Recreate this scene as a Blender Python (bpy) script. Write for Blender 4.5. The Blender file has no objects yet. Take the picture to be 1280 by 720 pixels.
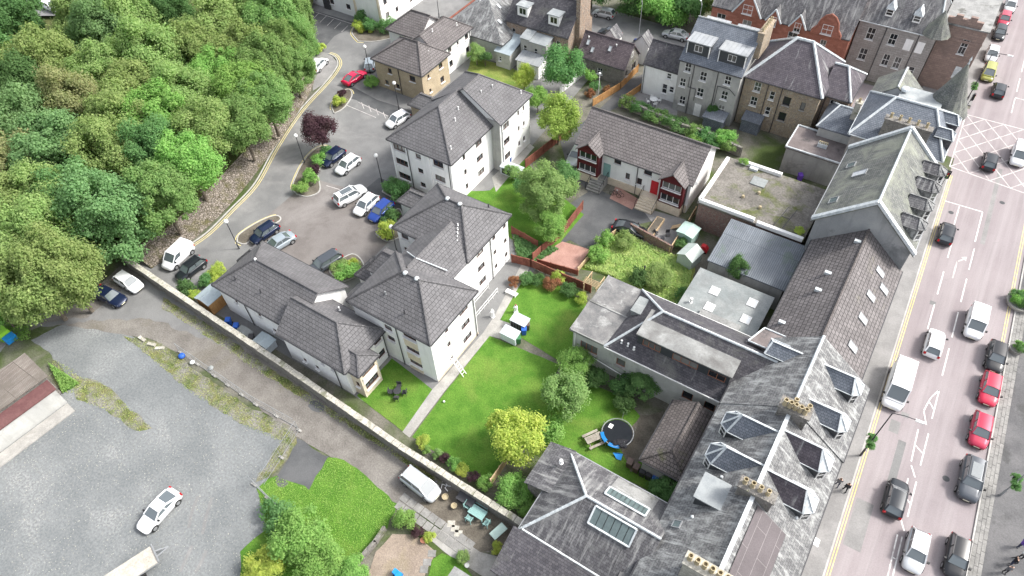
import bpy, bmesh, math, random
from mathutils import Vector, Matrix
random.seed(7)
rnd = random.random
def U(a, b): return a + (b - a) * random.random()
SC = bpy.context.scene
COL = SC.collection
# ---------------------------------------------------------------- camera
# World axes: X across the street plan, Y along the street plan (buildings sit square to them), Z up.
CAM_H = 62.0
FPX, PITCH, ROLL, YAW = 860.45, 0.866451, -0.053457, math.radians(35.16)
def _rz(v): return Vector((v[0]*math.cos(YAW) - v[1]*math.sin(YAW), v[0]*math.sin(YAW) + v[1]*math.cos(YAW), v[2]))
_c, _s, _cr, _sr = math.cos(PITCH), math.sin(PITCH), math.cos(ROLL), math.sin(ROLL)
_r, _u = Vector((1, 0, 0)), Vector((0, _s, _c))
CX, CU, CF = _rz(_r*_cr + _u*_sr), _rz(_u*_cr - _r*_sr), _rz(Vector((0, _c, -_s)))
cam = bpy.data.cameras.new('camera'); camo = bpy.data.objects.new('camera', cam); COL.objects.link(camo)
cam.sensor_width = 36; cam.lens = FPX/1280*36; cam.clip_end = 6000
camo.matrix_world = Matrix(((CX.x, CU.x, -CF.x, 0), (CX.y, CU.y, -CF.y, 0), (CX.z, CU.z, -CF.z, CAM_H), (0, 0, 0, 1)))
SC.camera = camo
def P(px, py, z=0.0):
    d = CF + CX*((px-640)/FPX) - CU*((py-360)/FPX)
    return Vector((0, 0, CAM_H)) + d*((CAM_H - z)/-d.z)
# ---------------------------------------------------------------- light
SUN_EL, SUN_AZ = math.radians(46), math.radians(35.16 + 2)     # azimuth counter-clockwise from +X
w = bpy.data.worlds.new('World'); SC.world = w; w.use_nodes = True
nt = w.node_tree; bg = nt.nodes['Background']
sky = nt.nodes.new('ShaderNodeTexSky'); sky.sky_type = 'NISHITA'; sky.sun_disc = False
sky.sun_elevation = SUN_EL; sky.sun_rotation = math.pi/2 - SUN_AZ
sky.dust_density = 4.0; sky.air_density = 1.0; sky.ozone_density = 1.0
hs = nt.nodes.new('ShaderNodeHueSaturation'); hs.inputs['Saturation'].default_value = 0.35
nt.links.new(sky.outputs[0], hs.inputs['Color']); nt.links.new(hs.outputs[0], bg.inputs[0])
bg.inputs[1].default_value = 0.125
sl = bpy.data.lights.new('sun', 'SUN'); sl.energy = 1.5; sl.angle = math.radians(10); sl.color = (1, 0.97, 0.91)
so = bpy.data.objects.new('sun', sl); COL.objects.link(so)
sd = Vector((math.cos(SUN_EL)*math.cos(SUN_AZ), math.cos(SUN_EL)*math.sin(SUN_AZ), math.sin(SUN_EL)))
so.rotation_euler = sd.to_track_quat('Z', 'Y').to_euler(); so.location = (0, 0, 120)
vs = SC.view_settings; vs.view_transform = 'Standard'; vs.look = 'None'; vs.exposure = 1.4; vs.gamma = 1
SC.cycles.max_bounces = 6; SC.cycles.transparent_max_bounces = 4
# ---------------------------------------------------------------- materials
class NM:
    def __init__(s, name, rough=.85, spec=.3):
        s.m = bpy.data.materials.new(name); s.m.use_nodes = True
        s.t = s.m.node_tree; s.b = s.t.nodes['Principled BSDF']
        s.b.inputs['Roughness'].default_value = rough; s.b.inputs['Specular IOR Level'].default_value = spec
        s._uv = s._pos = None
    def n(s, typ, **kw):
        x = s.t.nodes.new('ShaderNode' + typ)
        for k, v in kw.items(): setattr(x, k, v)
        return x
    def put(s, sock, v):
        if hasattr(v, 'is_output'): s.t.links.new(v, sock)
        elif isinstance(v, (tuple, list)): sock.default_value = (*v, 1) if len(v) == 3 and sock.type == 'RGBA' else v
        else: sock.default_value = v
    def uv(s):
        if not s._uv: s._uv = s.n('UVMap').outputs[0]
        return s._uv
    def pos(s):
        if not s._pos: s._pos = s.n('NewGeometry').outputs['Position']
        return s._pos
    def map(s, vec, sc):
        x = s.n('VectorMath', operation='MULTIPLY'); s.put(x.inputs[0], vec); x.inputs[1].default_value = sc; return x.outputs[0]
    def noise(s, vec, scale, detail=4, rough=.55, dist=0):
        x = s.n('TexNoise'); s.put(x.inputs['Vector'], vec); x.inputs['Scale'].default_value = scale
        x.inputs['Detail'].default_value = detail; x.inputs['Roughness'].default_value = rough; x.inputs['Distortion'].default_value = dist
        return x.outputs[0]
    def ramp(s, fac, a, b):
        x = s.n('MapRange'); s.put(x.inputs[0], fac); x.inputs[1].default_value = a; x.inputs[2].default_value = b
        return x.outputs[0]
    def mix(s, f, a, b, mode='MIX'):
        x = s.n('Mix', data_type='RGBA', blend_type=mode); s.put(x.inputs[0], f); s.put(x.inputs[6], a); s.put(x.inputs[7], b); return x.outputs[2]
    def math(s, op, a, b=0.0):
        x = s.n('Math', operation=op); s.put(x.inputs[0], a); s.put(x.inputs[1], b); return x.outputs[0]
    def bump(s, h, strength=.4, dist=.03):
        x = s.n('Bump'); x.inputs['Strength'].default_value = strength; x.inputs['Distance'].default_value = dist
        s.put(x.inputs['Height'], h); s.t.links.new(x.outputs[0], s.b.inputs['Normal'])
    def col(s, c): s.put(s.b.inputs['Base Color'], c); return s.m
    def grain(s, c, amt=.35, scale=9.0):
        g = s.ramp(s.noise(s.pos(), scale, 5, .75), .3, .7)
        return s.mix(1.0, c, s.mix(g, (1-amt,)*3, (1+amt*.6,)*3), 'MULTIPLY')
MT = {}
def m_noise(name, c1, c2, scale=.5, lo=.4, hi=.6, rough=.9, amt=.35, gs=9.0, bs=.3, bd=.03, c3=None, s3=.15, l3=.55, h3=.65, spec=.2, streak=None, speck=0):
    k = NM(name, rough, spec)
    c = k.mix(k.ramp(k.noise(k.pos(), scale, 6, .6), lo, hi), c1, c2)
    if c3:
        fm = k.ramp(k.noise(k.pos(), s3, 5, .65, .4), l3, h3)
        if speck: fm = k.math('MULTIPLY', fm, k.ramp(k.noise(k.pos(), speck, 2, .6), .42, .6))
        c = k.mix(fm, c, c3)
    if streak: c = k.mix(k.math('MULTIPLY', k.ramp(k.noise(k.map(k.uv(), streak[1]), 1.0, 6, .65, .3), .5, .8), streak[2]), c, streak[0])
    c = k.grain(c, amt, gs)
    if bs: k.bump(k.noise(k.pos(), gs, 4, .7), bs, bd)
    MT[name] = k.col(c); return MT[name]
def m_flat(name, c, rough=.6, spec=.4, metal=0, amt=.15, gs=3.0, coat=0):
    k = NM(name, rough, spec); k.b.inputs['Metallic'].default_value = metal; k.b.inputs['Coat Weight'].default_value = coat
    k.b.inputs['Coat Roughness'].default_value = .08
    MT[name] = k.col(k.grain(c, amt, gs) if amt else c); return MT[name]
def m_tile(name, c1, c2, w=.33, h=.34, rough=.75, joint=(.03, .03, .03), streak=None, sk=(.5, .7), patch=None, pk=(.5, .65), bs=.9, bd=.06, ps=.35, ms=.02, saw=1.0, ssc=(2.2, .3, 1)):
    """courses of slates or tiles laid in UV metres (u along the eave, v up the slope)"""
    k = NM(name, rough, .3)
    b = k.n('TexBrick'); k.put(b.inputs['Vector'], k.uv()); b.inputs['Scale'].default_value = 1
    b.inputs['Brick Width'].default_value = w; b.inputs['Row Height'].default_value = h; b.inputs['Mortar Size'].default_value = ms
    b.inputs['Mortar Smooth'].default_value = .2; b.inputs['Bias'].default_value = 0
    k.put(b.inputs['Color1'], c1); k.put(b.inputs['Color2'], c2); k.put(b.inputs['Mortar'], joint)
    c = b.outputs[0]
    big = k.ramp(k.noise(k.pos(), .5, 5, .6), .3, .7)
    c = k.mix(1, c, k.mix(big, (.85,)*3, (1.14,)*3), 'MULTIPLY')
    if patch: c = k.mix(k.ramp(k.noise(k.pos(), ps, 7, .7, .5), *pk), c, patch)
    if streak:
        st = k.noise(k.map(k.uv(), ssc), 1.0, 6, .7, .2)
        c = k.mix(k.ramp(st, *sk), c, streak)
    c = k.grain(c, .3, 14)
    sep = k.n('SeparateXYZ'); k.put(sep.inputs[0], k.uv())
    fr = k.math('FRACT', k.math('DIVIDE', sep.outputs[1], h))
    hgt = k.math('SUBTRACT', k.math('MULTIPLY', fr, -saw), b.outputs['Fac'])
    k.bump(hgt, bs, bd)
    MT[name] = k.col(c); return MT[name]
def m_rubble(name, c1, c2, joint, scale=2.4, rough=.9, bd=.06, patch=None, pk=(.5, .7), yscale=1.0):
    k = NM(name, rough, .2)
    vec = k.map(k.uv(), (scale, scale*yscale, 1))
    v = k.n('TexVoronoi', feature='F1'); k.put(v.inputs['Vector'], vec); v.inputs['Scale'].default_value = 1
    e = k.n('TexVoronoi', feature='DISTANCE_TO_EDGE'); k.put(e.inputs['Vector'], vec); e.inputs['Scale'].default_value = 1
    sp = k.n('SeparateColor'); k.put(sp.inputs[0], v.outputs['Color'])
    c = k.mix(sp.outputs[0], c1, c2)
    ed = k.ramp(e.outputs[0], .02, .12)
    c = k.mix(ed, joint, c)
    if patch: c = k.mix(k.ramp(k.noise(k.pos(), .8, 6, .65), *pk), c, patch)
    c = k.grain(c, .35, 8)
    k.bump(ed, .8, bd); MT[name] = k.col(c); return MT[name]
def m_leaf(name, c1, c2, c3, tr=.45):
    k = NM(name, .6, .25); k.t.nodes.remove(k.b)
    g = k.n('NewGeometry'); oi = k.n('ObjectInfo')
    c = k.mix(g.outputs['Random Per Island'], c1, c2)
    big = k.ramp(k.noise(k.n('TexCoord').outputs['Object'], 1.1, 3), .4, .7)
    c = k.mix(k.math('MULTIPLY', big, .6), c, c3)
    hv = k.n('HueSaturation'); k.put(hv.inputs['Color'], c); hv.inputs['Saturation'].default_value = .9
    k.put(hv.inputs['Value'], k.math('ADD', k.math('MULTIPLY', oi.outputs['Random'], .35), 1.55))
    k.put(hv.inputs['Hue'], k.math('ADD', k.math('MULTIPLY', oi.outputs['Random'], .025), .495))
    d = k.n('BsdfDiffuse'); t = k.n('BsdfTranslucent'); k.put(d.inputs[0], hv.outputs[0])
    k.put(t.inputs[0], k.mix(1, hv.outputs[0], (1.2, 1.35, .7), 'MULTIPLY'))
    mx = k.n('MixShader'); mx.inputs[0].default_value = tr
    k.t.links.new(d.outputs[0], mx.inputs[1]); k.t.links.new(t.outputs[0], mx.inputs[2])
    k.t.links.new(mx.outputs[0], k.t.nodes['Material Output'].inputs[0]); MT[name] = k.m; return k.m
# roofs
m_tile('estate_tile', (.13, .127, .131), (.158, .154, .159), w=.45, h=.4, ms=.02, joint=(.068, .066, .07), bd=.08, bs=.7)
m_tile('brown_tile', (.145, .131, .13), (.178, .163, .161), w=.45, h=.4, ms=.02, joint=(.05, .045, .045), bd=.1)
m_tile('interlock_tile', (.14, .128, .128), (.185, .17, .17), w=.5, h=.46, ms=.03, joint=(.05, .046, .047), bd=.08, patch=(.21, .2, .15), pk=(.6, .75))
m_tile('slate_grey', (.085, .083, .09), (.145, .142, .15), w=.3, h=.24, ms=.012, streak=(.4, .4, .39), sk=(.5, .74), patch=(.2, .2, .2), pk=(.5, .7), bd=.03, bs=.6)
m_tile('slate_dark', (.065, .062, .072), (.115, .11, .12), w=.3, h=.24, ms=.012, streak=(.3, .3, .29), sk=(.6, .8), patch=(.14, .14, .13), pk=(.52, .7), bd=.03, bs=.6)
m_tile('slate_lichen', (.13, .13, .135), (.2, .2, .2), w=.3, h=.24, ms=.012, streak=(.5, .51, .5), sk=(.5, .74), patch=(.4, .41, .4), pk=(.5, .74), ps=.9, bd=.03, bs=.5, ssc=(2.4, .45, 1))
m_tile('slate_purple', (.085, .075, .09), (.13, .115, .13), w=.3, h=.24, ms=.012, streak=(.5, .52, .5), sk=(.58, .75), bd=.03, bs=.5, ssc=(.9, .12, 1))
m_tile('slate_blue', (.14, .16, .19), (.19, .21, .245), w=.3, h=.24, ms=.012, bd=.03, bs=.5)
m_tile('slate_green', (.125, .132, .125), (.185, .188, .178), w=.3, h=.24, ms=.012, streak=(.38, .4, .36), sk=(.56, .75), patch=(.25, .262, .215), pk=(.45, .65), bd=.03, bs=.5)
m_tile('slate_brown', (.095, .075, .085), (.15, .12, .13), w=.3, h=.24, ms=.012, streak=(.26, .24, .23), sk=(.6, .8), bd=.03, bs=.6)
m_tile('moss_tile', (.12, .105, .1), (.17, .15, .145), w=.34, h=.36, ms=.02, patch=(.09, .1, .035), pk=(.56, .72), bd=.07)
m_tile('corrugated', (.17, .19, .215), (.2, .22, .245), w=.22, h=60, ms=.03, joint=(.1, .115, .13), saw=0, bd=.1, streak=(.3, .32, .33), sk=(.6, .8), patch=(.13, .17, .14), pk=(.58, .72))
m_tile('old_corrugated', (.2, .17, .15), (.3, .27, .24), w=.16, h=2.4, ms=.03, joint=(.1, .085, .075), saw=0, bd=.07, patch=(.16, .14, .12), pk=(.45, .6))
m_tile('metal_seam', (.3, .315, .33), (.33, .345, .36), w=.6, h=80, ms=.025, joint=(.2, .21, .22), saw=0, bd=.05, patch=(.4, .41, .41), pk=(.5, .7), rough=.5)
m_tile('felt_panel', (.115, .1, .105), (.12, .105, .11), w=4, h=1.15, ms=.02, joint=(.24, .22, .22), saw=0, bs=.2)
m_noise('felt_roof', (.25, .25, .245), (.33, .33, .32), .7, amt=.25, gs=6, c3=(.15, .15, .14), s3=.5, bs=.2)
m_noise('felt_pale', (.23, .252, .252), (.305, .32, .316), .5, amt=.2, gs=6, c3=(.19, .2, .2), s3=.35, l3=.5, h3=.72, bs=.15)
m_noise('felt_stained', (.24, .245, .24), (.33, .335, .325), .5, amt=.2, gs=6, c3=(.15, .145, .14), s3=.3, l3=.45, h3=.7, bs=.15)
m_noise('fascia_maroon', (.115, .055, .055), (.14, .07, .068), .8, amt=.2, gs=5)
m_noise('felt_worn', (.16, .16, .16), (.23, .225, .22), .8, amt=.3, gs=8, c3=(.34, .34, .33), s3=.6, bs=.3)
m_noise('felt_purple', (.17, .145, .14), (.22, .19, .185), .6, amt=.25, gs=6, c3=(.11, .1, .1), s3=.5)
m_noise('gravel_roof', (.15, .14, .125), (.22, .205, .185), .5, amt=.5, gs=5, c3=(.11, .125, .045), s3=.35, l3=.5, h3=.66)
m_noise('lead_white', (.5, .54, .56), (.64, .67, .68), 2, amt=.18, gs=4, rough=.5)
m_noise('zinc', (.26, .28, .29), (.33, .35, .355), .8, amt=.15, rough=.6, bs=.1, c3=(.4, .42, .42), s3=.5)
# walls
m_noise('harl_white', (.78, .78, .77), (.83, .83, .82), .5, amt=.06, gs=14, bs=.25, bd=.01, c3=(.68, .69, .67), s3=.25, l3=.55, h3=.8, streak=((.52, .52, .49), (1.6, .16, 1), .45))
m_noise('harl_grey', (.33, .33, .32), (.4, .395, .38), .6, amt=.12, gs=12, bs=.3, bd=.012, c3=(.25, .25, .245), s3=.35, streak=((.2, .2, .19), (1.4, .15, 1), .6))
m_noise('render_pale', (.42, .42, .405), (.5, .5, .48), .5, amt=.12, gs=12, c3=(.33, .33, .32), s3=.4, streak=((.26, .25, .23), (1.2, .15, 1), .5))
m_noise('render_gable', (.3, .31, .315), (.38, .385, .385), .3, amt=.15, gs=10, c3=(.2, .21, .215), s3=.25, streak=((.16, .17, .17), (.8, .12, 1), .6))
m_tile('brick_beige', (.4, .31, .2), (.5, .4, .27), w=.23, h=.08, ms=.012, joint=(.42, .38, .3), saw=0, bd=.01, bs=.5)
m_tile('brick_cream', (.62, .53, .4), (.7, .6, .47), w=.3, h=.1, ms=.012, joint=(.66, .6, .5), saw=0, bd=.01, bs=.4)
m_tile('ashlar_grey', (.3, .285, .27), (.36, .345, .33), w=.75, h=.34, ms=.015, joint=(.23, .21, .2), saw=0, bd=.015, patch=(.22, .2, .19), pk=(.55, .75))
m_tile('sandstone_red', (.33, .13, .09), (.42, .18, .13), w=.6, h=.3, ms=.014, joint=(.27, .12, .09), saw=0, bd=.015, patch=(.24, .1, .08), pk=(.55, .75))
m_tile('sandstone_brown', (.26, .19, .165), (.33, .245, .21), w=.6, h=.3, ms=.014, joint=(.2, .15, .13), saw=0, bd=.015, patch=(.2, .15, .135), pk=(.5, .7))
m_rubble('rubble_brown', (.36, .26, .19), (.24, .19, .16), (.36, .31, .26), 2.6)
m_rubble('rubble_tan', (.42, .33, .23), (.3, .25, .2), (.4, .35, .28), 2.8)
m_rubble('rubble_grey', (.26, .245, .225), (.18, .17, .16), (.24, .225, .205), 2.3, patch=(.11, .13, .05), pk=(.58, .75))
m_rubble('sett_bank', (.33, .285, .245), (.22, .195, .17), (.1, .085, .06), 3.4, bd=.12, patch=(.13, .12, .06), pk=(.5, .68))
m_rubble('brick_red', (.3, .17, .14), (.22, .14, .12), (.3, .26, .23), 3.2, yscale=2.2)
m_noise('timber_red', (.2, .075, .055), (.27, .105, .075), 1.2, amt=.3, gs=6)
m_noise('timber_orange', (.38, .2, .08), (.46, .26, .11), 1.2, amt=.3, gs=6)
m_noise('timber_tan', (.5, .36, .22), (.6, .45, .28), 1.2, amt=.3, gs=6)
m_noise('timber_pale', (.42, .39, .34), (.5, .47, .42), 1.2, amt=.3, gs=6)
m_noise('timber_grey', (.3, .27, .23), (.4, .37, .32), 1.2, amt=.35, gs=6)
m_noise('timber_maroon', (.085, .014, .018), (.11, .02, .024), 1.2, amt=.2, gs=6, rough=.5)
m_noise('cope_stone', (.4, .38, .33), (.5, .48, .42), 1.5, amt=.35, gs=6, c3=(.25, .25, .18), s3=.8)
m_noise('concrete', (.3, .29, .272), (.38, .368, .345), .8, amt=.2, gs=7, c3=(.3, .29, .27), s3=.5)
m_noise('clay_pot', (.36, .3, .19), (.46, .39, .26), 2, amt=.25, gs=6)
# ground
m_noise('earth', (.13, .125, .1), (.19, .18, .15), .5, amt=.4, gs=6, c3=(.07, .1, .03), s3=.12, l3=.45, h3=.6)
m_noise('tarmac', (.165, .165, .165), (.21, .21, .208), .25, amt=.18, gs=8, c3=(.27, .265, .26), s3=.12, l3=.52, h3=.68)
m_noise('tarmac_dark', (.085, .088, .092), (.12, .122, .125), .35, amt=.2, gs=8, c3=(.17, .165, .16), s3=.2, l3=.6, h3=.75)
m_noise('carpark_brown', (.16, .145, .137), (.2, .184, .175), .3, amt=.2, gs=7, c3=(.25, .232, .222), s3=.14, l3=.52, h3=.7)
k = NM('street_asphalt', .85, .25)
_c1 = k.mix(k.ramp(k.noise(k.pos(), .12, 6, .6), .4, .6), (.255, .222, .229), (.29, .254, .26))
_c1 = k.mix(k.math('MULTIPLY', k.ramp(k.noise(k.map(k.pos(), (1.0, .035, 1)), 1.1, 5, .6), .42, .68), .75), _c1, (.335, .303, .307))
_c1 = k.mix(k.math('MULTIPLY', k.ramp(k.noise(k.map(k.pos(), (1.6, .06, 1)), .9, 5, .65, .5), .56, .74), .6), _c1, (.215, .19, .195))
_c1 = k.mix(k.math('MULTIPLY', k.ramp(k.noise(k.pos(), .9, 6, .7, .8), .6, .72), .45), _c1, (.22, .2, .2))
k.bump(k.noise(k.pos(), 9, 4, .7), .3, .02); MT['street_asphalt'] = k.col(k.grain(_c1, .14, 8))
m_noise('gravel', (.172, .183, .186), (.215, .225, .226), .2, amt=.36, gs=4.5, c3=(.33, .33, .32), s3=.2, l3=.56, h3=.85, bs=.5, bd=.04, speck=4.5)
m_noise('lane_dirt', (.165, .152, .138), (.235, .22, .2), .3, amt=.4, gs=6, c3=(.17, .155, .13), s3=.2, l3=.55, h3=.72, bs=.5, bd=.05)
m_noise('dark_earth', (.12, .105, .085), (.18, .16, .13), .6, amt=.4, gs=7)
m_noise('pink_gravel', (.26, .21, .17), (.33, .27, .22), .6, amt=.4, gs=8, c3=(.28, .23, .17), s3=.4)
m_noise('lawn', (.072, .175, .02), (.108, .225, .03), .6, amt=.45, gs=7, c3=(.175, .245, .05), s3=.2, l3=.5, h3=.78, bs=.6, bd=.06)
m_noise('lawn_dry', (.17, .24, .05), (.26, .29, .08), .4, amt=.45, gs=5, bs=.6, bd=.08, c3=(.1, .2, .03), s3=.25)
m_noise('verge', (.1, .13, .04), (.19, .185, .085), .8, amt=.55, gs=5, c3=(.235, .225, .2), s3=.5, l3=.42, h3=.6, bs=.7, bd=.08)
m_noise('woodland_floor', (.05, .07, .02), (.09, .1, .035), .5, amt=.5, gs=4)
m_noise('pavement', (.22, .215, .212), (.28, .273, .268), .4, amt=.2, gs=7, c3=(.24, .235, .23), s3=.3)
m_noise('pavement_dark', (.115, .114, .117), (.155, .152, .154), .3, amt=.25, gs=7, c3=(.09, .09, .09), s3=.25)
m_noise('slab_grey', (.22, .215, .205), (.29, .283, .27), .9, amt=.25, gs=6)
m_noise('slab_red', (.35, .2, .165), (.42, .25, .21), .7, amt=.25, gs=7)
m_noise('kerb', (.38, .37, .35), (.46, .45, .43), .8, amt=.2)
m_noise('paint_white', (.7, .69, .67), (.78, .77, .75), 1.5, amt=.15, gs=9, bs=0, c3=(.42, .38, .38), s3=1.6, l3=.5, h3=.66)
m_noise('paint_yellow', (.6, .5, .2), (.68, .6, .33), 1.5, amt=.2, gs=9, bs=0)
m_noise('paint_worn', (.45, .41, .4), (.62, .59, .57), .9, amt=.25, gs=9, bs=0)
# objects
m_flat('white_paint', (.78, .78, .77), .45); m_flat('black_plastic', (.02, .02, .022), .55); m_flat('dark_metal', (.05, .05, .055), .45)
m_flat('grey_metal', (.35, .36, .37), .45, metal=.4); m_flat('brown_frame', (.1, .045, .03), .5); m_flat('rust_frame', (.3, .13, .08), .6)
m_flat('tyre', (.018, .018, .018), .85); m_flat('rim', (.45, .46, .47), .35, metal=.7)
m_flat('head_lamp', (.75, .78, .8), .15); m_flat('tail_lamp', (.4, .01, .015), .25); m_flat('plate', (.8, .78, .6), .5)
m_flat('green_frame', (.3, .42, .4), .5); m_flat('bin_blue', (.03, .12, .5), .45); m_flat('bin_green', (.05, .17, .07), .5); m_flat('bin_brown', (.13, .09, .075), .6); m_flat('bin_black', (.05, .05, .055), .5)
m_flat('bright_blue', (.02, .25, .65), .4); m_flat('lime', (.35, .75, .05), .5); m_flat('red_plastic', (.5, .02, .03), .4); m_flat('purple', (.14, .06, .4), .5); m_flat('mesh_black', (.02, .023, .028), .95, .1)
m_flat('shed_green', (.3, .42, .38), .6); m_flat('shed_pale', (.44, .5, .47), .6); m_flat('shed_roof_blue', (.36, .42, .45), .6); m_flat('shed_roof_green', (.42, .55, .5), .6)
m_flat('teal', (.25, .42, .4), .6); m_flat('globe', (.82, .82, .8), .3); m_flat('skylight', (.6, .63, .65), .25); m_flat('denim', (.04, .05, .09), .8); m_flat('black_cloth', (.02, .02, .025), .85); m_flat('grey_cloth', (.14, .14, .15), .85)
m_flat('skin', (.5, .33, .25), .6); m_flat('hair', (.05, .035, .025), .7); m_flat('grey_slate_cheek', (.045, .05, .056), .6); m_flat('grp_grey', (.55, .6, .64), .5)
k = NM('window_glass', .06, .6); oi = k.n('ObjectInfo')
k.col(k.mix(k.ramp(oi.outputs['Random'], .62, .95), (.018, .021, .025), (.2, .2, .19))); MT['window_glass'] = k.m
k = NM('roof_glass', .12, .6); MT['roof_glass'] = k.col(k.grain((.13, .17, .17), .25, 1.2))
m_flat('car_glass', (.1, .12, .13), .1, 1.0, amt=0, coat=1)  # base colour lifted to blue-grey, painting in some of the reflected sky
for nm, c in dict(white=(.78, .79, .8), silver=(.5, .52, .54), grey=(.07, .08, .095), dark=(.022, .026, .032), black=(.014, .015, .018), navy=(.012, .02, .055), blue=(.02, .06, .3), red=(.48, .012, .05), maroon=(.4, .02, .06), crimson=(.55, .006, .06), yellow=(.3, .31, .07), silverblue=(.33, .38, .42)).items():
    m_flat('paint_car_' + nm, c, .28, .5, metal=.0 if nm in ('white', 'red', 'crimson', 'yellow', 'black') else .25, amt=.05, coat=.25 if nm in ('black', 'dark', 'navy') else .5)
LF = dict(olive=((.105, .16, .045), (.17, .23, .07), (.23, .265, .1)), green=((.055, .125, .04), (.095, .185, .06), (.125, .21, .075)), bluegreen=((.072, .135, .05), (.12, .2, .078), (.155, .235, .095)),
    bright=((.09, .18, .035), (.155, .265, .06), (.2, .295, .075)), yellow=((.17, .225, .03), (.27, .31, .05), (.38, .37, .07)), brown=((.14, .165, .065), (.2, .21, .095), (.26, .23, .12)),
    silver=((.095, .165, .05), (.155, .235, .075), (.21, .285, .1)), purple=((.035, .018, .026), (.06, .03, .042), (.075, .045, .05)), dark=((.042, .088, .026), (.07, .13, .042), (.09, .155, .05)),
    grass=((.12, .22, .035), (.19, .29, .055), (.28, .34, .1)), straw=((.17, .235, .06), (.27, .31, .1), (.36, .35, .15)), red=((.16, .05, .03), (.24, .09, .05), (.13, .1, .04)), lime=((.13, .2, .035), (.21, .28, .055), (.28, .33, .08)), forest=((.08, .145, .04), (.135, .21, .062), (.18, .24, .08)))
for k_, v_ in LF.items(): m_leaf('leaf_' + k_, *v_)
m_noise('bark', (.11, .09, .07), (.17, .145, .115), 2, amt=.4, gs=6)
# ---------------------------------------------------------------- mesh helpers
def V(*a): return Vector(a)
class MB:
    def __init__(s): s.v = []; s.f = []
    def face(s, pts):
        i = len(s.v); s.v += [Vector(p) for p in pts]; s.f.append(list(range(i, i+len(pts)))); return s
    def mesh(s, pts, faces):
        i = len(s.v); s.v += [Vector(p) for p in pts]; s.f += [[a+i for a in f] for f in faces]; return s
    def box(s, x0, x1, y0, y1, z0, z1, top=True):
        p = [(x0, y0, z0), (x1, y0, z0), (x1, y1, z0), (x0, y1, z0), (x0, y0, z1), (x1, y0, z1), (x1, y1, z1), (x0, y1, z1)]
        return s.mesh(p, [[3, 2, 1, 0], [0, 1, 5, 4], [1, 2, 6, 5], [2, 3, 7, 6], [3, 0, 4, 7]] + ([[4, 5, 6, 7]] if top else []))
    def bar(s, a, b, w, h=None):
        """square bar from a to b"""
        a, b = Vector(a), Vector(b); h = h or w; d = (b-a).normalized()
        r = d.cross(V(0, 0, 1)); r = r.normalized() if r.length > 1e-4 else V(1, 0, 0); u = r.cross(d)
        q = []
        for c in (a, b): q += [c - r*w/2 - u*h/2, c + r*w/2 - u*h/2, c + r*w/2 + u*h/2, c - r*w/2 + u*h/2]
        return s.mesh(q, [[3, 2, 1, 0], [4, 5, 6, 7], [0, 1, 5, 4], [1, 2, 6, 5], [2, 3, 7, 6], [3, 0, 4, 7]])
    def tube(s, a, b, r0, r1=None, n=8, cap=True):
        a, b = Vector(a), Vector(b); r1 = r0 if r1 is None else r1; d = (b-a).normalized()
        x = d.cross(V(0, 0, 1)); x = x.normalized() if x.length > 1e-4 else V(1, 0, 0); y = d.cross(x)
        q = []
        for c, r in ((a, r0), (b, r1)):
            for k in range(n):
                t = 2*math.pi*k/n; q.append(c + x*r*math.cos(t) + y*r*math.sin(t))
        f = [[k, (k+1) % n, n+(k+1) % n, n+k] for k in range(n)]
        if cap: f += [list(range(n))[::-1], list(range(n, 2*n))]
        f = [g[::-1] for g in f]
        return s.mesh(q, f)
    def path(s, pts, r, n=6):
        for a, b in zip(pts, pts[1:]): s.tube(a, b, r, r, n)
        return s
    def lathe(s, c, prof, n=12):
        c = Vector(c); q = []
        for r, z in prof:
            for k in range(n): t = 2*math.pi*k/n; q.append(c + V(r*math.cos(t), r*math.sin(t), z))
        f = [[j*n+k, j*n+(k+1) % n, (j+1)*n+(k+1) % n, (j+1)*n+k] for j in range(len(prof)-1) for k in range(n)]
        f += [list(range(n))[::-1], [(len(prof)-1)*n+k for k in range(n)]]
        return s.mesh(q, f)
    def slab(s, pts, th):
        pts = [Vector(p) for p in pts]; n = len(pts); lo = [p - V(0, 0, th) for p in pts]
        return s.mesh(pts + lo, [list(range(n)), list(range(2*n-1, n-1, -1))] + [[i, n+i, n+(i+1) % n, (i+1) % n] for i in range(n)])
    def prism(s, outline, z0, z1):
        return s.slab([(x, y, z1) for x, y in outline], z1-z0)
    def blob(s, c, r, seg=10, rings=6, jit=.0, sz=1.0):
        return s.lathe(c, [(max(.001, r*math.sin(math.pi*i/rings))*(1+U(-jit, jit)), -r*sz*math.cos(math.pi*i/rings)) for i in range(rings+1)], seg)
    def xf(s, M):
        s.v = [M @ p for p in s.v]; return s
    def data(s, name, off=V(0, 0, 0)):
        me = bpy.data.meshes.new(name); me.from_pydata([tuple(p-off) for p in s.v], [], s.f)
        uvl = me.uv_layers.new(name='UVMap'); v = s.v
        co = []
        for f in s.f:
            a, n = v[f[0]], V(0, 0, 0)
            for i in range(1, len(f)-1): n += (v[f[i]]-a).cross(v[f[i+1]]-a)
            if n.length < 1e-9: n = V(0, 0, 1)
            n.normalize()
            if abs(n.z) > .995: ux, vx = V(1, 0, 0), V(0, 1, 0)
            else: ux = V(0, 0, 1).cross(n).normalized(); vx = n.cross(ux)
            for i in f: co += [v[i].dot(ux), v[i].dot(vx)]
        uvl.data.foreach_set('uv', co)
        return me
    def build(s, name, mat, parent=None, kind=None, smooth=None):
        o = link(name, s.data(name, root_loc(parent)), mat, parent, smooth)
        if kind: o['kind'] = kind
        return o
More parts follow.
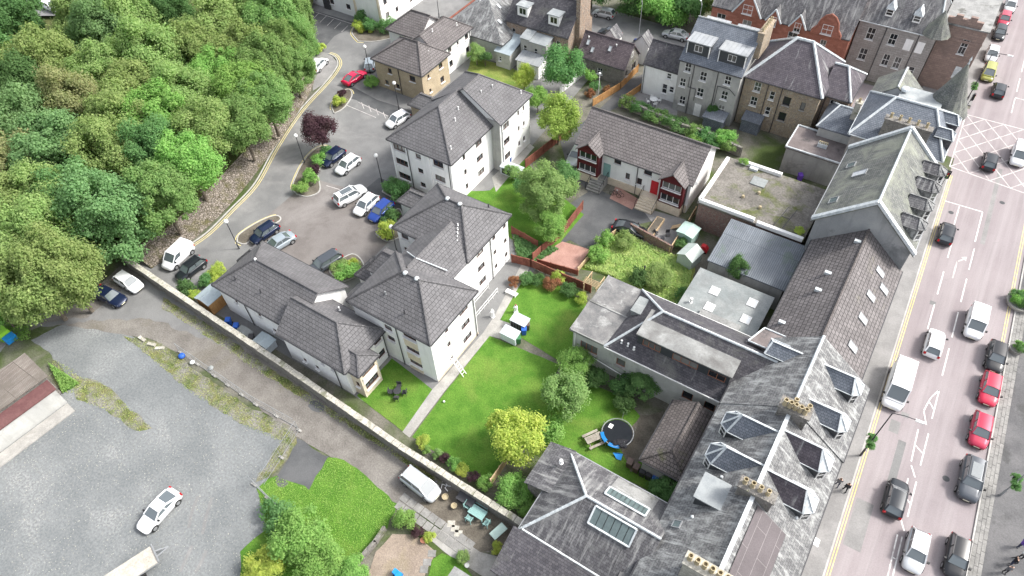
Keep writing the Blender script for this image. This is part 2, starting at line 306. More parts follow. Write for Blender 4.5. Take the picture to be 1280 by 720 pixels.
def link(name, me, mat, parent=None, smooth=None):
    if mat and not me.materials: me.materials.append(MT[mat])
    if smooth and me.polygons:
        me.polygons.foreach_set('use_smooth', [True]*len(me.polygons)); me.set_sharp_from_angle(angle=math.radians(smooth))
    o = bpy.data.objects.new(name, me); COL.objects.link(o)
    if parent: o.parent = parent
    return o
def root_loc(p):
    l = V(0, 0, 0)
    while p: l += p.location; p = p.parent
    return l
def tag(o, label, cat, group=None):
    o['label'] = label; o['category'] = cat
    if group: o['group'] = group
    return o
def thing(name, label, cat, loc=(0, 0, 0), group=None):
    o = bpy.data.objects.new(name, None); COL.objects.link(o); o.location = loc; o.empty_display_size = .3
    return tag(o, label, cat, group)
def remat(o, mat):
    o.material_slots[0].link = 'OBJECT'; o.material_slots[0].material = MT[mat]
def copy_tree(o, parent=None):
    c = o.copy(); COL.objects.link(c); c.parent = parent
    for ch in list(o.children): copy_tree(ch, c)
    return c
# ---------------------------------------------------------------- windows and walls
_W = {}
def win_mesh(w, h, style):
    key = (round(w, 2), round(h, 2), style)
    if key in _W: return _W[key]
    mats = dict(dark='brown_frame', sash='white_paint', white='white_paint', rust='rust_frame', black='dark_metal', red='red_plastic')
    f = MB(); t = .07
    f.box(-w/2, w/2, .0, .07, 0, t); f.box(-w/2, w/2, .0, .07, h-t, h)
    f.box(-w/2, -w/2+t, .0, .07, t, h-t); f.box(w/2-t, w/2, .0, .07, t, h-t)
    if style in ('sash', 'red'):
        f.box(-w/2+t, w/2-t, -.01, .06, h*.5-.03, h*.5+.03)
        if w > .8: f.box(-.02, .02, -.005, .055, t, h-t)
    else:
        nb = max(1, int(round(w/.75)))
        for i in range(1, nb): x = -w/2 + w*i/nb; f.box(x-.03, x+.03, -.01, .06, t, h-t)
    g = MB().face([(-w/2+.02, .05, .02), (w/2-.02, .05, .02), (w/2-.02, .05, h-.02), (-w/2+.02, .05, h-.02)])
    s_ = MB().box(-w/2-.08, w/2+.08, -.2, .02, -.08, -.002)
    fm, gm, sm = f.data('window'), g.data('pane'), s_.data('sill')
    fm.materials.append(MT[mats[style]]); gm.materials.append(MT['window_glass']); sm.materials.append(MT['white_paint' if style in ('sash', 'white', 'red', 'dark') else 'concrete'])
    _W[key] = (fm, gm, sm); return _W[key]
def window(root, p, ang, w, h, style, sill=True, inset=.08):
    """p = foot of the opening in the wall plane, ang = direction of the outward normal"""
    fm, gm, sm = win_mesh(w, h, style)
    n = V(math.cos(ang), math.sin(ang), 0)
    o = link('window', fm, None, root); o.location = Vector(p) - n*inset - root_loc(root); o.rotation_euler = (0, 0, ang + math.pi/2)
    link('pane', gm, None, o)
    if sill:
        q = link('sill', sm, None, o); q.location = (0, -.08, 0)
    return o
def wall_face(mb, a, b, z0, z1, ops):
    """wall from a to b (outside on the right hand side) with openings (u, sill, w, h)"""
    a, b = V(a[0], a[1], 0), V(b[0], b[1], 0); L = (b-a).length; d = (b-a)/L; n = V(d.y, -d.x, 0)
    us = sorted({0, L, *[o[0]-o[2]/2 for o in ops], *[o[0]+o[2]/2 for o in ops]})
    zs = sorted({z0, z1, *[o[1] for o in ops], *[o[1]+o[3] for o in ops]})
    pt = lambda u, z, k=0: a + d*u + V(0, 0, z) - n*k
    for u0, u1 in zip(us, us[1:]):
        for q0, q1 in zip(zs, zs[1:]):
            um, zm = (u0+u1)/2, (q0+q1)/2
            if any(abs(um-o[0]) < o[2]/2 and o[1] < zm < o[1]+o[3] for o in ops): continue
            mb.face([pt(u0, q0), pt(u1, q0), pt(u1, q1), pt(u0, q1)])
    for u, s0, w, h in ops:
        l, r, t = u-w/2, u+w/2, s0+h
        for (p, q) in (((l, s0), (r, s0)), ((r, s0), (r, t)), ((r, t), (l, t)), ((l, t), (l, s0))):
            mb.face([pt(*p), pt(*p, .14), pt(*q, .14), pt(*q)])
def wall_ring(root, mb, x0, x1, y0, y1, z0, z1, wins):
    """four walls; wins = (side, world coordinate along the side, sill, w, h, style)"""
    sides = dict(S=((x0, y0), (x1, y0), -math.pi/2), E=((x1, y0), (x1, y1), 0), N=((x1, y1), (x0, y1), math.pi/2), W=((x0, y1), (x0, y0), math.pi))
    for k, (a, b, ang) in sides.items():
        ops = []
        for wn in wins:
            if wn[0] != k: continue
            u = dict(S=wn[1]-x0, E=wn[1]-y0, N=x1-wn[1], W=y1-wn[1])[k]
            ops.append((u, wn[2], wn[3], wn[4]))
            p = V(a[0], a[1], wn[2]) + (V(b[0], b[1], 0)-V(a[0], a[1], 0)).normalized()*u
            if root: window(root, p, ang, wn[3], wn[4], wn[5])
        wall_face(mb, a, b, z0, z1, ops)
# ---------------------------------------------------------------- roofs
def roof_panels(x0, x1, y0, y1, z, rise, axis, h0, h1):
    """panels (counter-clockwise from above) and ridge lines of a gable or hipped roof"""
    sw = (lambda p: p) if axis == 'x' else (lambda p: V(p[1], p[0], p[2]))
    a0, a1, b0, b1 = (x0, x1, y0, y1) if axis == 'x' else (y0, y1, x0, x1)
    m = (b0+b1)/2; R0, R1 = V(a0+h0, m, z+rise), V(a1-h1, m, z+rise)
    c = [V(a0, b0, z), V(a1, b0, z), V(a1, b1, z), V(a0, b1, z)]
    ps = [[c[0], c[1], R1, R0], [c[2], c[3], R0, R1]]; ln = [(R0, R1)] if (R1-R0).length > .05 else []
    if (R1-R0).length <= .05: ps = [[c[0], c[1], R0], [c[2], c[3], R0]]
    if h0 > .01: ps.append([c[3], c[0], R0]); ln += [(c[0], R0), (c[3], R0)]
    if h1 > .01: ps.append([c[1], c[2], R1]); ln += [(c[1], R1), (c[2], R1)]
    ps = [[sw(p) for p in q] for q in ps]
    if axis == 'y': ps = [q[::-1] for q in ps]
    return ps, [(sw(a), sw(b)) for a, b in ln]
def roof(root, x0, x1, y0, y1, z, rise, axis, h0, h1, mat, cap='estate_tile', th=.16, capr=.11, name='roof'):
    ps, ln = roof_panels(x0, x1, y0, y1, z, rise, axis, h0, h1)
    mb = MB()
    for p in ps: mb.slab(p, th)
    o = mb.build(name, mat, root)
    if cap and ln:
        cb = MB()
        for a, b in ln:
            n_ = max(1, int((b-a).length/.45))           # individual ridge tiles lap a little
            for i in range(n_):
                p, q = a.lerp(b, i/n_), a.lerp(b, (i+1)/n_); cb.tube(p + V(0, 0, .0), q + V(0, 0, .012), capr, capr*1.12, 6)
        cb.build('ridge_cap', cap, o)
    return o
def house(name, label, x0, x1, y0, y1, eave, rise, axis, h0, h1, wall, rmat, ov=.35, z0=0, wins=(), root=None, cap='estate_tile', gutter='dark_metal', cat='building', group=None, pipes=(), th=.16, capr=.11):
    root = root or thing(name, label, cat, ((x0+x1)/2, (y0+y1)/2, z0), group)
    half = ((y1-y0) if axis == 'x' else (x1-x0))/2 + ov; sl = rise/half; top = eave + ov*sl - .08
    mb = MB(); wall_ring(root, mb, x0, x1, y0, y1, z0, top, wins)
    ap = eave + rise - .08
    m = (y0+y1)/2 if axis == 'x' else (x0+x1)/2
    if axis == 'x':
        if h0 < .01: mb.face([(x0, y1, top), (x0, y0, top), (x0, m, ap)])
        if h1 < .01: mb.face([(x1, y0, top), (x1, y1, top), (x1, m, ap)])
    else:
        if h0 < .01: mb.face([(x0, y0, top), (x1, y0, top), (m, y0, ap)])
        if h1 < .01: mb.face([(x1, y1, top), (x0, y1, top), (m, y1, ap)])
    mb.build('wall', wall, root)
    r = roof(root, x0-ov, x1+ov, y0-ov, y1+ov, eave, rise, axis, h0, h1, rmat, cap, th, capr)
    if gutter:
        g = MB(); X0, X1, Y0, Y1, zg = x0-ov, x1+ov, y0-ov, y1+ov, eave-.1
        if axis == 'x' or h0 > .01: g.bar((X0, Y0-.05, zg), (X1, Y0-.05, zg), .1)
        if axis == 'x' or h1 > .01: g.bar((X0, Y1+.05, zg), (X1, Y1+.05, zg), .1)
        if axis == 'y' or h0 > .01: g.bar((X0-.05, Y0, zg), (X0-.05, Y1, zg), .1)
        if axis == 'y' or h1 > .01: g.bar((X1+.05, Y0, zg), (X1+.05, Y1, zg), .1)
        g.build('gutter', gutter, root)
    for sd_, c in pipes:
        n_ = dict(S=(0, -1), E=(1, 0), N=(0, 1), W=(-1, 0))[sd_]
        px = c if sd_ in 'SN' else (x1 if sd_ == 'E' else x0); py = c if sd_ in 'EW' else (y1 if sd_ == 'N' else y0)
        MB().tube((px+n_[0]*.09, py+n_[1]*.09, z0), (px+n_[0]*.09, py+n_[1]*.09, eave), .055, n=6).build('downpipe', 'dark_metal', root)
    return root
def slope_z(x0, x1, y0, y1, z, rise, axis):
    """height of a gable roof above a point"""
    if axis == 'x': m, hf = (y0+y1)/2, (y1-y0)/2; return lambda x, y: z + rise*(1-abs(y-m)/hf)
    m, hf = (x0+x1)/2, (x1-x0)/2; return lambda x, y: z + rise*(1-abs(x-m)/hf)
def skylight(root, c, n_az, slope, w, h, mat='skylight', frame='grey_metal', name='skylight'):
    """roof window lying on a slope: c centre on the roof, n_az compass of the downhill side, slope angle"""
    M = Matrix.Translation(Vector(c)) @ Matrix.Rotation(n_az + math.pi/2, 4, 'Z') @ Matrix.Rotation(slope, 4, 'X')
    f = MB(); t = .07
    f.box(-w/2, w/2, -h/2, -h/2+t, -.04, .1); f.box(-w/2, w/2, h/2-t, h/2, -.04, .1); f.box(-w/2, -w/2+t, -h/2+t, h/2-t, -.04, .1); f.box(w/2-t, w/2, -h/2+t, h/2-t, -.04, .1)
    o = f.xf(M).build(name, frame, root)
    MB().box(-w/2+t, w/2-t, -h/2+t, h/2-t, -.02, .06).xf(M).build('pane', mat, o)
    return o
def vent_pipe(root, c, h=.5, r=.06, mat='white_paint'):
    MB().lathe(c, [(r*1.8, 0), (r*1.8, .05), (r, .06), (r, h-.12), (r*1.5, h-.11), (r*1.4, h)], 8).build('vent_pipe', mat, root)
def chimney(root, x0, x1, y0, y1, z0, z1, mat, pots, pr=.16, ph=.6):
    mb = MB().box(x0, x1, y0, y1, z0, z1).box(x0-.1, x1+.1, y0-.1, y1+.1, z1, z1+.18)
    o = mb.build('chimney', mat, root)
    for (px, py) in pots:
        MB().lathe((px, py, z1+.18), [(pr*1.1, 0), (pr*.9, .1), (pr*.85, ph-.1), (pr*1.1, ph-.08), (pr*1.1, ph), (pr*.75, ph), (pr*.7, ph-.25)], 10).build('chimney_pot', 'clay_pot', o)
    return o
# ---------------------------------------------------------------- ground, roads, lawns
def px2(pts): return [P(*p).xy for p in pts]
def rag(pts, amt, step=.7):
    out = []
    n = len(pts)
    for i in range(n):
        a, b = Vector(pts[i]), Vector(pts[(i+1) % n]); k = max(1, int((b-a).length/step))
        for j in range(k):
            p = a.lerp(b, j/k); out.append(p + Vector((U(-amt, amt), U(-amt, amt))))
    return out
def patch(name, pts, mat, z, ragged=0, parent=None):
    pts = rag(pts, ragged) if ragged else pts
    if sum(a[0]*b[1]-b[0]*a[1] for a, b in zip(pts, pts[1:]+pts[:1])) < 0: pts = pts[::-1]
    o = MB().face([(p[0], p[1], z) for p in pts]).build(name, mat, parent)
    if not parent: o['kind'] = 'structure'
    return o
def smooth_line(pts, n=6):
    pts = [Vector(p) for p in pts]; out = []
    for i in range(len(pts)-1):
        p0, p1, p2, p3 = pts[max(0, i-1)], pts[i], pts[i+1], pts[min(len(pts)-1, i+2)]
        for j in range(n):
            t = j/n; out.append(.5*((2*p1)+(p2-p0)*t+(2*p0-5*p1+4*p2-p3)*t*t+(3*p1-p0-3*p2+p3)*t**3))
    return out + [pts[-1]]
def offset_line(pts, d):
    out = []
    for i, p in enumerate(pts):
        t = (pts[min(i+1, len(pts)-1)] - pts[max(i-1, 0)]).normalized(); out.append(p + Vector((t.y, -t.x))*d)
    return out
def ribbon(name, pts, w, z, mat, parent=None, h=0):
    pts = [Vector(p) for p in pts]
    l, r = offset_line(pts, -w/2), offset_line(pts, w/2); mb = MB()
    for i in range(len(pts)-1):
        q = [(*r[i], z), (*r[i+1], z), (*l[i+1], z), (*l[i], z)]
        mb.slab(q, h) if h else mb.face(q)
    o = mb.build(name, mat, parent)
    if not parent: o['kind'] = 'structure'
    return o
DR = math.radians(1.405)
def RW(s, t): return Vector((s*math.cos(DR) - t*math.sin(DR), s*math.sin(DR) + t*math.cos(DR)))
def RP(*st): return [RW(*q) for q in st]
G = patch('ground', [(-1500, -1500), (1500, -1500), (1500, 1500), (-1500, 1500)], 'earth', -.02)
# gravel lot, lane, left access road
lot = patch('gravel_lot', px2([(-60, 820), (-60, 545), (0, 548), (75, 495), (85, 470), (60, 440), (40, 425), (80, 405), (150, 415), (185, 428), (235, 470), (280, 510), (330, 535), (356, 548), (338, 585), (328, 625), (332, 660), (315, 700), (300, 730), (290, 820)]), 'gravel', .004, .12)
lane = patch('lane', px2([(-40, 395), (30, 380), (110, 370), (150, 332), (175, 338), (260, 395), (390, 485), (500, 562), (600, 628), (650, 660), (610, 690), (560, 660), (520, 640), (495, 633), (470, 608), (420, 575), (370, 545), (300, 492), (235, 448), (190, 424), (130, 414), (60, 404), (20, 420), (-40, 470)]), 'lane_dirt', .008, .1)
patch('access_road', px2([(-60, 300), (0, 290), (18, 320), (40, 395), (0, 440), (-60, 470)]), 'tarmac', .006, .05)
patch('lane_tarmac', px2([(20, 410), (110, 395), (140, 372), (175, 345), (215, 372), (300, 432), (270, 430), (190, 398), (130, 400), (60, 408)]), 'tarmac', .012, .25)
for q in ([(90, 468), (128, 478), (190, 535), (175, 540), (130, 512), (95, 500)], [(150, 418), (200, 430), (262, 474), (318, 512), (368, 538), (372, 556), (345, 590), (320, 600), (352, 550), (300, 528), (240, 490), (190, 448)]):
    patch('weedy_verge', px2(q), 'verge', .014, .2)
patch('wall_verge', px2([(205, 372), (270, 412), (340, 462), (430, 520), (560, 600), (552, 608), (420, 523), (330, 468), (250, 414), (200, 384)]), 'verge', .013, .14)
patch('tarmac_bay', px2([(372, 548), (412, 572), (388, 612), (358, 600), (345, 596), (360, 575)]), 'tarmac_dark', .012, .12)
patch('rough_grass', px2([(410, 570), (440, 580), (497, 632), (482, 660), (455, 695), (420, 725), (300, 760), (300, 690), (335, 660), (322, 610), (345, 594), (388, 612)]), 'lawn', .016, .15)
# estate
W_KERB = smooth_line(px2([(411, 67), (419, 70), (424, 78), (421, 87), (408, 104), (375, 140), (345, 185), (320, 230), (290, 262), (262, 290), (240, 306)]))
est = patch('estate_road', [(-73, 21.9), (-47, 21.9), (-29.5, 22), (-29.5, 47), (-42, 60), (-44, 97), (-110, 97), (-110, 76), (-95, 66)] + [tuple(p) for p in W_KERB[8:]], 'tarmac', .004)
cpk = patch('car_park', px2([(297, 301), (372, 238), (395, 224), (458, 242), (512, 262), (488, 300), (452, 336), (430, 352), (390, 340)]), 'carpark_brown', .008, .02)
patch('upper_car_park', px2([(330, 20), (375, 8), (450, 30), (418, 45), (405, 60), (380, 60)]), 'tarmac_dark', .008, .02)
patch('court_pavement', px2([(418, 118), (440, 108), (472, 125), (520, 140), (500, 152), (445, 125)]), 'tarmac_dark', .009)
patch('entry_path', px2([(452, 240), (474, 222), (500, 232), (545, 260), (520, 285), (488, 262)]), 'tarmac_dark', .01)
patch('rear_path', px2([(541, 486), (549, 478), (604, 416), (618, 395), (652, 330), (662, 335), (625, 400), (640, 405), (628, 424), (612, 420), (556, 489), (512, 547), (503, 540)]), 'concrete', .014)
patch('lawn', px2([(446, 495), (490, 448), (545, 490), (506, 541)]), 'lawn', .012, .03)
patch('lawn', px2([(556, 491), (612, 420), (700, 456), (690, 480), (650, 560), (612, 605), (560, 575), (515, 546)]), 'lawn', .011, .03)
patch('lawn', px2([(625, 398), (655, 342), (690, 350), (735, 382), (716, 445), (700, 452), (648, 420)]), 'lawn', .0125, .03)
patch('side_lawn', px2([(640, 550), (700, 470), (720, 470), (780, 498), (800, 520), (780, 560), (830, 590), (815, 615), (700, 560)]), 'lawn', .0105, .05)
patch('play_patch', px2([(770, 555), (800, 520), (830, 515), (800, 575), (790, 590)]), 'dark_earth', .0145, .12)
patch('court_lawn', px2([(560, 240), (612, 238), (655, 200), (690, 235), (730, 268), (690, 315), (640, 300), (610, 270)]), 'lawn', .012, .05)
patch('strip_lawn', px2([(640, 292), (700, 312), (672, 330), (645, 322)]), 'verge', .0135, .05)
patch('back_green', px2([(575, 120), (590, 70), (640, 85), (665, 100), (655, 112)]), 'lawn_dry', .01, .05)
patch('side_path', px2([(620, 240), (615, 222), (660, 178), (668, 184)]), 'concrete', .0145)
# drive with brick aprons, wild garden
patch('driveway', px2([(712, 300), (668, 322), (655, 318), (700, 262), (735, 240), (708, 205), (700, 175), (745, 140), (790, 98), (815, 88), (800, 110), (770, 135), (740, 150), (722, 185), (722, 215), (745, 235), (800, 262), (822, 275), (778, 285), (735, 312)]), 'tarmac_dark', .01)
patch('brick_apron', px2([(668, 322), (703, 302), (738, 312), (720, 338), (680, 330)]), 'slab_red', .014)
patch('brick_forecourt', px2([(762, 248), (770, 232), (800, 250), (790, 262)]), 'slab_red', .0145)
patch('patio', px2([(800, 258), (858, 275), (835, 318), (800, 300), (815, 278)]), 'pavement', .0142)
patch('wild_garden', px2([(726, 336), (778, 284), (800, 300), (842, 318), (872, 318), (858, 392), (800, 366), (762, 345)]), 'lawn_dry', .012, .1)
patch('rear_yard', px2([(800, 100), (850, 100), (845, 160), (775, 125)]), 'pavement', .008)
patch('hedge_bank', px2([(775, 128), (850, 160), (920, 185), (905, 200), (830, 165), (770, 140)]), 'earth', .0095)
# cottage street behind
patch('cottage_street', [(-160, 98.5), (9, 97.5), (9, 105.5), (-30, 106), (-160, 112)], 'tarmac', .003)
patch('cottage_pavement', [(-60, 96.5), (-30, 96.2), (-30, 98), (-60, 98.4)], 'pavement_dark', .1)
dash = MB()
# high street (own axis, turned 1.4 degrees)
road = patch('high_street', RP((10.95, -40), (21.1, -40), (21.1, 260), (10.95, 260)), 'street_asphalt', .005)
patch('street_junction', [(-14, 96), (10, 93.5), (10, 106.5), (-14, 105)], 'street_asphalt', .0045)
def mark(pts, w=.13, mat='paint_white', z=.009): return ribbon('lane_marking', pts, w, z, mat, road)
for s in (11.12, 11.34, 20.45, 20.67):
    a, b = (-30, 89.5) if s < 15 else (58, 112)
    mark(RP((s, a), (s, b)), .085, 'paint_yellow')
for t in (73.8, 67.3, 61.6): mark(RP((13.4, t - .2), (13.4, t+3.8)), .13)
for t in (72.8, 67.2, 61.5, 55.8): mark(RP((15.85, t), (15.85, t+4)), .13)
mark(RP((15.75, 78), (15.75, 84)), .14); mark(RP((11.4, 83.9), (15.75, 84)), .14); mark(RP((13.1, 78), (13.1, 83.8)), .13)
mark(smooth_line(RP((15.9, 53.8), (15.35, 52.4), (15.05, 50.6))), .12); mark(RP((15.9, 53.8), (15.9, 50)), .12); mark(RP((15.05, 50.5), (15.55, 49)), .12); mark(RP((15.3, 51.9), (15.85, 51.2)), .12)
for t0, a in ((44.2, 14.98), (38.4, 15.2)):
    mark(RP((a, t0+3.9), (a+.12, t0)), .12); mark(RP((15.92, t0+3.9), (15.92, t0)), .12); mark(RP((a+.08, t0+2), (15.86, t0+1.4)), .11); mark(RP((a+.2, t0-.4), (a+.75, t0-1.5)), .12)
mark(RP((15.5, 36.3), (15.6, 30)), .12); mark(RP((15.9, 36.3), (15.95, 30)), .12); mark(RP((15.56, 34), (15.9, 34)), .1)
# turn arrow
mark(RP((14.45, 70.5), (14.45, 73.6)), .16, 'paint_worn'); mark(RP((14.45, 73.5), (15.0, 74.2)), .16, 'paint_worn')
MB().face([(*RW(14.75, 74.5), .0095), (*RW(15.35, 74.05), .0095), (*RW(15.3, 74.85), .0095)]).build('lane_marking', 'paint_worn', road)
# yellow box junction, worn nearly white
BX = RP((10.7, 91.3), (20.6, 90.2), (20.6, 104.6), (10.7, 104.6))
def bxp(u, v): return (BX[0]*(1-u)+BX[1]*u)*(1-v) + (BX[3]*(1-u)+BX[2]*u)*v
for a, b in ((0, 1), (1, 2), (2, 3), (3, 0)): mark([BX[a], BX[b]], .16, 'paint_worn')
for i in range(-3, 5):
    for sg in (1, -1):
        a0, a1 = i*.25+.02, i*.25+1.02
        pts = [(t_, (t_ + i*.25) if sg > 0 else (1-t_-i*.25)) for t_ in [j/40 for j in range(41)]]
        pts = [q for q in pts if 0 <= q[1] <= 1]
        if len(pts) > 3: mark([bxp(*pts[0]), bxp(*pts[-1])], .13, 'paint_worn', .0098 if sg > 0 else .0104)
for t in (108, 114, 120, 126): mark(RP((16.2, t), (16.2, t+4)), .13)
mark(RP((16.2, 112.3), (20.5, 112.3)), .2)
for s, t, w_, h_ in ((12.9, 65.2, .6, .6), (13.2, 48.8, .7, .6), (12.5, 46.5, .9, 1.5)):
    patch('manhole_cover', RP((s, t), (s+w_, t), (s+w_, t+h_), (s, t+h_)), 'tarmac' if t > 60 else 'pavement', .008, 0, road)
for s, t, w_, h_, m_ in ((11.6, 33, 1.5, 5, 'pavement'), (17.4, 66, 1.6, 9, 'street_asphalt'), (11.8, 76, 1.0, 3.2, 'pavement'), (18.6, 50, 1.9, 12, 'street_asphalt'), (13.6, 38, .7, 8, 'tarmac'), (16.3, 78, .5, 16, 'pavement')): patch('road_repair', RP((s, t), (s+w_, t), (s+w_, t+h_), (s, t+h_)), m_, .0062, 0, road)
for s, t in ((14.3, 58.5), (18.2, 44), (12.4, 82), (17.6, 87), (19.6, 33)): patch('manhole_cover', [RW(s+.32*math.cos(i*.524), t+.32*math.sin(i*.524)) for i in range(12)], 'tarmac_dark', .0083, 0, road)
patch('road_repair', RP((16.1, 36), (19.2, 36), (19.2, 47), (16.1, 47)), 'street_asphalt', .0075, 0, road)
def kerbed(name, outline, mat, z=.12, kerb='kerb'):
    o = MB().prism([tuple(p) for p in outline], 0, z).build(name, mat); o['kind'] = 'structure'; return o
kerbed('pavement_left', RP((6, -40), (10.8, -40), (10.8, 89.8), (6, 89.8)), 'pavement')
kerbed('pavement_left_kerb', RP((10.8, -40), (10.95, -40), (10.95, 89.8), (10.8, 89.8)), 'kerb', .123)
kerbed('pavement_left_far', RP((4, 107), (10.95, 107), (10.95, 200), (4, 200)), 'pavement')
kerbed('pavement_right_kerb', RP((21.1, -40), (21.25, -40), (21.25, 260), (21.1, 260)), 'kerb', .123)
slabs = kerbed('pavement_right', RP((22.26, -40), (60, -40), (60, 260), (22.26, 260)), 'pavement_dark')
# channel of long granite slabs beside the right kerb
edge = kerbed('pavement_slab_bed', RP((21.25, -40), (22.26, -40), (22.26, 260), (21.25, 260)), 'pavement_dark', .105)
me_sl = MB().box(-.155, .155, 0, 1.16, -.08, .025).data('paving_slab'); me_sl.materials.append(MT['slab_grey'])
for j in range(3):
    for i in range(34):
        o = link('paving_slab', me_sl, None, edge); p = RW(21.42 + j*.335, 28 + i*1.2 + j*.4); o.location = (p.x, p.y, .105 + U(-.004, .004)); o.rotation_euler = (0, 0, DR)
# kerbs and yellow lines in the estate
ribbon('estate_kerb', offset_line(W_KERB, .22), .16, .11, 'kerb', None, .11)
for d in (-.12, -.42): ribbon('yellow_line', offset_line(W_KERB, d), .11, .012, 'paint_yellow', est)
def island(name, pts, mat='dark_earth', yellow=False):
    L = smooth_line(pts + pts[:1], 5)
    if sum(a.x*b.y-b.x*a.y for a, b in zip(L, L[1:])) < 0: L = L[::-1]
    o = MB().prism([tuple(p) for p in L[:-1]], 0, .09).build(name, mat); o['kind'] = 'structure'
    ribbon('kerb', L, .15, .12, 'kerb', o, .12)
    if yellow:
        Q = L[:-1]; i0 = max(range(len(Q)), key=lambda i: Q[i].x); Q = Q[i0:] + Q[:i0]; cx = sum(p.x for p in Q)/len(Q)
        Q = [p for p in Q if p.x < cx + .25]; ribbon('yellow_line', offset_line(Q, .25), .12, .013, 'paint_yellow', o)
    return o
island('planting_bed', px2([(371, 243), (366, 232), (378, 205), (392, 188), (408, 183), (412, 195), (398, 215), (400, 238), (385, 246)]), 'dark_earth', True)
island('planting_bed', px2([(418, 142), (415, 132), (424, 118), (436, 112), (440, 120), (430, 135)]), 'dark_earth', True)
island('planting_bed', px2([(448, 52), (440, 40), (452, 28), (475, 34), (500, 38), (496, 46), (470, 52)]), 'dark_earth', True)
island('planting_bed', px2([(297, 303), (300, 293), (325, 277), (345, 270), (350, 276), (325, 290), (308, 305)]), 'dark_earth', True)
island('planting_bed', px2([(430, 352), (412, 338), (440, 318), (455, 332), (444, 346)]), 'dark_earth')
island('planting_bed', px2([(470, 293), (484, 272), (500, 262), (505, 290), (486, 302)]), 'dark_earth')
island('planting_bed', px2([(478, 240), (495, 222), (530, 240), (522, 252), (498, 250)]), 'dark_earth')
for a, b in (((408, 232), (448, 244)), ((425, 128), (470, 147)), ((448, 128), (500, 152)), ((385, 12), (440, 30))):
    ribbon('bay_line', px2([a, b]), .09, .0125, 'paint_worn', est)
for i in range(6):
    q = (452 + i*9, 128 + i*4); ribbon('bay_line', px2([q, (q[0]+3, q[1]+8)]), .08, .013, 'paint_worn', est)
    q = (390 + i*9, 12 + i*4); ribbon('bay_line', px2([q, (q[0]-8, q[1]+8)]), .08, .013, 'paint_worn', est)
# sett-faced bank below the wood and the woodland floor
TOE = smooth_line(px2([(384, 58), (386, 70), (386, 86), (383, 104), (352, 152), (318, 190), (272, 240), (232, 280), (196, 308), (166, 322)]))
lowl = offset_line(W_KERB, .4)
n_ = len(TOE); mb = MB()
low = smooth_line(px2([(387, 60), (390, 72), (392, 90), (390, 112), (362, 158), (330, 204), (292, 252), (256, 288), (222, 315), (190, 336)]))
for i in range(n_-1):
    a, b = low[i], low[i+1]; c, d = TOE[i+1], TOE[i]
    am, bm = a.lerp(d, .45), b.lerp(c, .45)
    mb.face([(*a, .1), (*d, 1.5), (*c, 1.5), (*b, .1)])
o = mb.build('sett_bank', 'sett_bank'); o['kind'] = 'structure'
o = MB().face([(*p, 1.5) for p in TOE] + [(-86, 12, .8), (-130, 5, .5), (-220, 40, 1), (-220, 130, 1), (-105, 90, 1)]).build('woodland_floor', 'woodland_floor'); o['kind'] = 'structure'
patch('hill_street', px2([(30, -20), (85, -20), (75, 30), (40, 30)]), 'tarmac', 1.6)
patch('hill_street', px2([(195, 40), (225, 30), (232, 75), (205, 70)]), 'tarmac', 1.6)
patch('kerb_spur', px2([(387, 62), (411, 67), (423, 79), (420, 88), (406, 104), (391, 114), (391, 90)]), 'pavement', .05, .03)
# front garden at the bottom edge
patch('garden_gravel', px2([(470, 690), (490, 668), (520, 668), (545, 690), (530, 720), (500, 740), (455, 730)]), 'pink_gravel', .02, .06)
patch('garden_lawn', px2([(540, 700), (552, 692), (575, 700), (590, 720), (570, 750), (530, 740)]), 'lawn', .02, .05)
patch('garden_path', px2([(560, 660), (600, 690), (640, 700), (620, 730), (590, 712), (555, 690), (530, 668)]), 'concrete', .018, .05)
patch('yard_earth', px2([(570, 610), (640, 655), (640, 690), (600, 690), (560, 660), (520, 630)]), 'dark_earth', .017, .1)
# ---------------------------------------------------------------- estate flats
def wn(side, pos, sills, w, h, st='dark'): return [(side, p, s, w, h, st) for p in (pos if isinstance(pos, (list, tuple)) else [pos]) for s in sills]
S3 = (.95, 3.35, 5.75); S2 = (1.0, 3.45)
def panel(root, name, x0, x1, y0, y1, z0, z1, mat): return MB().box(x0, x1, y0, y1, z0, z1).build(name, mat, root)
# E1 + E2 two-storey wing
e1 = house('apartment_wing', 'low white two-storey flats wing beside the long stone wall', -56.8, -44, 23.15, 30.3, 4.7, 2.85, 'x', 4.1, 0, 'harl_white', 'estate_tile',
    wins=wn('S', [-54.2, -50.5], (2.9,), .5, .65) + wn('S', -48.8, (1.2,), .5, .65) + wn('N', [-54, -50, -46.5], S2, 1.3, 1.1), pipes=(('S', -52.6), ('S', -46.9)))
house('', '', -45.6, -36.6, 22.05, 27.9, 4.7, 2.6, 'x', 0, 3.2, 'harl_white', 'estate_tile', root=e1, wins=wn('S', [-43.2, -41.4], (1.1,), .5, .65) + wn('S', [-40, -38.6], (3.1,), .5, .65) + wn('E', 27.0, S2, 1.1, 1.0), pipes=(('S', -38.2), ('E', 27.75)))
house('', '', -37.5, -35.2, 22.5, 25.1, 4.5, 1.0, 'x', 0, 1.3, 'brick_cream', 'estate_tile', root=e1, ov=.3, wins=wn('E', 23.8, (1.0, 3.2), 1.9, 1.05) + wn('S', -35.9, (1.6,), .5, .9))
panel(e1, 'bay_panel', -35.19, -35.15, 22.75, 24.85, 2.15, 3.1, 'harl_white')
house('', '', -59.3, -57.0, 28.2, 30.6, 2.5, 1.1, 'x', 1.1, 0, 'harl_white', 'estate_tile', root=e1, ov=.3, wins=wn('S', -58.2, (.1,), .9, 2.0))
house('', '', -44.3, -42.2, 30.2, 32.4, 2.6, 1.0, 'y', 0, 0, 'harl_white', 'estate_tile', root=e1, ov=.3)
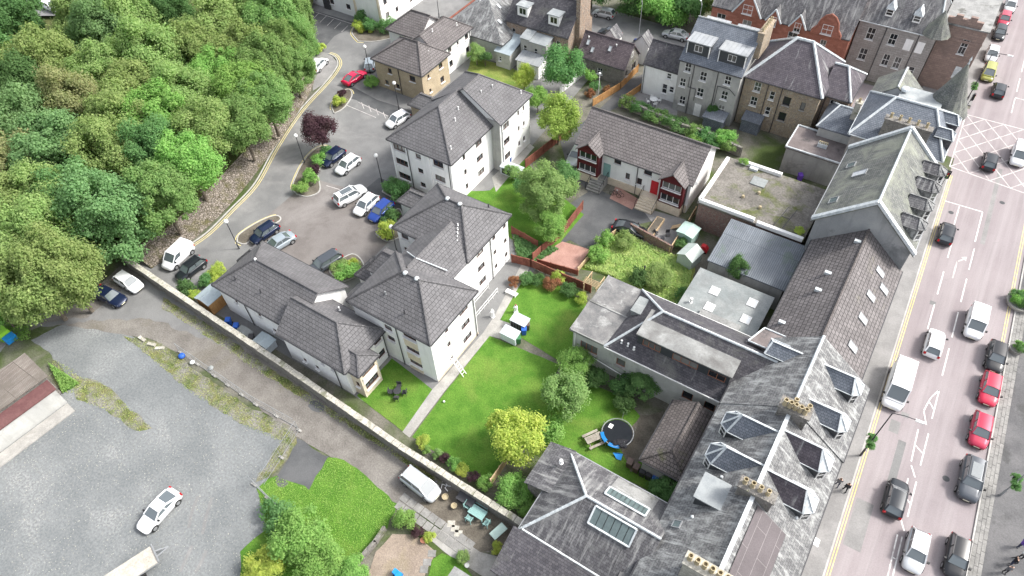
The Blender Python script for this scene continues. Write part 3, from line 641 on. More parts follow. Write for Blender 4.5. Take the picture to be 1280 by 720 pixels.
for x, y, z in ((-54.3, 24.3, 5.75), (-50.4, 24.4, 5.85)): vent_pipe(e1, (x, y, z), .55, .06, 'dark_metal')
vent_pipe(e1, (-41.3, 27.0, 5.9), .6); vent_pipe(e1, (-52.9, 26.7, 7.5), .25, .1)
panel(e1, 'meter_panel', -56.82, -56.9, 24, 26, 1, 3, 'harl_white')
# E3 three-storey
E3W = wn('E', 33.6, S3, 1.5, .95) + wn('E', 30.6, S3, .55, .8) + wn('S', [-35.6], (3.35, 5.2), 1.0, .85) + wn('S', -32.7, S3, 1.7, .85) + wn('W', [30, 33], S3, 1.3, 1.0)
e3 = house('apartment_block', 'white three-storey flats with cream window bay beside the ladder on the lawn', -40.25, -29.95, 28, 35.5, 7.3, 3.4, 'x', 4.9, 4.0, 'harl_white', 'estate_tile', wins=E3W, pipes=(('S', -34.4), ('E', 35.2)))
for z0, z1 in ((.0, .93), (1.85, 3.33), (4.25, 5.73)): panel(e3, 'bay_panel', -33.6, -31.85, 27.93, 27.995, z0, z1, 'brick_cream')
panel(e3, 'base_course', -29.96, -29.92, 28, 35.5, 0, .35, 'brick_cream')
for a, b in (((-35.35, 31.75), (-35.3, 31.75)), ((-33.9, 31.75), (-33.8, 31.75))): MB().blob((a[0], a[1], 10.72), .28, 8, 5, 0, .7).build('ridge_terminal', 'lead_white', e3)
vent_pipe(e3, (-33.6, 28.9, 8.2), .75, .06, 'dark_metal'); vent_pipe(e3, (-36.5, 29.6, 8.9), .4, .06, 'grey_metal')
house('', '', -45.6, -43.0, 33.8, 36.6, 2.6, 1.2, 'x', 1.2, 0, 'harl_white', 'estate_tile', root=e3, ov=.3)
house('', '', -43.1, -40.0, 33.6, 36.8, 5.2, 1.9, 'x', 1.4, 0, 'harl_white', 'estate_tile', root=e3, ov=.3, gutter=None)
# link between E3 and E4
house('', '', -39.6, -33.2, 33.4, 40.6, 7.2, 2.5, 'y', 0, 0, 'harl_white', 'estate_tile', root=e3, ov=.3, gutter=None, cap='estate_tile')
MB().path([(-38.9, 35.9, 8.1), (-36.4, 34.55, 9.75), (-33.6, 36.0, 8.0)], .07).build('valley_flashing', 'lead_white', e3)
# E4
E4W = wn('E', 41.1, S3, 1.6, .95) + wn('E', [44.0, 46.2], S3, .6, .75) + wn('S', -42, S3, 1.0, .9)
e4 = house('apartment_block', 'white three-storey flats between two flats blocks with a stair of vents on its roof', -43.05, -33.15, 38.9, 46.9, 7.3, 3.3, 'x', 5.0, 3.6, 'harl_white', 'estate_tile', wins=E4W, pipes=(('S', -33.4), ('E', 43.2)))
for x in (-38.3, -36.6): MB().blob((x, 42.9, 10.62), .28, 8, 5, 0, .7).build('ridge_terminal', 'lead_white', e4)
for i in range(5): vent_pipe(e4, (-34.9 - .18*i, 39.7 + .32*i, 8.35 + .27*i), .3, .05)
vent_pipe(e4, (-35.2, 46.2, 8.1), .55, .07, 'dark_metal')
house('', '', -49.3, -46.3, 46.2, 48.6, 2.6, 1.1, 'x', 1.1, 0, 'harl_white', 'estate_tile', root=e4, ov=.3)
panel(e4, 'porch_link', -46.4, -43, 46.0, 46.88, 0, 3.2, 'harl_white')
# E5, E6
E5W = wn('S', -52.7, S3, 2.0, 1.05) + wn('S', -49.6, S3, .85, .8) + wn('S', -46.4, S3, 1.6, .95) + wn('E', 57.2, S3, 1.4, .95) + wn('E', 53.9, S3, .55, .9)
e5 = house('apartment_block', 'white three-storey flats facing the car park with clipped shrubs at its foot', -54.05, -44.35, 51.15, 60.2, 7.3, 3.7, 'y', 5.1, 0, 'harl_white', 'estate_tile', wins=E5W, pipes=(('S', -44.7), ('S', -51.3)))
for x0, x1 in ((-54.06, -51.4), (-48.0, -44.36)): panel(e5, 'projecting_bay', x0, x0+.3, 51.0, 51.149, 0, 7.2, 'harl_white')
for x, y, z in ((-47, 56.2, 9.35), (-47.6, 57.8, 9.85), (-45.2, 52.6, 8.1)): vent_pipe(e5, (x, y, z), .5)
house('', '', -61.3, -58.5, 63.5, 66.3, 2.6, 1.2, 'x', 1.2, 0, 'brick_beige', 'estate_tile', root=e5, ov=.3)
E6W = wn('E', 61.6, (1.2, 3.7, 6.2), 1.4, 1.0) + wn('E', [64.6, 65.9], (1.4, 3.9, 6.4), .45, .8)
e6 = house('apartment_block', 'tallest white flats block with grey end wall behind the bins', -53.4, -42.95, 60.2, 67.4, 8.0, 3.6, 'y', 0, 4.2, 'harl_white', 'estate_tile', wins=E6W, pipes=(('E', 60.5),))
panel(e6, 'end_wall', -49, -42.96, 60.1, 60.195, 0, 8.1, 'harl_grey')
for x, y, z in ((-46.6, 61.6, 10.4), (-46.2, 63.6, 10.2), (-43.6, 66.4, 8.6)): vent_pipe(e6, (x, y, z), .5)
# E7, E8
E7W = wn('S', [-68.4], (3.1,), .7, .9) + wn('S', [-64.0], (3.1,), 1.1, 1.0) + wn('S', [-67.3, -69.5], (.8,), .7, .8) + wn('E', [72.3], S2, .9, 1.0) + wn('E', [69.2], S2, .5, .6)
e7 = house('apartment_block', 'beige brick two-storey flats with a dark hipped tile roof and lamp before it', -71.35, -62.1, 67.65, 74.2, 4.9, 2.9, 'x', 4.6, 3.0, 'brick_beige', 'brown_tile', wins=E7W, cap='brown_tile', pipes=(('S', -66.6),))
panel(e7, 'east_cladding', -62.099, -62.06, 67.66, 74.1, 0, 5.0, 'brick_cream') if False else None
E8W = wn('E', [76.6, 81.2], S2, .9, 1.1) + wn('E', [78.8], (3.7,), .5, .6) + wn('E', [75.0], (3.7,), .5, .6)
e8 = house('apartment_block', 'white two-storey flats joined behind the beige brick block', -69.3, -63.5, 73.6, 82.3, 4.9, 2.4, 'y', 0, 3.0, 'harl_white', 'brown_tile', wins=E8W, cap='brown_tile', pipes=(('E', 82),))
house('', '', -75.3, -69, 75.9, 82, 4.7, 2.5, 'x', 3.3, 0, 'harl_white', 'brown_tile', root=e8, cap='brown_tile')
for r_, x, y, z in ((e7, -63.4, 71.5, 6.0), (e8, -64.3, 80, 6.2), (e8, -65.6, 75.5, 7.0)): vent_pipe(r_, (x, y, z), .5)
# E9 far flats
E9W = wn('S', [-83.4, -86.8], (1.1, 3.6, 6.1), 1.6, 1.0) + wn('S', [-90.5, -94.5, -99], (1.1, 3.6, 6.1), 1.0, 1.0) + wn('E', [83.4], (1.1, 3.6, 6.1), .9, 1.1) + wn('E', [86, 90, 94, 98], (1.1, 3.6, 6.1), .7, .9)
e9 = house('apartment_block', 'white flats with rounded bushes at its corner beside the upper car park', -104, -82.3, 82.3, 102, 8.2, 3.8, 'y', 5, 5, 'harl_white', 'brown_tile', wins=E9W, cap='brown_tile')
panel(e9, 'corner_bay', -88.2, -82.25, 81.9, 82.29, 0, 8.1, 'harl_white')
for x in (-88.2, -82.6): panel(e9, 'corner_pier', x-.2, x+.2, 81.75, 81.9, 0, 8.1, 'brick_cream')
panel(e9, 'entrance_screen', -96.4, -95, 81.9, 82.29, 0, 8, 'dark_metal')
# ---------------------------------------------------------------- white villas with maroon bays
vw = wn('S', [-28.2], (3.75,), 1.0, .95, 'dark') + wn('S', [-23.9], (3.75,), 1.1, .95, 'dark') + wn('S', [-26.6], (1.9,), .6, 1.0, 'dark') + wn('S', [-24.9], (1.75,), .7, 1.05, 'dark')
villa = house('semi_detached_house', 'white semi-detached houses with maroon timber bays and a brown tiled roof', -34.0, -18.1, 65.3, 73.1, 4.95, 3.1, 'x', 0, 0, 'harl_white', 'brown_tile', wins=vw, cap='brown_tile', pipes=(('S', -25.3), ('S', -18.5)))
panel(villa, 'base_course', -33.9, -18.15, 65.2, 65.295, 0, 1.15, 'brick_cream')
for x0 in (-33.5, -21.7):
    x1 = x0+3.1; xm = (x0+x1)/2
    b = MB(); wall_ring(villa, b, x0, x1, 64.15, 65.29, 1.3, 5.1, [('S', xm, 1.75, 2.5, 1.1, 'white'), ('S', xm, 3.75, 2.5, 1.05, 'white')])
    b.face([(x0, 64.15, 5.1), (x1, 64.15, 5.1), (xm, 64.15, 6.15)]); b.build('bay', 'timber_maroon', villa)
    panel(villa, 'bay_base', x0-.05, x1+.05, 64.1, 65.19, 0, 1.3, 'brick_cream')
    roof(villa, x0-.25, x1+.25, 63.85, 67.6, 5.0, 1.45, 'y', 0, 0, 'brown_tile', 'brown_tile', .12)
for x, m, w_ in ((-29.6, 'teal', 1.0), (-22.75, 'red_plastic', 1.0)): MB().box(x-w_/2, x+w_/2, 65.2, 65.28, 1.2, 3.25).box(x+w_/2-.18, x+w_/2-.1, 65.12, 65.2, 2.1, 2.25).build('door', m, villa)
for xs, ws, n in ((-30.3, 2.0, 6), (-22.9, 2.4, 6)):
    st = MB()
    for i in range(n): st.box(xs-ws/2, xs+ws/2, 65.18-.32*(n-i)-.6, 65.18, .2*i, .2*(i+1))
    s_ = st.build('steps', 'slab_grey' if xs < -26 else 'brick_cream', villa)
    for q in (-1, 1):
        h_ = MB(); x = xs+q*ws/2
        h_.bar((x, 65.1, 2.1), (x, 62.7, 1.0), .05); h_.bar((x, 65.1, 1.2), (x, 65.1, 2.1), .05); h_.bar((x, 62.7, 0), (x, 62.7, 1.0), .05); h_.bar((x, 63.9, .7), (x, 63.9, 1.55), .05); h_.build('handrail', 'black_plastic', s_)
MB().lathe((-18.0, 66.2, 4.2), [(.05, 0), (.35, .1), (.38, .13), (.3, .1), (.05, .04)], 12).build('satellite_dish', 'grey_metal', villa)
# ---------------------------------------------------------------- dormers
def dormer(root, x, y, dx, zb, w=2.0, d=2.6, hw=1.15, hr=.95, ee=.1, rmat='slate_grey', fmat='white_paint', cap='lead_white', cheek='slate_dark', hip=.8, cant=0.0, fmat2=None, valley=0.0):
    """roof dormer, plain or canted; front at (x, y) facing dx (+1 east, -1 west, 2 south), zb sill height"""
    ang = {1: 0, -1: math.pi, 2: -math.pi/2}[dx]
    M = Matrix.Translation((x, y, zb)) @ Matrix.Rotation(ang, 4, 'Z')      # local +x is the front
    f = w/2*(.5 if cant else 1)                                            # half width of the front light
    pl = [(-d, -w/2), (-cant, -w/2), (0, -f), (0, f), (-cant, w/2), (-d, w/2)]
    if not cant: pl = [(-d, -w/2), (0, -f), (0, f), (-d, w/2)]
    o = MB()
    for p, q in zip(pl, pl[1:]): o.face([(*p, -.6), (*q, -.6), (*q, hw), (*p, hw)])
    o.face([(*p, hw) for p in pl]); o = o.xf(M).build('dormer', cheek, root)
    for p, q in zip(pl[1:-1], pl[2:-1]):
        p, q = Vector(p), Vector(q); L = (q-p).length; u = (q-p)/L; N = M @ Matrix.Translation((p.x, p.y, 0)) @ Matrix.Rotation(math.atan2(u.y, u.x), 4, 'Z')
        fr = MB()
        for a0, a1, c, e in ((0, L, -.12, .1), (0, L, hw-.12, hw-.005), (0, .1, .1, hw-.12), (L-.1, L, .1, hw-.12), (.1, L-.1, hw*.5-.03, hw*.5+.03)): fr.box(a0, a1, -.06, .015, c, e)
        fr.xf(N).build('frame', fmat, o); MB().box(.06, L-.06, -.03, -.01, 0, hw-.06).xf(N).build('pane', 'window_glass', o)
    e = ee; z = hw-.02
    k = (f+e)/f
    ev = [(-d, -w/2-e), (-cant, -w/2-e)] + ([(e, -f*k)] if cant else []) + ([(e, f*k)] if cant else []) + [(-cant, w/2+e), (-d, w/2+e)]
    if not cant: ev = [(-d, -w/2-e), (e, -w/2-e), (e, w/2+e), (-d, w/2+e)]
    ev = [V(*p, z) for p in ev]; R0, R1 = V(-hip, 0, hw+hr), V(-d, 0, hw+hr)
    rb = MB().slab([ev[0], ev[1], R0, R1], .07).slab([ev[-2], ev[-1], R1, R0], .07)
    rr = rb.xf(M).build('dormer_roof', rmat, o)
    fb = MB()
    for p, q in zip(ev[1:-1], ev[2:-1]): fb.slab([p, q, R0], .07)
    fb.xf(M).build('hip_facet', fmat2 or rmat, rr)
    cb = MB(); up = V(0, 0, .03)
    for p, q in [(R0, R1)] + [(p, R0) for p in ev[1:-1]]: cb.bar(p+up, q+up, .16, .06)
    for p, q in zip(ev[1:-1], ev[2:-1]): cb.bar(p, q, .08, .1)
    for p, q in ((ev[0], ev[1]), (ev[-2], ev[-1])): cb.bar(p, q, .06, .08)
    if valley:
        for sgn in (-1, 1): cb.bar(R1+V(0, 0, .02), V(-d+valley, sgn*(w/2+e+.05), z+.08), .2, .07)
    cb.xf(M).build('lead_flashing', cap, rr)
    return o
def box_dormer(root, x0, x1, y0, y1, z0, z1, back, roofm, frontm, wins, side='S', trim='white_paint', ov=.18):
    mb = MB(); wall_ring(None, mb, x0, x1, y0, y1, z0, z1, [(side, a, b, c, d, e) for a, b, c, d, e in wins])
    o = mb.build('box_dormer', frontm, root)
    for a, b, c, d, e in wins:
        p, ang = {'S': ((a, y0, b), -math.pi/2), 'E': ((x1, a, b), 0), 'W': ((x0, a, b), math.pi)}[side]
        window(root, p, ang, c, d, e, sill=False, inset=.03)
    MB().slab([(x0-ov, y0-ov, z1), (x1+ov, y0-ov, z1), (x1+ov, y1, z1+back), (x0-ov, y1, z1+back)], .14).xf(Matrix.Translation((0, 0, .14))).build('dormer_roof', roofm, o)
    return o
def skew(root, pts, w=.4, h=.22, mat='lead_white'): 
    mb = MB()
    for a, b in zip(pts, pts[1:]): mb.bar(a, b, w, h)
    return mb.build('skew_cope', mat, root)
# ---------------------------------------------------------------- hall behind the lawn (H15) with flat wing
hw_ = wn('S', [-13.9], (2.4,), 1.0, 1.2, 'rust') + wn('S', [-6.6, -4.3], (2.2,), 1.1, 1.3, 'rust')
hall = house('rear_building', 'grey harled building with slate roof and long flat dormer beside the lawn', -15.4, 2.0, 38.3, 46.3, 5.0, 3.5, 'x', 3.9, 0, 'render_pale', 'slate_dark', wins=hw_, cap='lead_white', gutter='white_paint', capr=.13)
b = MB(); wall_ring(hall, b, -19.5, -15.41, 38.3, 46.4, 0, 4.95, [('S', -17.6, 2.2, 2.0, 1.4, 'rust')]); b.build('flat_wing', 'render_pale', hall)
fr_ = MB().slab([(-19.8, 38.0, 5.0), (-15.0, 38.0, 5.0), (-15.0, 42.2, 5.28), (-19.8, 42.2, 5.28)], .2).slab([(-19.8, 42.2, 5.1), (-14.8, 42.2, 5.1), (-14.8, 46.6, 5.0), (-19.8, 46.6, 5.0)], .2).build('flat_roof', 'felt_worn', hall)
MB().bar((-19.8, 42.2, 5.3), (-15.3, 42.2, 5.3), .16, .1).bar((-19.75, 38, 5.05), (-19.75, 46.6, 5.05), .1, .12).bar((-19.8, 38.03, 5.05), (-15.3, 38.03, 5.05), .1, .12).build('roof_roll', 'felt_roof', fr_)
MB().tube((-19.2, 38.15, 0), (-19.2, 38.15, 4.9), .06).build('downpipe', 'white_paint', hall); MB().bar((-19, 38.12, 2.2), (-12, 38.12, 1.0), .08).build('waste_pipe', 'white_paint', hall)
MB().slab([(-15.2, 42.3, 6.55), (-13.4, 42.3, 6.55), (-13.4, 44.6, 6.45), (-15.2, 44.6, 6.45)], .25).box(-15.1, -13.5, 42.4, 44.5, 4.6, 6.25).build('box_vent', 'felt_pale', hall)
box_dormer(hall, -12.9, -3.5, 39.3, 42.6, 5.6, 7.5, .12, 'felt_stained', 'grey_slate_cheek', [(-11.4, 6.1, 1.9, .95, 'rust'), (-7.9, 6.1, 2.6, .95, 'rust'), (-4.7, 6.1, 1.7, .95, 'rust')])
MB().bar((-13, 38.9, 5.62), (-3.5, 38.9, 5.62), .12, .1).build('roof_flashing', 'lead_white', hall)
for x, y in ((-14.3, 38.8), (-13.6, 38.8), (-12.9, 38.7)): vent_pipe(hall, (x, y, 5.6), .45, .08)
dormer(hall, -1.4, 39.4, 2, 6.0, 1.3, 2.4, 1.0, .7, rmat='slate_dark', hip=.5)
MB().slab([(-3.6, 43.8, 7.75), (2, 43.8, 7.75), (2, 46.2, 7.6), (-2.8, 46.2, 7.6)], .3).build('felt_platform', 'felt_purple', hall)
MB().path([(-3.6, 43.8, 7.8), (2, 43.8, 7.8), (2, 46.2, 7.65), (-2.8, 46.2, 7.65), (-3.6, 43.8, 7.8)], .09).build('platform_edge', 'lead_white', hall)
vent_pipe(hall, (.6, 40.6, 7.1), .4, .14, 'white_paint')
# flat-roofed workshops behind
def flat(name, label, x0, x1, y0, y1, z, wall, rmat, slope=0, ov=.2, wins=(), cat='building', edge=None, th=.18):
    r = thing(name, label, cat, ((x0+x1)/2, (y0+y1)/2, 0))
    b = MB(); wall_ring(r, b, x0, x1, y0, y1, 0, z-.1, wins); b.build('wall', wall, r)
    MB().slab([(x0-ov, y0-ov, z), (x1+ov, y0-ov, z), (x1+ov, y1+ov, z+slope), (x0-ov, y1+ov, z+slope)], th).build('roof', rmat, r)
    if edge:
        e = MB(); q = ov-.08
        for a, c in (((x0-q, y0-q, z+.06), (x1+q, y0-q, z+.06)), ((x1+q, y0-q, z+.06), (x1+q, y1+q, z+.06+slope)), ((x1+q, y1+q, z+.06+slope), (x0-q, y1+q, z+.06+slope)), ((x0-q, y1+q, z+.06+slope), (x0-q, y0-q, z+.06))): e.bar(a, c, .16, .22)
        e.build('roof_edge', edge, r)
    return r
f16 = flat('workshop', 'flat pale felt roofed workshop with four square rooflights', -11.9, -3.7, 46.9, 54.3, 3.2, 'harl_grey', 'felt_pale')
for x, y in ((-9.4, 52.0), (-9.0, 49.6), (-5.3, 52.5), (-5.1, 50.0)): skylight(f16, (x, y, 3.2), 0, 0, 1.15, 1.0, 'skylight', 'white_paint')
MB().box(-9.6, -5.2, 47.0, 48.7, 3.2, 3.55).build('roof_box', 'felt_roof', f16); vent_pipe(f16, (-11, 49.2, 3.2), .7, .12)
f17 = flat('metal_shed', 'grey corrugated metal roofed shed between the flat roofs', -11.6, -3.1, 55.7, 62.3, 3.7, 'harl_grey', 'corrugated', .7)
MB().box(-7.8, -7.3, 58.5, 60.3, 4.0, 4.06).build('roof_patch', 'roof_glass', f17) if False else None
f18 = flat('brick_store', 'red brick store with gravelled flat roof and white parapet beside the villas', -16.2, -3.7, 63.4, 73.0, 4.3, 'brick_red', 'gravel_roof')
for a, c in (((-16.2, 63.5), (-9.4, 63.5)), ((-16.2, 63.5), (-16.2, 72.6)), ((-9, 63.2), (-3.6, 63.2)), ((-14.5, 72.9), (-9.3, 72.9))): MB().bar((*a, 4.5), (*c, 4.5), .42, .5).build('parapet', 'harl_white', f18)
MB().box(-12.2, -10.4, 69.6, 71.2, 4.3, 4.42).build('hatch', 'felt_pale', f18); MB().box(-13.2, -12.2, 72.1, 72.8, 4.3, 4.6).build('hatch', 'lead_white', f18)
for x, y in ((-12, 66.8), (-10.6, 68.4), (-9.6, 66)): MB().lathe((x, y, 4.3), [(.2, 0), (.18, .3), (.12, .34)], 8).build('roof_vent', 'clay_pot', f18)
MB().bar((-7.2, 63.9, 4.4), (-6.6, 66.8, 5.3), .06).bar((-6.2, 63.9, 4.4), (-5.6, 66.8, 5.3), .06).bar((-6.8, 65.3, 4.9), (-5.9, 65.3, 4.9), .05).build('ladder_rail', 'dark_metal', f18)
f19 = flat('back_store', 'brown felt flat roofed store with white front edge in the back court', -10.7, -3.6, 79.4, 84.4, 4.0, 'harl_grey', 'felt_purple', edge='lead_white')
MB().box(-7.4, -6.2, 81.3, 81.9, 4, 4.5).build('vent_box', 'lead_white', f19)
for i in range(5): MB().lathe((-7.25+i*.24, 81.6, 4.5), [(.1, 0), (.09, .25), (.11, .3)], 8).build('vent_cowl', 'clay_pot', f19)
# ---------------------------------------------------------------- high street row
# H11 tall gable-ended tenement
h11 = house('tenement', 'tall grey tenement with white-coped gable and mossy slate roof on the high street', -3.1, 6.6, 62.0, 75.8, 9.0, 4.7, 'y', 0, 0, 'render_gable', 'slate_green', cap='lead_white', gutter='grey_metal', capr=.12)
for y in (61.9, 75.9): skew(h11, [(-3.5, y, 9.15), (1.75, y, 13.9), (7.0, y, 9.15)], .5, .3)
for x, y, w_, h_, m in ((-1.1, 69, 1.0, 1.6, 'skylight'), (-2.3, 71.4, .9, 1.0, 'roof_glass'), (-2.3, 64.6, 1.0, 1.0, 'roof_glass')): skylight(h11, (x, y, 9+4.7*(1-abs(x-1.75)/5.2)+.03), math.pi, math.atan(4.7/5.2), w_, h_, m)
for y in (64.3, 67.6, 70.9, 74.0): dormer(h11, 6.8, y, 1, 9.5, 1.9, 2.5, 1.5, .75, rmat='slate_grey', hip=.8, cant=.5, fmat2='slate_lichen', cheek='slate_lichen', cap='slate_lichen')
# H12 lower tiled block
h12 = house('shop_building', 'lower shop building with interlocking brown tiles and moss along the ridge', -2.3, 6.5, 45.3, 61.9, 6.1, 4.0, 'y', 0, 0, 'harl_grey', 'interlock_tile', cap='moss_tile', gutter='dark_metal', capr=.1)
sl12 = math.atan(4/4.75)
zr = lambda x: 6.1+4*(1-abs(x-2.1)/4.75)+.03
for x, y, m in ((4.7, 58.9, 'skylight'), (5.7, 57.6, 'skylight'), (4.75, 55.2, 'skylight'), (4.85, 52, 'skylight'), (4.95, 48.2, 'skylight')): skylight(h12, (x, y, zr(x)), 0, sl12, .8, 1.25, m)
for x, y in ((.3, 55.3), (.15, 52.7), (-1.6, 48.2), (1.6, 60)): MB().box(x-.35, x+.35, y-.18, y+.18, zr(x)-.1, zr(x)+.22).build('roof_vent', 'lead_white', h12)
MB().bar((-2.6, 45.4, 6.3), (2.1, 45.4, 10.2), .3, .12).build('verge', 'dark_metal', h12)
# H13
R13 = dict(x0=-3.2, x1=7.5); 
h13 = house('corner_building', 'slate roofed corner building with canted white dormers and clustered chimney pots', -3.0, 7.4, 37.3, 45.2, 6.3, 4.3, 'y', 0, 0, 'ashlar_grey', 'slate_lichen', cap='lead_white', gutter='dark_metal', capr=.13)
for y in (43.2, 39.0): dormer(h13, 6.8, y, 1, 7.0, 1.9, 4.0, 1.6, 1.2, rmat='slate_blue', cant=.5, hip=.9, fmat2='lead_white', valley=1.6, cheek='grey_slate_cheek')
dormer(h13, -1.6, 43.3, -1, 7.6, 1.7, 3.2, 1.3, .9, rmat='slate_blue', hip=.1, ee=.15, valley=1.2)
chimney(h13, 1.2, 3.6, 35.95, 37.1, 8.5, 11.1, 'rubble_grey', [(1.5+i*.42, 36.3) for i in range(5)] + [(2.2, 36.8), (3.3, 36.75)], .19, .75)
# H14
h14 = house('slate_tenement', 'long lichen streaked slate roofed tenement with four canted dormers and a dark roof panel', -3.0, 7.3, 12, 37.25, 6.2, 4.3, 'y', 0, 0, 'ashlar_grey', 'slate_lichen', cap='lead_white', gutter='dark_metal', capr=.15)
for y in (34.6, 30.5): dormer(h14, 6.6, y, 1, 7.1, 2.1, 4.45, 1.6, 1.65, rmat='slate_purple', hip=1.1, cant=.6, fmat2='lead_white', valley=1.9, cheek='grey_slate_cheek')
for y in (34.2, 30.7): dormer(h14, -2.3, y, -1, 7.1, 2.1, 4.45, 1.5, 1.7, rmat='slate_blue', hip=1.2, cant=.6, valley=1.9, cheek='grey_slate_cheek')
zs = lambda x: 6.2+4.3*(1-abs(x-2.15)/5.5)
box_dormer(h14, -1.6, 1.3, 26.1, 28.4, 7.2, 9.05, 0, 'zinc', 'grey_slate_cheek', [(27.25, 8.1, 1.6, .7, 'white')], 'W')
MB().slab([(2.75, 19, zs(2.75)+.12), (5.5, 19, zs(5.5)+.12), (5.5, 27.4, zs(5.5)+.12), (2.75, 27.4, zs(2.75)+.12)], .1).build('felt_panel', 'felt_panel', h14)
chimney(h14, .9, 3.6, 27.6, 28.5, 8.5, 11.0, 'rubble_grey', [(1.2+i*.6, 28.05) for i in range(4)], .18, .65)
chimney(h14, -.3, 3.4, 19.9, 20.8, 8, 11.2, 'cope_stone', [(-.05+i*.55, 20.35) for i in range(7)], .19, .7)
skylight(h14, (-2.0, 24, zs(-2)+.03), math.pi, .66, .7, .8, 'roof_glass')
for x, y in ((-1.2, 24.9), (-.5, 29), (5.8, 29.3)): MB().blob((x, y, zs(x)+.08), .16, 7, 4).build('roof_cowl', 'lead_white', h14)
for t in (8.2,): MB().bar((2.15, 12.5, 10.62), (2.15, 36.6, 10.62), .34, .1).build('lead_ridge', 'lead_white', h14)
MB().slab([(7.4, 30.3, 3.2), (8.6, 30.3, 3.0), (8.6, 31.0, 3.0), (7.4, 31.0, 3.2)], .12).build('shop_sign', 'white_paint', h14)
# H21 shed-like outbuilding, H22 hipped building with glass roof strips
h21 = house('outbuilding', 'mossy tile roofed outbuilding with the bin row against its wall', -7.3, -3.15, 29.9, 36.9, 3.0, 1.5, 'y', 1.6, 0, 'render_pale', 'moss_tile', ov=.25, cap='moss_tile', capr=.08)
h22 = house('slate_workshop', 'slate roofed workshop with two strips of roof glass near the trampoline', -12.9, -2.9, 18.1, 26.2, 4.3, 3.2, 'x', 4.0, 0, 'rubble_grey', 'slate_grey', cap='lead_white', gutter='grey_metal', capr=.12)
MB().slab([(-15.15, 21.75, 4.05), (-12.5, 21.75, 4.9), (-12.5, 26.45, 4.9), (-15.15, 26.45, 4.05)], .15).build('wing_roof', 'slate_grey', h22)
b = MB(); wall_ring(h22, b, -14.9, -12.8, 21.95, 26.2, 0, 4.0, [('W', 24, 1.2, 1.0, 1.2, 'sash')]); b.build('wing_wall', 'rubble_grey', h22)
zq = lambda y: 4.3+3.2*(1-abs(y-22.15)/4.4)
for ya, yb, az, nm in ((23.5, 24.6, math.pi/2, 9), (20.6, 21.85, -math.pi/2, 6)):
    za, zb = zq(ya)+.14, zq(yb)+.14; fb = MB(); x0, x1 = -8.2, -4.5
    for a, c in (((x0, ya, za), (x1, ya, za)), ((x0, yb, zb), (x1, yb, zb)), ((x0, ya, za), (x0, yb, zb)), ((x1, ya, za), (x1, yb, zb))): fb.bar(a, c, .14, .16)
    o = fb.build('roof_glazing', 'lead_white', h22)
    for i in range(nm):
        a, c = x0 + (x1-x0)*i/nm, x0 + (x1-x0)*(i+1)/nm
        MB().slab([(a+.03, ya, za), (c-.03, ya, za), (c-.03, yb, zb), (a+.03, yb, zb)], .05).build('pane', 'roof_glass', o)
MB().slab([(-8.2, 24.6, zq(24.6)+.06), (-4.3, 24.6, zq(24.6)+.06), (-4.3, 26.4, zq(26.4)+.06), (-8.2, 26.4, zq(26.4)+.06)], .05).build('felt_apron', 'felt_roof', h22)
vent_pipe(h22, (-13, 24.6, 5.2), .5, .12); MB().path([(-12.9, 17.9, 4.6), (-4.5, 17.9, 4.6)], .12).build('lead_valley', 'lead_white', h22)
h22b = thing('lean_to', 'dark slate lean-to below the workshop beside the teal table', 'building', (-9, 16, 0))
MB().slab([(-13.6, 14.0, 3.3), (-5.6, 14.0, 3.3), (-5.6, 17.7, 4.9), (-13.6, 17.7, 4.9)], .15).build('roof', 'slate_dark', h22b)
b = MB(); wall_ring(None, b, -13.3, -5.9, 14.3, 17.6, 0, 3.3, []); b.face([(-13.3, 17.6, 3.3), (-13.3, 14.3, 3.3), (-13.3, 17.6, 4.75)]); b.build('wall', 'rubble_grey', h22b)
for x in (-12, -10.2, -8.4): MB().box(x-.2, x+.2, 13.9, 14.05, 2.9, 3.2).build('gutter_bracket', 'white_paint', h22b)
h23 = thing('felt_annexe', 'grey felt roofed annexe with a tan coped wall beside the slate workshop', 'building', (-2.5, 17, 0))
MB().slab([(-4.3, 12, 5.2), (0, 12, 6.2), (0, 20.6, 6.2), (-4.3, 20.6, 5.2)], .2).build('roof', 'felt_worn', h23)
MB().box(-4.25, -.05, 20.65, 21.1, 0, 5.9).box(-4.3, -.05, 20.6, 21.15, 5.9, 6.1).build('coped_wall', 'cope_stone', h23)
b = MB(); wall_ring(None, b, -4.1, -.1, 12, 20.5, 0, 5.1, []); b.build('wall', 'rubble_grey', h23)
# corner of a roof at the bottom edge
hb = thing('garden_store', 'weathered pale roofed store at the garden path end', 'building', (-15, 11, 0))
MB().slab([(-16.6, 8, 2.3), (-13, 8, 2.7), (-13, 12.9, 2.7), (-16.6, 12.9, 2.3)], .15).build('roof', 'felt_roof', hb)
b = MB(); wall_ring(None, b, -16.4, -13.2, 8.2, 12.7, 0, 2.25, []); b.build('wall', 'render_pale', hb)
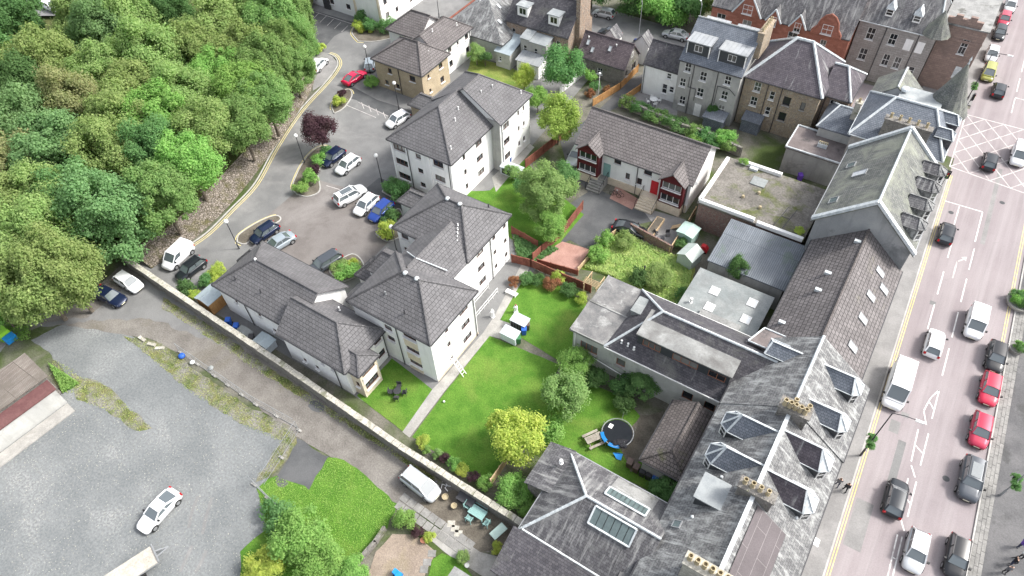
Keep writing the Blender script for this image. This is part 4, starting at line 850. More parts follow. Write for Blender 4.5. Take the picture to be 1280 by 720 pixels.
# ---------------------------------------------------------------- corner building with conical turret (H10)
h10 = house('turreted_building', 'blue slate corner building with a green conical turret at the box junction', -4.0, 6.2, 80.6, 90.2, 8.0, 3.2, 'x', 3.2, 3.0, 'ashlar_grey', 'slate_blue', cap='lead_white', gutter='lead_white', capr=.16)
MB().slab([(-1, 87.2, 9.9), (4, 87.2, 9.9), (4, 91.5, 9.5), (-1, 91.5, 9.5)], .25).build('zinc_roof', 'zinc', h10)
chimney(h10, -1.2, 4.0, 81.0, 81.9, 7, 10.7, 'rubble_grey', [(-.7+i*1.0, 81.5) for i in range(5)], .17, .6)
MB().blob((-.6, 89.6, 10.1), .55, 10, 6, 0, .6).build('water_tank', 'lead_white', h10)
MB().lathe((4.6, 91.0, 0), [(2.3, 0), (2.3, 8.0)], 16).build('turret', 'ashlar_grey', h10)
MB().lathe((4.6, 91.0, 8.0), [(2.7, 0), (1.4, 3), (.05, 6.6)], 16).build('turret_roof', 'slate_green', h10)
MB().lathe((4.6, 91.0, 14.5), [(.12, 0), (.05, .4), (.14, .55), (.02, 1.0)], 8).build('finial', 'lead_white', h10)
for y in (83.2, 86.6): dormer(h10, 6.5, y, 1, 8.4, 1.6, 2.0, 1.2, .8, rmat='slate_blue', hip=.5)
h10b = house('back_wing', 'pale gabled back wing with a little stone chimney behind the brown felt store', -8.2, -4.1, 83.6, 89.4, 5.6, 1.8, 'x', 1.6, 0, 'render_pale', 'slate_blue', cap='lead_white', gutter=None)
chimney(h10b, -5.2, -4.5, 85.2, 85.9, 6, 9.0, 'cope_stone', [(-4.85, 85.55)], .16, .5)
h10c = house('pale_gable', 'small pale gable with a green slate roof tucked behind the blue slates', -4.0, 1.0, 90.6, 95.0, 7.4, 2.4, 'y', 0, 0, 'harl_white', 'slate_green', cap='lead_white', gutter=None)
# ---------------------------------------------------------------- row along the cottage street
h6w = wn('S', [-17.9], (1.0, 3.4, 5.7), .95, 1.4, 'sash') + wn('S', [-15.7], (2.6, 5.1), .7, 1.3, 'sash') + wn('S', [-13.6], (2.4, 4.9), 1.0, 1.35, 'black') + wn('S', [-11.4], (4.9,), .6, 1.2, 'black')
h6 = house('stone_house', 'tan rubble stone house with a purple slate pyramid roof and white hips', -19.8, -9.6, 86.7, 96.3, 7.6, 4.4, 'x', 4.6, 4.0, 'rubble_tan', 'slate_purple', wins=h6w, cap='lead_white', ov=.3, pipes=(('S', -16.5), ('S', -14.6)), capr=.2)
house('', '', -9.7, -6.2, 88.6, 95.8, 7.0, 2.6, 'x', 0, 2.2, 'rubble_brown', 'slate_purple', root=h6, cap='lead_white', ov=.25, wins=wn('S', [-8.1], (2.8, 5.2), .8, 1.3, 'sash'), pipes=(('S', -9.2),), capr=.16)
for x in (-17.0, -14.9): MB().slab([(x-1.6, 84.9, 2.0), (x+1.2, 84.9, 2.0), (x+1.2, 86.65, 2.5), (x-1.6, 86.65, 2.5)], .12).box(x-1.5, x+1.1, 85.05, 86.6, 0, 2.0).build('outhouse', 'slate_blue' if x < -16 else 'felt_worn', h6) if x < -16 else None
h5w = wn('S', [-27.6], (1.2, 6.6), .95, 1.35, 'sash') + wn('S', [-28.0], (4.1,), .9, 1.3, 'sash') + wn('S', [-25.2], (3.3, 5.9), 1.0, 1.4, 'sash') + wn('S', [-21.7], (1.7, 4.0, 6.4), .95, 1.35, 'sash')
h5 = house('grey_tenement', 'grey harled three-storey house with two big slate box dormers', -28.9, -20.0, 85.1, 95.2, 8.2, 4.0, 'x', 0, 0, 'harl_grey', 'slate_blue', wins=h5w, cap='zinc', ov=.15, pipes=(('S', -26.7), ('S', -23.2)))
for x0, x1 in ((-28.5, -25.3), (-23.9, -20.2)): box_dormer(h5, x0, x1, 86.0, 93.2, 8.5, 10.7, .15, 'metal_seam', 'grey_slate_cheek', [((x0+x1)/2, 9.4, 1.2, 1.0, 'white')])
for x0, x1 in ((-28.5, -25.3), (-23.9, -20.2)):
    MB().bar((x0, 85.95, 8.5), (x0, 85.95, 10.8), .12).bar((x1, 85.95, 8.5), (x1, 85.95, 10.8), .12).bar((x0, 85.95, 10.78), (x1, 85.95, 10.78), .12).bar((x0, 85.95, 8.55), (x1, 85.95, 8.55), .12).build('dormer_trim', 'white_paint', h5)
chimney(h5, -20.1, -19.3, 89, 93.2, 9, 12.6, 'rubble_tan', [(-19.7, 89.5+i*.65) for i in range(6)], .17, .55)
MB().box(-25.6, -24.6, 85.02, 85.09, .1, 2.1).build('door', 'white_paint', h5)
MB().slab([(-23.6, 82.9, 1.9), (-20.4, 82.9, 1.9), (-20.4, 85.0, 2.3), (-23.6, 85.0, 2.3)], .12).box(-23.4, -20.6, 83.1, 84.9, 0, 1.9).build('outhouse', 'slate_blue', h5)
MB().path([(-25.9, 85.0, 2.5), (-25.9, 85.0, 4.4), (-27.1, 85.0, 4.4), (-27.1, 85.0, 6.0)], .04).path([(-22.9, 85.0, 3), (-22.9, 85.0, 5.9), (-21.1, 85.0, 5.9), (-20.2, 85.0, 5.2)], .04).build('waste_pipe', 'dark_metal', h5)
h4 = house('white_cottage', 'white two-storey cottage with grey slate roof beside the grey tenement', -34.8, -29.0, 86.6, 91.6, 5.0, 2.6, 'x', 0, 0, 'harl_white', 'slate_dark', wins=wn('S', [-30.7], (3.6,), .7, .9, 'sash') + wn('S', [-31.1], (1.0,), .8, 1.6, 'sash') + wn('S', [-30.0], (1.5,), .7, 1.0, 'sash'), cap='slate_dark', ov=.15, pipes=(('S', -34.6),))
h3 = house('stone_cottage', 'single-storey stone cottage with a dark purple slate roof and rooflights', -46.0, -37.9, 86.6, 91.6, 3.0, 2.9, 'x', 0, 0, 'rubble_grey', 'slate_brown', wins=wn('E', [90], (1.1,), 1.4, 1.2, 'black') + wn('E', [87.5], (1.3,), .6, .9, 'black') + wn('S', [-42], (.9,), .9, 1.0, 'sash'), cap='slate_brown', ov=.2)
panel(h3, 'gable_render', -37.9, -37.86, 86.65, 91.55, 0, 2.9, 'render_pale') if False else None
for x, y in ((-45.0, 88), (-43.9, 87.4), (-41.2, 88)): skylight(h3, (x, y, 3+2.9*(1-abs(y-89.1)/2.7)+.03), -math.pi/2, math.atan(2.9/2.7), .5, .8, 'skylight')
window(h3, (-37.9, 89.1, 3.75), 0, .6, .9, 'white', False, -.03)
for x in (-43.6, -38.8): vent_pipe(h3, (x-1.6, 88.5, 5.0), .5, .08)
for x, y in ((-43.7, 93.8), (-38.5, 94.6)):
    q = thing('white_gablet', 'small white gabled porch roof behind the dark cottage, ' + ('near the stone gable' if x < -40 else 'near the blue parked car'), 'porch', (x, y, 0))
    MB().box(x-1.2, x+1.2, y-1, y+1, 0, 3.4).mesh([(x-1.2, y-1, 3.4), (x+1.2, y-1, 3.4), (x, y-1, 4.8), (x-1.2, y+1, 3.4), (x+1.2, y+1, 3.4), (x, y+1, 4.8)], [[0, 1, 2], [4, 3, 5]]).build('wall', 'harl_white', q)
    roof(q, x-1.4, x+1.4, y-1.15, y+1.15, 3.35, 1.6, 'y', 0, 0, 'slate_grey', None, .1)
h2 = house('stone_villa', 'brown stone villa with two white dormers and stepped rear extensions', -59.0, -47.6, 86.2, 94.0, 5.6, 4.0, 'x', 0, 0, 'rubble_brown', 'slate_dark', wins=wn('S', [-57.7], (3.2,), .7, 1.3, 'sash') + wn('S', [-49.4], (3.4,), .7, 1.2, 'sash'), cap='slate_dark', ov=.12)
for x in (-56.4, -50.7): box_dormer(h2, x-.95, x+.95, 87.0, 89.3, 6.4, 8.1, 0, 'zinc', 'white_paint', [(x, 6.75, 1.3, 1.1, 'white')])
panel(h2, 'gable_stack', -47.59, -46.9, 88.5, 91.8, 0, 11.0, 'rubble_brown')
skylight(h2, (-53.6, 88.4, 7.75), -math.pi/2, .8, .6, .8, 'roof_glass')
for i, (x0, x1, y0, z) in enumerate(((-54.9, -53.3, 83.9, 4.9), (-53.3, -50.2, 83.9, 4.7))):
    b = MB(); wall_ring(h2, b, x0, x1, y0, 86.1, 0, z, [('S', (x0+x1)/2-.35*i, 2.6, .65, 1.1, 'sash')]); b.build('extension', 'harl_grey', h2)
    MB().slab([(x0-.1, y0-.15, z+.02), (x1+.1, y0-.15, z+.02), (x1+.1, 86.1, z+.45), (x0-.1, 86.1, z+.45)], .12).build('extension_roof', 'zinc', h2)
b = MB(); wall_ring(h2, b, -58.3, -55.6, 81.7, 86.1, 0, 2.7, [('S', -57.5, 1.1, .5, .8, 'sash')]); b.build('extension', 'render_pale', h2)
MB().slab([(-58.5, 81.5, 2.75), (-55.4, 81.5, 2.75), (-55.4, 86.1, 3.8), (-58.5, 86.1, 3.8)], .12).build('extension_roof', 'shed_roof_blue', h2)
b = MB(); wall_ring(None, b, -54.2, -50.2, 81.6, 83.89, 0, 2.4, []); b.build('extension', 'harl_white', h2)
MB().slab([(-54.4, 81.4, 2.45), (-50, 81.4, 2.45), (-50, 83.88, 2.95), (-54.4, 83.88, 2.95)], .1).build('extension_roof', 'metal_seam', h2)
# H1 slate hall
h1 = house('slate_hall', 'low hall with a pale streaked slate roof and small rooflights behind the flats', -69.2, -57.6, 82.6, 96, 3.6, 3.9, 'y', 5.5, 2, 'render_pale', 'slate_lichen', cap=None, ov=.3)
for x, y in ((-66.0, 88.5), (-61.6, 88.0), (-59.9, 85.6)): skylight(h1, (x, y, 3.6+3.9*(1-abs(x+63.4)/6.1)+.05), 0 if x > -63.4 else math.pi, .57, .55, .9, 'skylight')
panel(h1, 'side_strip', -69.55, -69.2, 83, 95, 0, 3.9, 'timber_red')
# ---------------------------------------------------------------- far side of the cottage street
h7 = house('sandstone_tenement', 'red sandstone tenement with curved and pointed gables under grey slates', -31.5, -10.4, 103.8, 114, 7.0, 5.2, 'x', 0, 0, 'sandstone_red', 'slate_grey', ov=.1, cap='lead_white', wins=wn('S', [-29.8, -25.6, -18.4], (1.2, 4.4), 1.4, 1.6, 'sash') + wn('S', [-22, -13.8], (1.2, 4.4), .9, 1.6, 'sash'))
for x, wd, hh, rnd_ in ((-25.9, 4.6, 3.6, 0), (-21.7, 2.4, 2.0, 0), (-18.0, 2.6, 2.1, 0), (-13.8, 4.2, 3.4, 1)):
    g = MB()
    if rnd_: prof = [(-wd/2, 0), (-wd/2, .5), (-wd*.36, 1.2), (-wd*.3, 2.2), (-wd*.18, 2.9), (0, 3.3), (wd*.18, 2.9), (wd*.3, 2.2), (wd*.36, 1.2), (wd/2, .5), (wd/2, 0)]
    else: prof = [(-wd/2, 0), (0, hh), (wd/2, 0)]
    pr = [(x+a, 103.55, 6.8+b) for a, b in prof]; bk = [(a, b+.45, c) for a, b, c in pr]; n = len(pr)
    g.face(pr[::-1] if False else pr).face(bk[::-1])
    for i in range(n-1): g.face([pr[i], bk[i], bk[i+1], pr[i+1]])
    go = g.build('gable', 'sandstone_red', h7)
    if not rnd_:
        a, t_, c = pr; q = 4.5*hh/3.6
        MB().slab([a, t_, (t_[0], 103.55+q, t_[2]), (a[0], 103.55+.1, a[2])], .1).slab([t_, c, (c[0], 103.65, c[2]), (t_[0], 103.55+q, t_[2])], .1).xf(Matrix.Translation((0, 0, .1))).build('gable_roof', 'slate_grey', go)
    MB().path([(p[0], p[1]-.05, p[2]+.1) for p in pr], .13).build('gable_cope', 'lead_white' if not rnd_ else 'sandstone_red', go)
    window(h7, (x, 103.54, 7.1 if hh > 3 else 6.3), -math.pi/2, 1.5 if hh > 3 else .95, 1.4, 'sash', True, -.02)
h8w = wn('S', [-8.2], (3.0, 6.3), 1.1, 1.8, 'sash') + wn('S', [-4.9, -3.3], (3.0,), .95, 1.8, 'sash') + wn('S', [-5.1], (6.3,), 1.05, 1.7, 'sash') + wn('S', [-1.1, ], (2.6,), .8, 1.3, 'sash')
h8 = house('grey_stone_tenement', 'grey ashlar tenement with two small white dormers and blocked windows', -10.2, 0.2, 106.6, 116, 9.0, 4.4, 'x', 0, 1.6, 'ashlar_grey', 'slate_grey', ov=.2, cap='lead_white', gutter='lead_white', wins=h8w, pipes=(('S', -6.4), ('S', -2.0)))
for x in (-6.9, -3.2): dormer(h8, x, 107.4, 2, 10.0, 1.0, 1.8, .95, .8, rmat='lead_white', hip=.3, cheek='lead_white')
for x in (-2.9, -1.3): panel(h8, 'blocked_window', x-.5, x+.5, 106.55, 106.595, 6.1, 7.8, 'harl_white')
MB().lathe((-.2, 107.6, 9.0), [(2.0, 0), (1.0, 1.6), (.05, 3.4)], 12).build('turret_roof', 'slate_green', h8)
h9w = [('S', 3.9, 6.2, .9, 2.2, 'sash')]
h9 = flat('sandstone_corner', 'brown sandstone corner block with a broken parapet above the parked cars', .3, 5.9, 109.0, 140, 10.2, 'sandstone_brown', 'felt_roof', wins=h9w)
for i, (y, hgt) in enumerate(((109.2, .8), (110.6, 1.3), (112, .9), (114, 1.4), (116, .9))): MB().box(.4+i*.9, 1.3+i*.9, 109.0, 109.5, 10.2, 10.2+hgt).build('parapet', 'sandstone_brown', h9)
panel(h9, 'string_course', .28, 5.95, 108.9, 108.995, 7.9, 8.25, 'sandstone_brown'); panel(h9, 'sign_board', 4.2, 5.0, 108.94, 108.99, 2.5, 4.4, 'lead_white')
h9b = house('far_slate_house', 'dark slate roofed house beyond the grey tenement at the top', -9, 3, 118, 130, 9.5, 4, 'x', 2, 2, 'ashlar_grey', 'slate_blue', cap='lead_white')
# ---------------------------------------------------------------- garage at the gravel lot edge
gb = thing('garage', 'weathered corrugated roofed garage with maroon fascia beside the gravel lot', 'garage', (-66, 2, 0))
def GL(u, v):   # frame of the garage, turned against the town grid
    a = P(31, 441, 3.6).xy; d = (P(58, 468, 3.6).xy-a).normalized(); return a + d*u + Vector((d.y, -d.x))*v
q = [(0, 0, 3.6), (4.6, 0, 3.4), (4.6, 14, 3.4), (0, 14, 3.6)]
pts = [(*GL(u, v), z) for u, v, z in q]
MB().slab(pts[::-1], .12).build('roof', 'old_corrugated', gb)
b = MB(); n = [(*GL(u, v), 3.4) for u, v in ((.15, .2), (4.4, .2), (4.4, 13.8), (.15, 13.8))]; b.slab(n[::-1], 3.4); b.build('wall', 'rubble_grey', gb)
b = MB(); n = [(*GL(u, v), z) for u, v, z in ((4.6, .3, 3.0), (6.0, .3, 2.6), (6.0, 14, 2.6), (4.6, 14, 3.0))]; b.slab(n[::-1], .12); o = b.build('canopy', 'fascia_maroon', gb)
n = [(*GL(u, v), 2.4) for u, v in ((4.65, .45), (5.9, .45), (5.9, 14), (4.65, 14))]; MB().slab(n[::-1], 2.4).build('front_wall', 'render_pale', gb)
n = [(*GL(u, v), 0.13) for u, v in ((6.1, .5), (7.6, .5), (7.6, 14), (6.1, 14))]; MB().slab(n[::-1], .12).build('apron_slab', 'concrete', gb)
# ---------------------------------------------------------------- vegetation
def leaf_mesh(name, pts, mat):
    """pts = (position, normal, size); each leaf a small folded diamond of two triangles"""
    vs, fs = [], []
    for p, n, s in pts:
        n = n.normalized(); a = n.cross(Vector((rnd()-.5, rnd()-.5, rnd()-.5)))
        a = a.normalized() if a.length > 1e-4 else V(1, 0, 0); b = n.cross(a); i = len(vs)
        w = s*U(.38, .55); k = n*s*.12
        vs += [tuple(p - a*s*.5), tuple(p + b*w - k), tuple(p + a*s*.5), tuple(p - b*w - k)]
        fs.append((i, i+1, i+2, i+3))
    me = bpy.data.meshes.new(name); me.from_pydata(vs, [], fs); me.materials.append(MT[mat]); return me
def rdir():
    z = U(-1, 1); t = U(0, 6.2832); r = math.sqrt(1-z*z); return V(r*math.cos(t), r*math.sin(t), z)
def crown_pts(r, rz, nl, lr, n, size, low=-.55, shape=None):
    lobes = []
    for i in range(nl):
        for _ in range(30):
            d = rdir()
            if d.z > low: break
        k = U(.5, .86) if i > nl*.2 else U(.1, .5)
        c = V(d.x*r*k, d.y*r*k, d.z*rz*k)
        if shape: c.x *= shape(d.z); c.y *= shape(d.z)
        lobes.append((c, lr*random.choice((.5, .7, .9, 1.1, 1.35))*U(.85, 1.15)))
    out = []
    wt = [l[1]**2 for l in lobes]
    ch = random.choices(lobes, wt, k=n)
    for c, q in ch:
        d = rdir()
        if c.length > .3 and d.dot(c) < -.25*c.length*1 and rnd() < .7: d = -d
        p = c + V(d.x, d.y, d.z*.85)*q*(U(.45, 1.05) if rnd() < .8 else U(1.0, 1.4))
        nn = d*.7 + rdir()*.6 + V(0, 0, .6)
        out.append((p, nn, size*U(.65, 1.3)))
    return out
CR = {}
def crown_proto(key, cnt, *a, **kw): CR[key] = [leaf_mesh('crown', crown_pts(*a, **kw), 'leaf_green') for _ in range(cnt)]
crown_proto('big', 6, 4.4, 5.0, 120, .85, 38000, .21)
crown_proto('fine', 3, 4.2, 4.8, 80, .9, 30000, .2)
crown_proto('mid', 4, 2.5, 2.4, 44, .7, 11000, .17)
crown_proto('bush', 5, 1.05, .85, 22, .36, 2600, .13, low=-.3)
crown_proto('clip', 2, .95, .9, 60, .26, 3200, .1, low=-.4)
crown_proto('cone', 2, 1.6, 3.0, 34, .6, 5000, .18, shape=lambda z: max(.15, .75-.6*z))
def trunk_mesh(h, r, seed):
    random.seed(seed); mb = MB(); pts = [V(0, 0, -.3)]; n = 5
    for i in range(1, n+1): pts.append(V(U(-.12, .12)*i*.4, U(-.12, .12)*i*.4, h*i/n))
    for i in range(n): mb.tube(pts[i], pts[i+1], r*(1-.13*i), r*(1-.13*(i+1)), 8, i in (0, n-1))
    for k in range(6):
        b = pts[2 + k % 3]; t = k*1.05 + U(-.3, .3); l = h*U(.35, .55)
        m = b + V(math.cos(t)*l*.55, math.sin(t)*l*.55, l*.5); e = b + V(math.cos(t)*l*.95, math.sin(t)*l*.95, l*1.05)
        mb.tube(b, m, r*.42, r*.27, 6, False); mb.tube(m, e, r*.27, r*.1, 6)
    return mb.data('trunk')
TR = [trunk_mesh(6.5, .26, s) for s in (1, 2, 3)]
for t_ in TR: t_.materials.append(MT['bark'])
random.seed(11)
def tree(px, py, zc, r, kind, label, proto='big', zg=0.0, sz=1.0, group=None, name='tree', cat='tree', at=None):
    p = Vector((*at, zc)) if at else P(px, py, zc)
    base = {'big': 4.4, 'fine': 4.2, 'mid': 2.5, 'bush': 1.05, 'clip': .95, 'cone': 1.6}[proto]; k = r/base
    t = thing(name, label, cat, (p.x, p.y, zg), group)
    o = link('crown', random.choice(CR[proto]), None, t); remat(o, 'leaf_' + kind)
    o.location = (0, 0, zc-zg); o.scale = (k*U(.93, 1.07), k*U(.93, 1.07), k*sz); o.rotation_euler = (0, 0, U(0, 6.28))
    if proto in ('big', 'fine', 'mid', 'cone'):
        q = link('trunk', random.choice(TR), None, t); s_ = (zc-zg)/6.5
        q.scale = (max(.35, k if proto in ('big', 'fine') else k*.45),)*2 + (s_*1.05,); q.rotation_euler = (0, 0, U(0, 6.28))
    else:
        st = MB()
        for i in range(4): a = i*1.57+.4; st.tube((0, 0, 0), (math.cos(a)*r*.35, math.sin(a)*r*.35, zc-zg), .03*r+.01, .015, 5)
        link('stem', st.data('stem'), 'bark', t)
    return t
WL = dict(olive='olive green broadleaf tree in the wood above the sett bank', forest='mid green broadleaf tree in the wood above the sett bank', bluegreen='blue-green ash-like tree in the wood above the lane end', bright='fresh bright green tree in the wood above the sett bank',
          brown='brown-tinged seeding tree in the middle of the wood', yellow='yellowish olive tree at the edge of the wood', dark='dark green tree in the wood near the hill street', green='deep green broadleaf tree in the wood above the sett bank')
for px, py, kind, r, pr in ((12, 20, 'dark', 5, 'big'), (54, 78, 'olive', 5.0, 'big'), (-8, 85, 'green', 5, 'big'), (38, 112, 'dark', 4.6, 'big'), (110, 14, 'olive', 5, 'big'), (124, 40, 'bluegreen', 4.8, 'fine'),
        (168, 18, 'olive', 5, 'big'), (205, 8, 'dark', 3.8, 'big'), (270, 38, 'olive', 5.4, 'big'), (300, 14, 'forest', 5, 'big'), (312, 70, 'olive', 4.8, 'big'), (278, 92, 'bright', 4.6, 'fine'), (130, 88, 'olive', 4.6, 'big'),
        (196, 78, 'olive', 5.2, 'big'), (97, 132, 'brown', 4.4, 'big'), (232, 118, 'olive', 4.6, 'big'), (205, 146, 'bright', 4.8, 'fine'), (262, 160, 'olive', 4.6, 'big'), (155, 150, 'olive', 4.4, 'big'), (70, 190, 'bluegreen', 5.4, 'fine'), (146, 190, 'olive', 4.6, 'big'),
        (236, 200, 'bright', 4.4, 'fine'), (8, 200, 'brown', 4.6, 'big'), (22, 165, 'bluegreen', 4.8, 'fine'), (312, 112, 'bright', 4.4, 'fine'), (336, 80, 'forest', 4.4, 'big'), (346, 28, 'forest', 4.8, 'big'), (332, 118, 'forest', 4.2, 'big'), (300, 148, 'forest', 4.0, 'big'),
        (12, 262, 'yellow', 4.6, 'big'), (55, 300, 'olive', 4.8, 'big'), (140, 262, 'bluegreen', 5.6, 'fine'), (76, 334, 'olive', 4.0, 'big'), (200, 240, 'forest', 4.2, 'big'), (40, 345, 'olive', 4.4, 'big'), (100, 245, 'green', 4.8, 'fine'), (200, 190, 'green', 4.4, 'big'), (60, 250, 'olive', 4.4, 'big'), (352, 50, 'forest', 3.4, 'big'), (248, 66, 'olive', 4.2, 'big'), (170, 115, 'olive', 4.4, 'big')):
    if kind == 'yellow': kind_ = 'olive'
    else: kind_ = kind
    q_ = P(px, py+6, 7.2).xy; dt = min((q_-t_).length for t_ in TOE); r *= 1.1 if dt > 7.5 else .97
    where = 'at the lane end of the wood' if px < 125 and py > 225 else 'overhanging the sett bank' if dt < 7.5 else 'beside the hill street edge of the wood' if py < 50 else 'just behind the front row of the wood' if dt < 14 else 'in the heart of the wood' if px > 90 else 'deep in the wood towards the access road'
    how = {'olive': 'olive green', 'forest': 'mid green', 'bluegreen': 'blue-green feathery', 'bright': 'fresh bright green', 'brown': 'brown-tinged', 'yellow': 'yellowish olive', 'dark': 'dark green', 'green': 'deep green'}[kind]
    tree(px, py+6, 7.2, r, kind_, ('broad ' if r >= 5.28 else 'narrower ' if r < 4.3 else '') + how + ' broadleaf tree ' + where, pr, 1.2 if py < 250 else .6, U(.95, 1.3), 'trees of the wood')
for px, py, r in ((368, 22, 3.6), (372, 52, 3.2), (366, 88, 3.4)): tree(px, py, 5.4, r, 'forest', 'leafy tree at the edge of the wood beside the upper car park', 'big', .3, 1.1, 'trees of the wood')
tree(-2, 388, 3.5, 2.6, 'bright', 'small bright green tree beside the access road at the edge of the gravel', 'mid')
random.seed(5)
ug = []
for i in range(14000):
    t = random.choice(range(len(TOE))); p = TOE[t]; t = max(t, 14); p = TOE[t]; tn = (TOE[min(t+1, len(TOE)-1)]-TOE[t-1]).normalized(); q = p + Vector((tn.y, -tn.x))*U(.2, 8); ug.append((V(q.x, q.y, 1.5+U(0, 2.2)), rdir()+V(0, 0, .6), U(.2, .42)))
for i in range(9000): ug.append((V(U(-118, -88), U(14, 60), 1.5+U(0, 2)), rdir()+V(0, 0, .6), U(.25, .5)))
o = link('undergrowth', leaf_mesh('undergrowth', ug, 'leaf_forest'), None); o['kind'] = 'stuff'; tag(o, 'low green undergrowth beneath the trees of the wood', 'undergrowth')
# garden and street trees
tree(398, 163, 3.6, 2.7, 'purple', 'purple-leaved tree in the planting bed beside the estate road', 'mid', sz=.95)
tree(705, 84, 4.2, 3.2, 'green', 'rounded dark green tree beside the stone villa extensions', 'mid', sz=1.15)
tree(698, 150, 4.2, 3.3, 'lime', 'yellow-green tree by the red fence beside the flats', 'mid'); remat(list(bpy.data.objects)[-1], 'leaf_yellow') if False else None
tree(672, 122, 2.6, 1.9, 'bright', 'lime green garden tree below the dark rounded tree', 'mid')
tree(655, 96, 2.4, 1.8, 'yellow', 'yellow-green bush tree beside the white extension', 'mid')
tree(595, 66, 2.2, 1.6, 'olive', 'slim olive tree beside the white rear wall of the flats', 'mid'); tree(606, 72, 1.6, 1.1, 'dark', 'dark conifer-like bush next to the slim olive tree', 'bush', sz=1.3)
tree(682, 240, 4.4, 3.8, 'silver', 'large silvery green tree leaning over the red fence at the drive', 'fine', sz=.9)
tree(705, 222, 3.6, 2.2, 'green', 'deep green tree behind the silvery tree at the drive', 'mid'); tree(688, 282, 2.4, 2.0, 'bright', 'bright green bush tree in front of the silvery tree', 'mid'); tree(655, 232, 1.8, 1.4, 'green', 'dense round bush on the court lawn', 'bush')
tree(640, 215, 1.2, 1.1, 'silver', 'pale climbing bush by the blue recycling bins', 'bush')
tree(643, 543, 3.2, 2.9, 'yellow', 'golden-yellow rounded tree on the back lawn', 'mid', sz=1.05)
tree(706, 497, 2.6, 2.4, 'silver', 'grey-green rounded tree in the middle of the back lawn', 'mid'); tree(690, 535, 1.4, 1.4, 'bright', 'lime bush between the golden tree and the grey-green tree', 'bush')
tree(722, 455, 1.8, 1.9, 'bright', 'bright green laurel bush at the corner of the harled building', 'mid', sz=.85); tree(745, 470, 1.0, 1.3, 'dark', 'dark low bush along the harled wall', 'bush')
tree(803, 480, 2.0, 1.7, 'green', 'leafy bush climbing the harled wall near the trampoline', 'mid', sz=.9); tree(778, 480, 1.2, 1.3, 'dark', 'dark ivy bush against the harled wall', 'bush'); tree(782, 502, .8, 1.2, 'dark', 'dark shrub at the foot of the harled wall by the lawn', 'bush')
tree(645, 612, 1.6, 1.8, 'bright', 'feathery green bush inside the stone wall beside the workshop', 'mid', sz=.8); tree(660, 632, 1.2, 1.1, 'bright', 'small fern-like bush below the feathery bush', 'bush')
tree(831, 617, 2.0, 1.5, 'dark', 'dark grey-green bush between workshop and tenement', 'mid', sz=.9)
tree(923, 336, 3.4, 1.3, 'dark', 'slim self-sown birch growing between the metal shed and flat roof', 'mid', sz=1.4)
tree(825, 345, 1.3, 1.9, 'olive', 'spreading pale green shrub in the wild garden', 'mid', sz=.7); tree(800, 345, 1.2, 1.4, 'dark', 'dark green shrub beside the spreading shrub in the wild garden', 'bush'); tree(780, 300, 1.0, 1.3, 'olive', 'overgrown hedge shrub beside the black convertible', 'bush', sz=.9)
tree(757, 300, 1.0, 1.2, 'bright', 'rambling shrub at the corner of the wild garden fence', 'bush'); tree(745, 318, .8, 1.3, 'bright', 'low bright shrub along the wild garden fence', 'bush'); tree(854, 305, .9, .9, 'green', 'small shrub beside the green shed', 'bush')
tree(855, 372, .8, 1.2, 'green', 'low shrub under the edge of the pale flat roof', 'bush')
# bottom-left garden
tree(375, 672, 2.0, 2.6, 'bright', 'large fresh green bush at the corner of the rough grass', 'mid', sz=.9); tree(400, 700, 1.8, 2.3, 'bright', 'large leafy bush below the fresh green bush', 'mid', sz=.9); tree(330, 712, 1.2, 1.8, 'yellow', 'yellow-green bush beside the gravel lot edge', 'mid', sz=.7); tree(345, 645, 1.0, 1.6, 'green', 'dark green bush between gravel and rough grass', 'bush')
tree(440, 715, 1.4, 1.6, 'bright', 'bright bush beside the stone garden wall', 'mid', sz=.8); tree(506, 648, .8, 1.1, 'bright', 'lime shrub at the corner of the rough grass by the pavers', 'bush'); tree(522, 664, .5, .6, 'purple', 'small purple shrub beside the pavers', 'bush'); tree(537, 672, .4, .5, 'yellow', 'small yellow shrub beside the pavers', 'bush')
tree(622, 685, .5, .6, 'yellow', 'small yellow-green plant beside the teal table end', 'bush'); tree(577, 697, .4, .6, 'olive', 'small rockery plant beside the garden path', 'bush')
for i, (px, py, k_, r) in enumerate(((528, 553, 'yellow', .75), (534, 562, 'bright', .5), (547, 568, 'silver', .6), (556, 573, 'purple', .55), (567, 580, 'bright', .7), (578, 586, 'yellow', .65), (592, 596, 'purple', .6), (608, 604, 'bright', .8))):
    tree(px, py, .6, r, k_, {'yellow': 'yellow', 'bright': 'lime green', 'silver': 'grey-green', 'purple': 'purple'}[k_] + ' border shrub inside the long stone wall, ' + ['at the path end', 'next to the path end', 'second clump along', 'beside the pale one', 'mid border', 'before the dark one', 'near the corner fence', 'in the corner by the fence'][i], 'bush', group='border shrubs inside the stone wall')
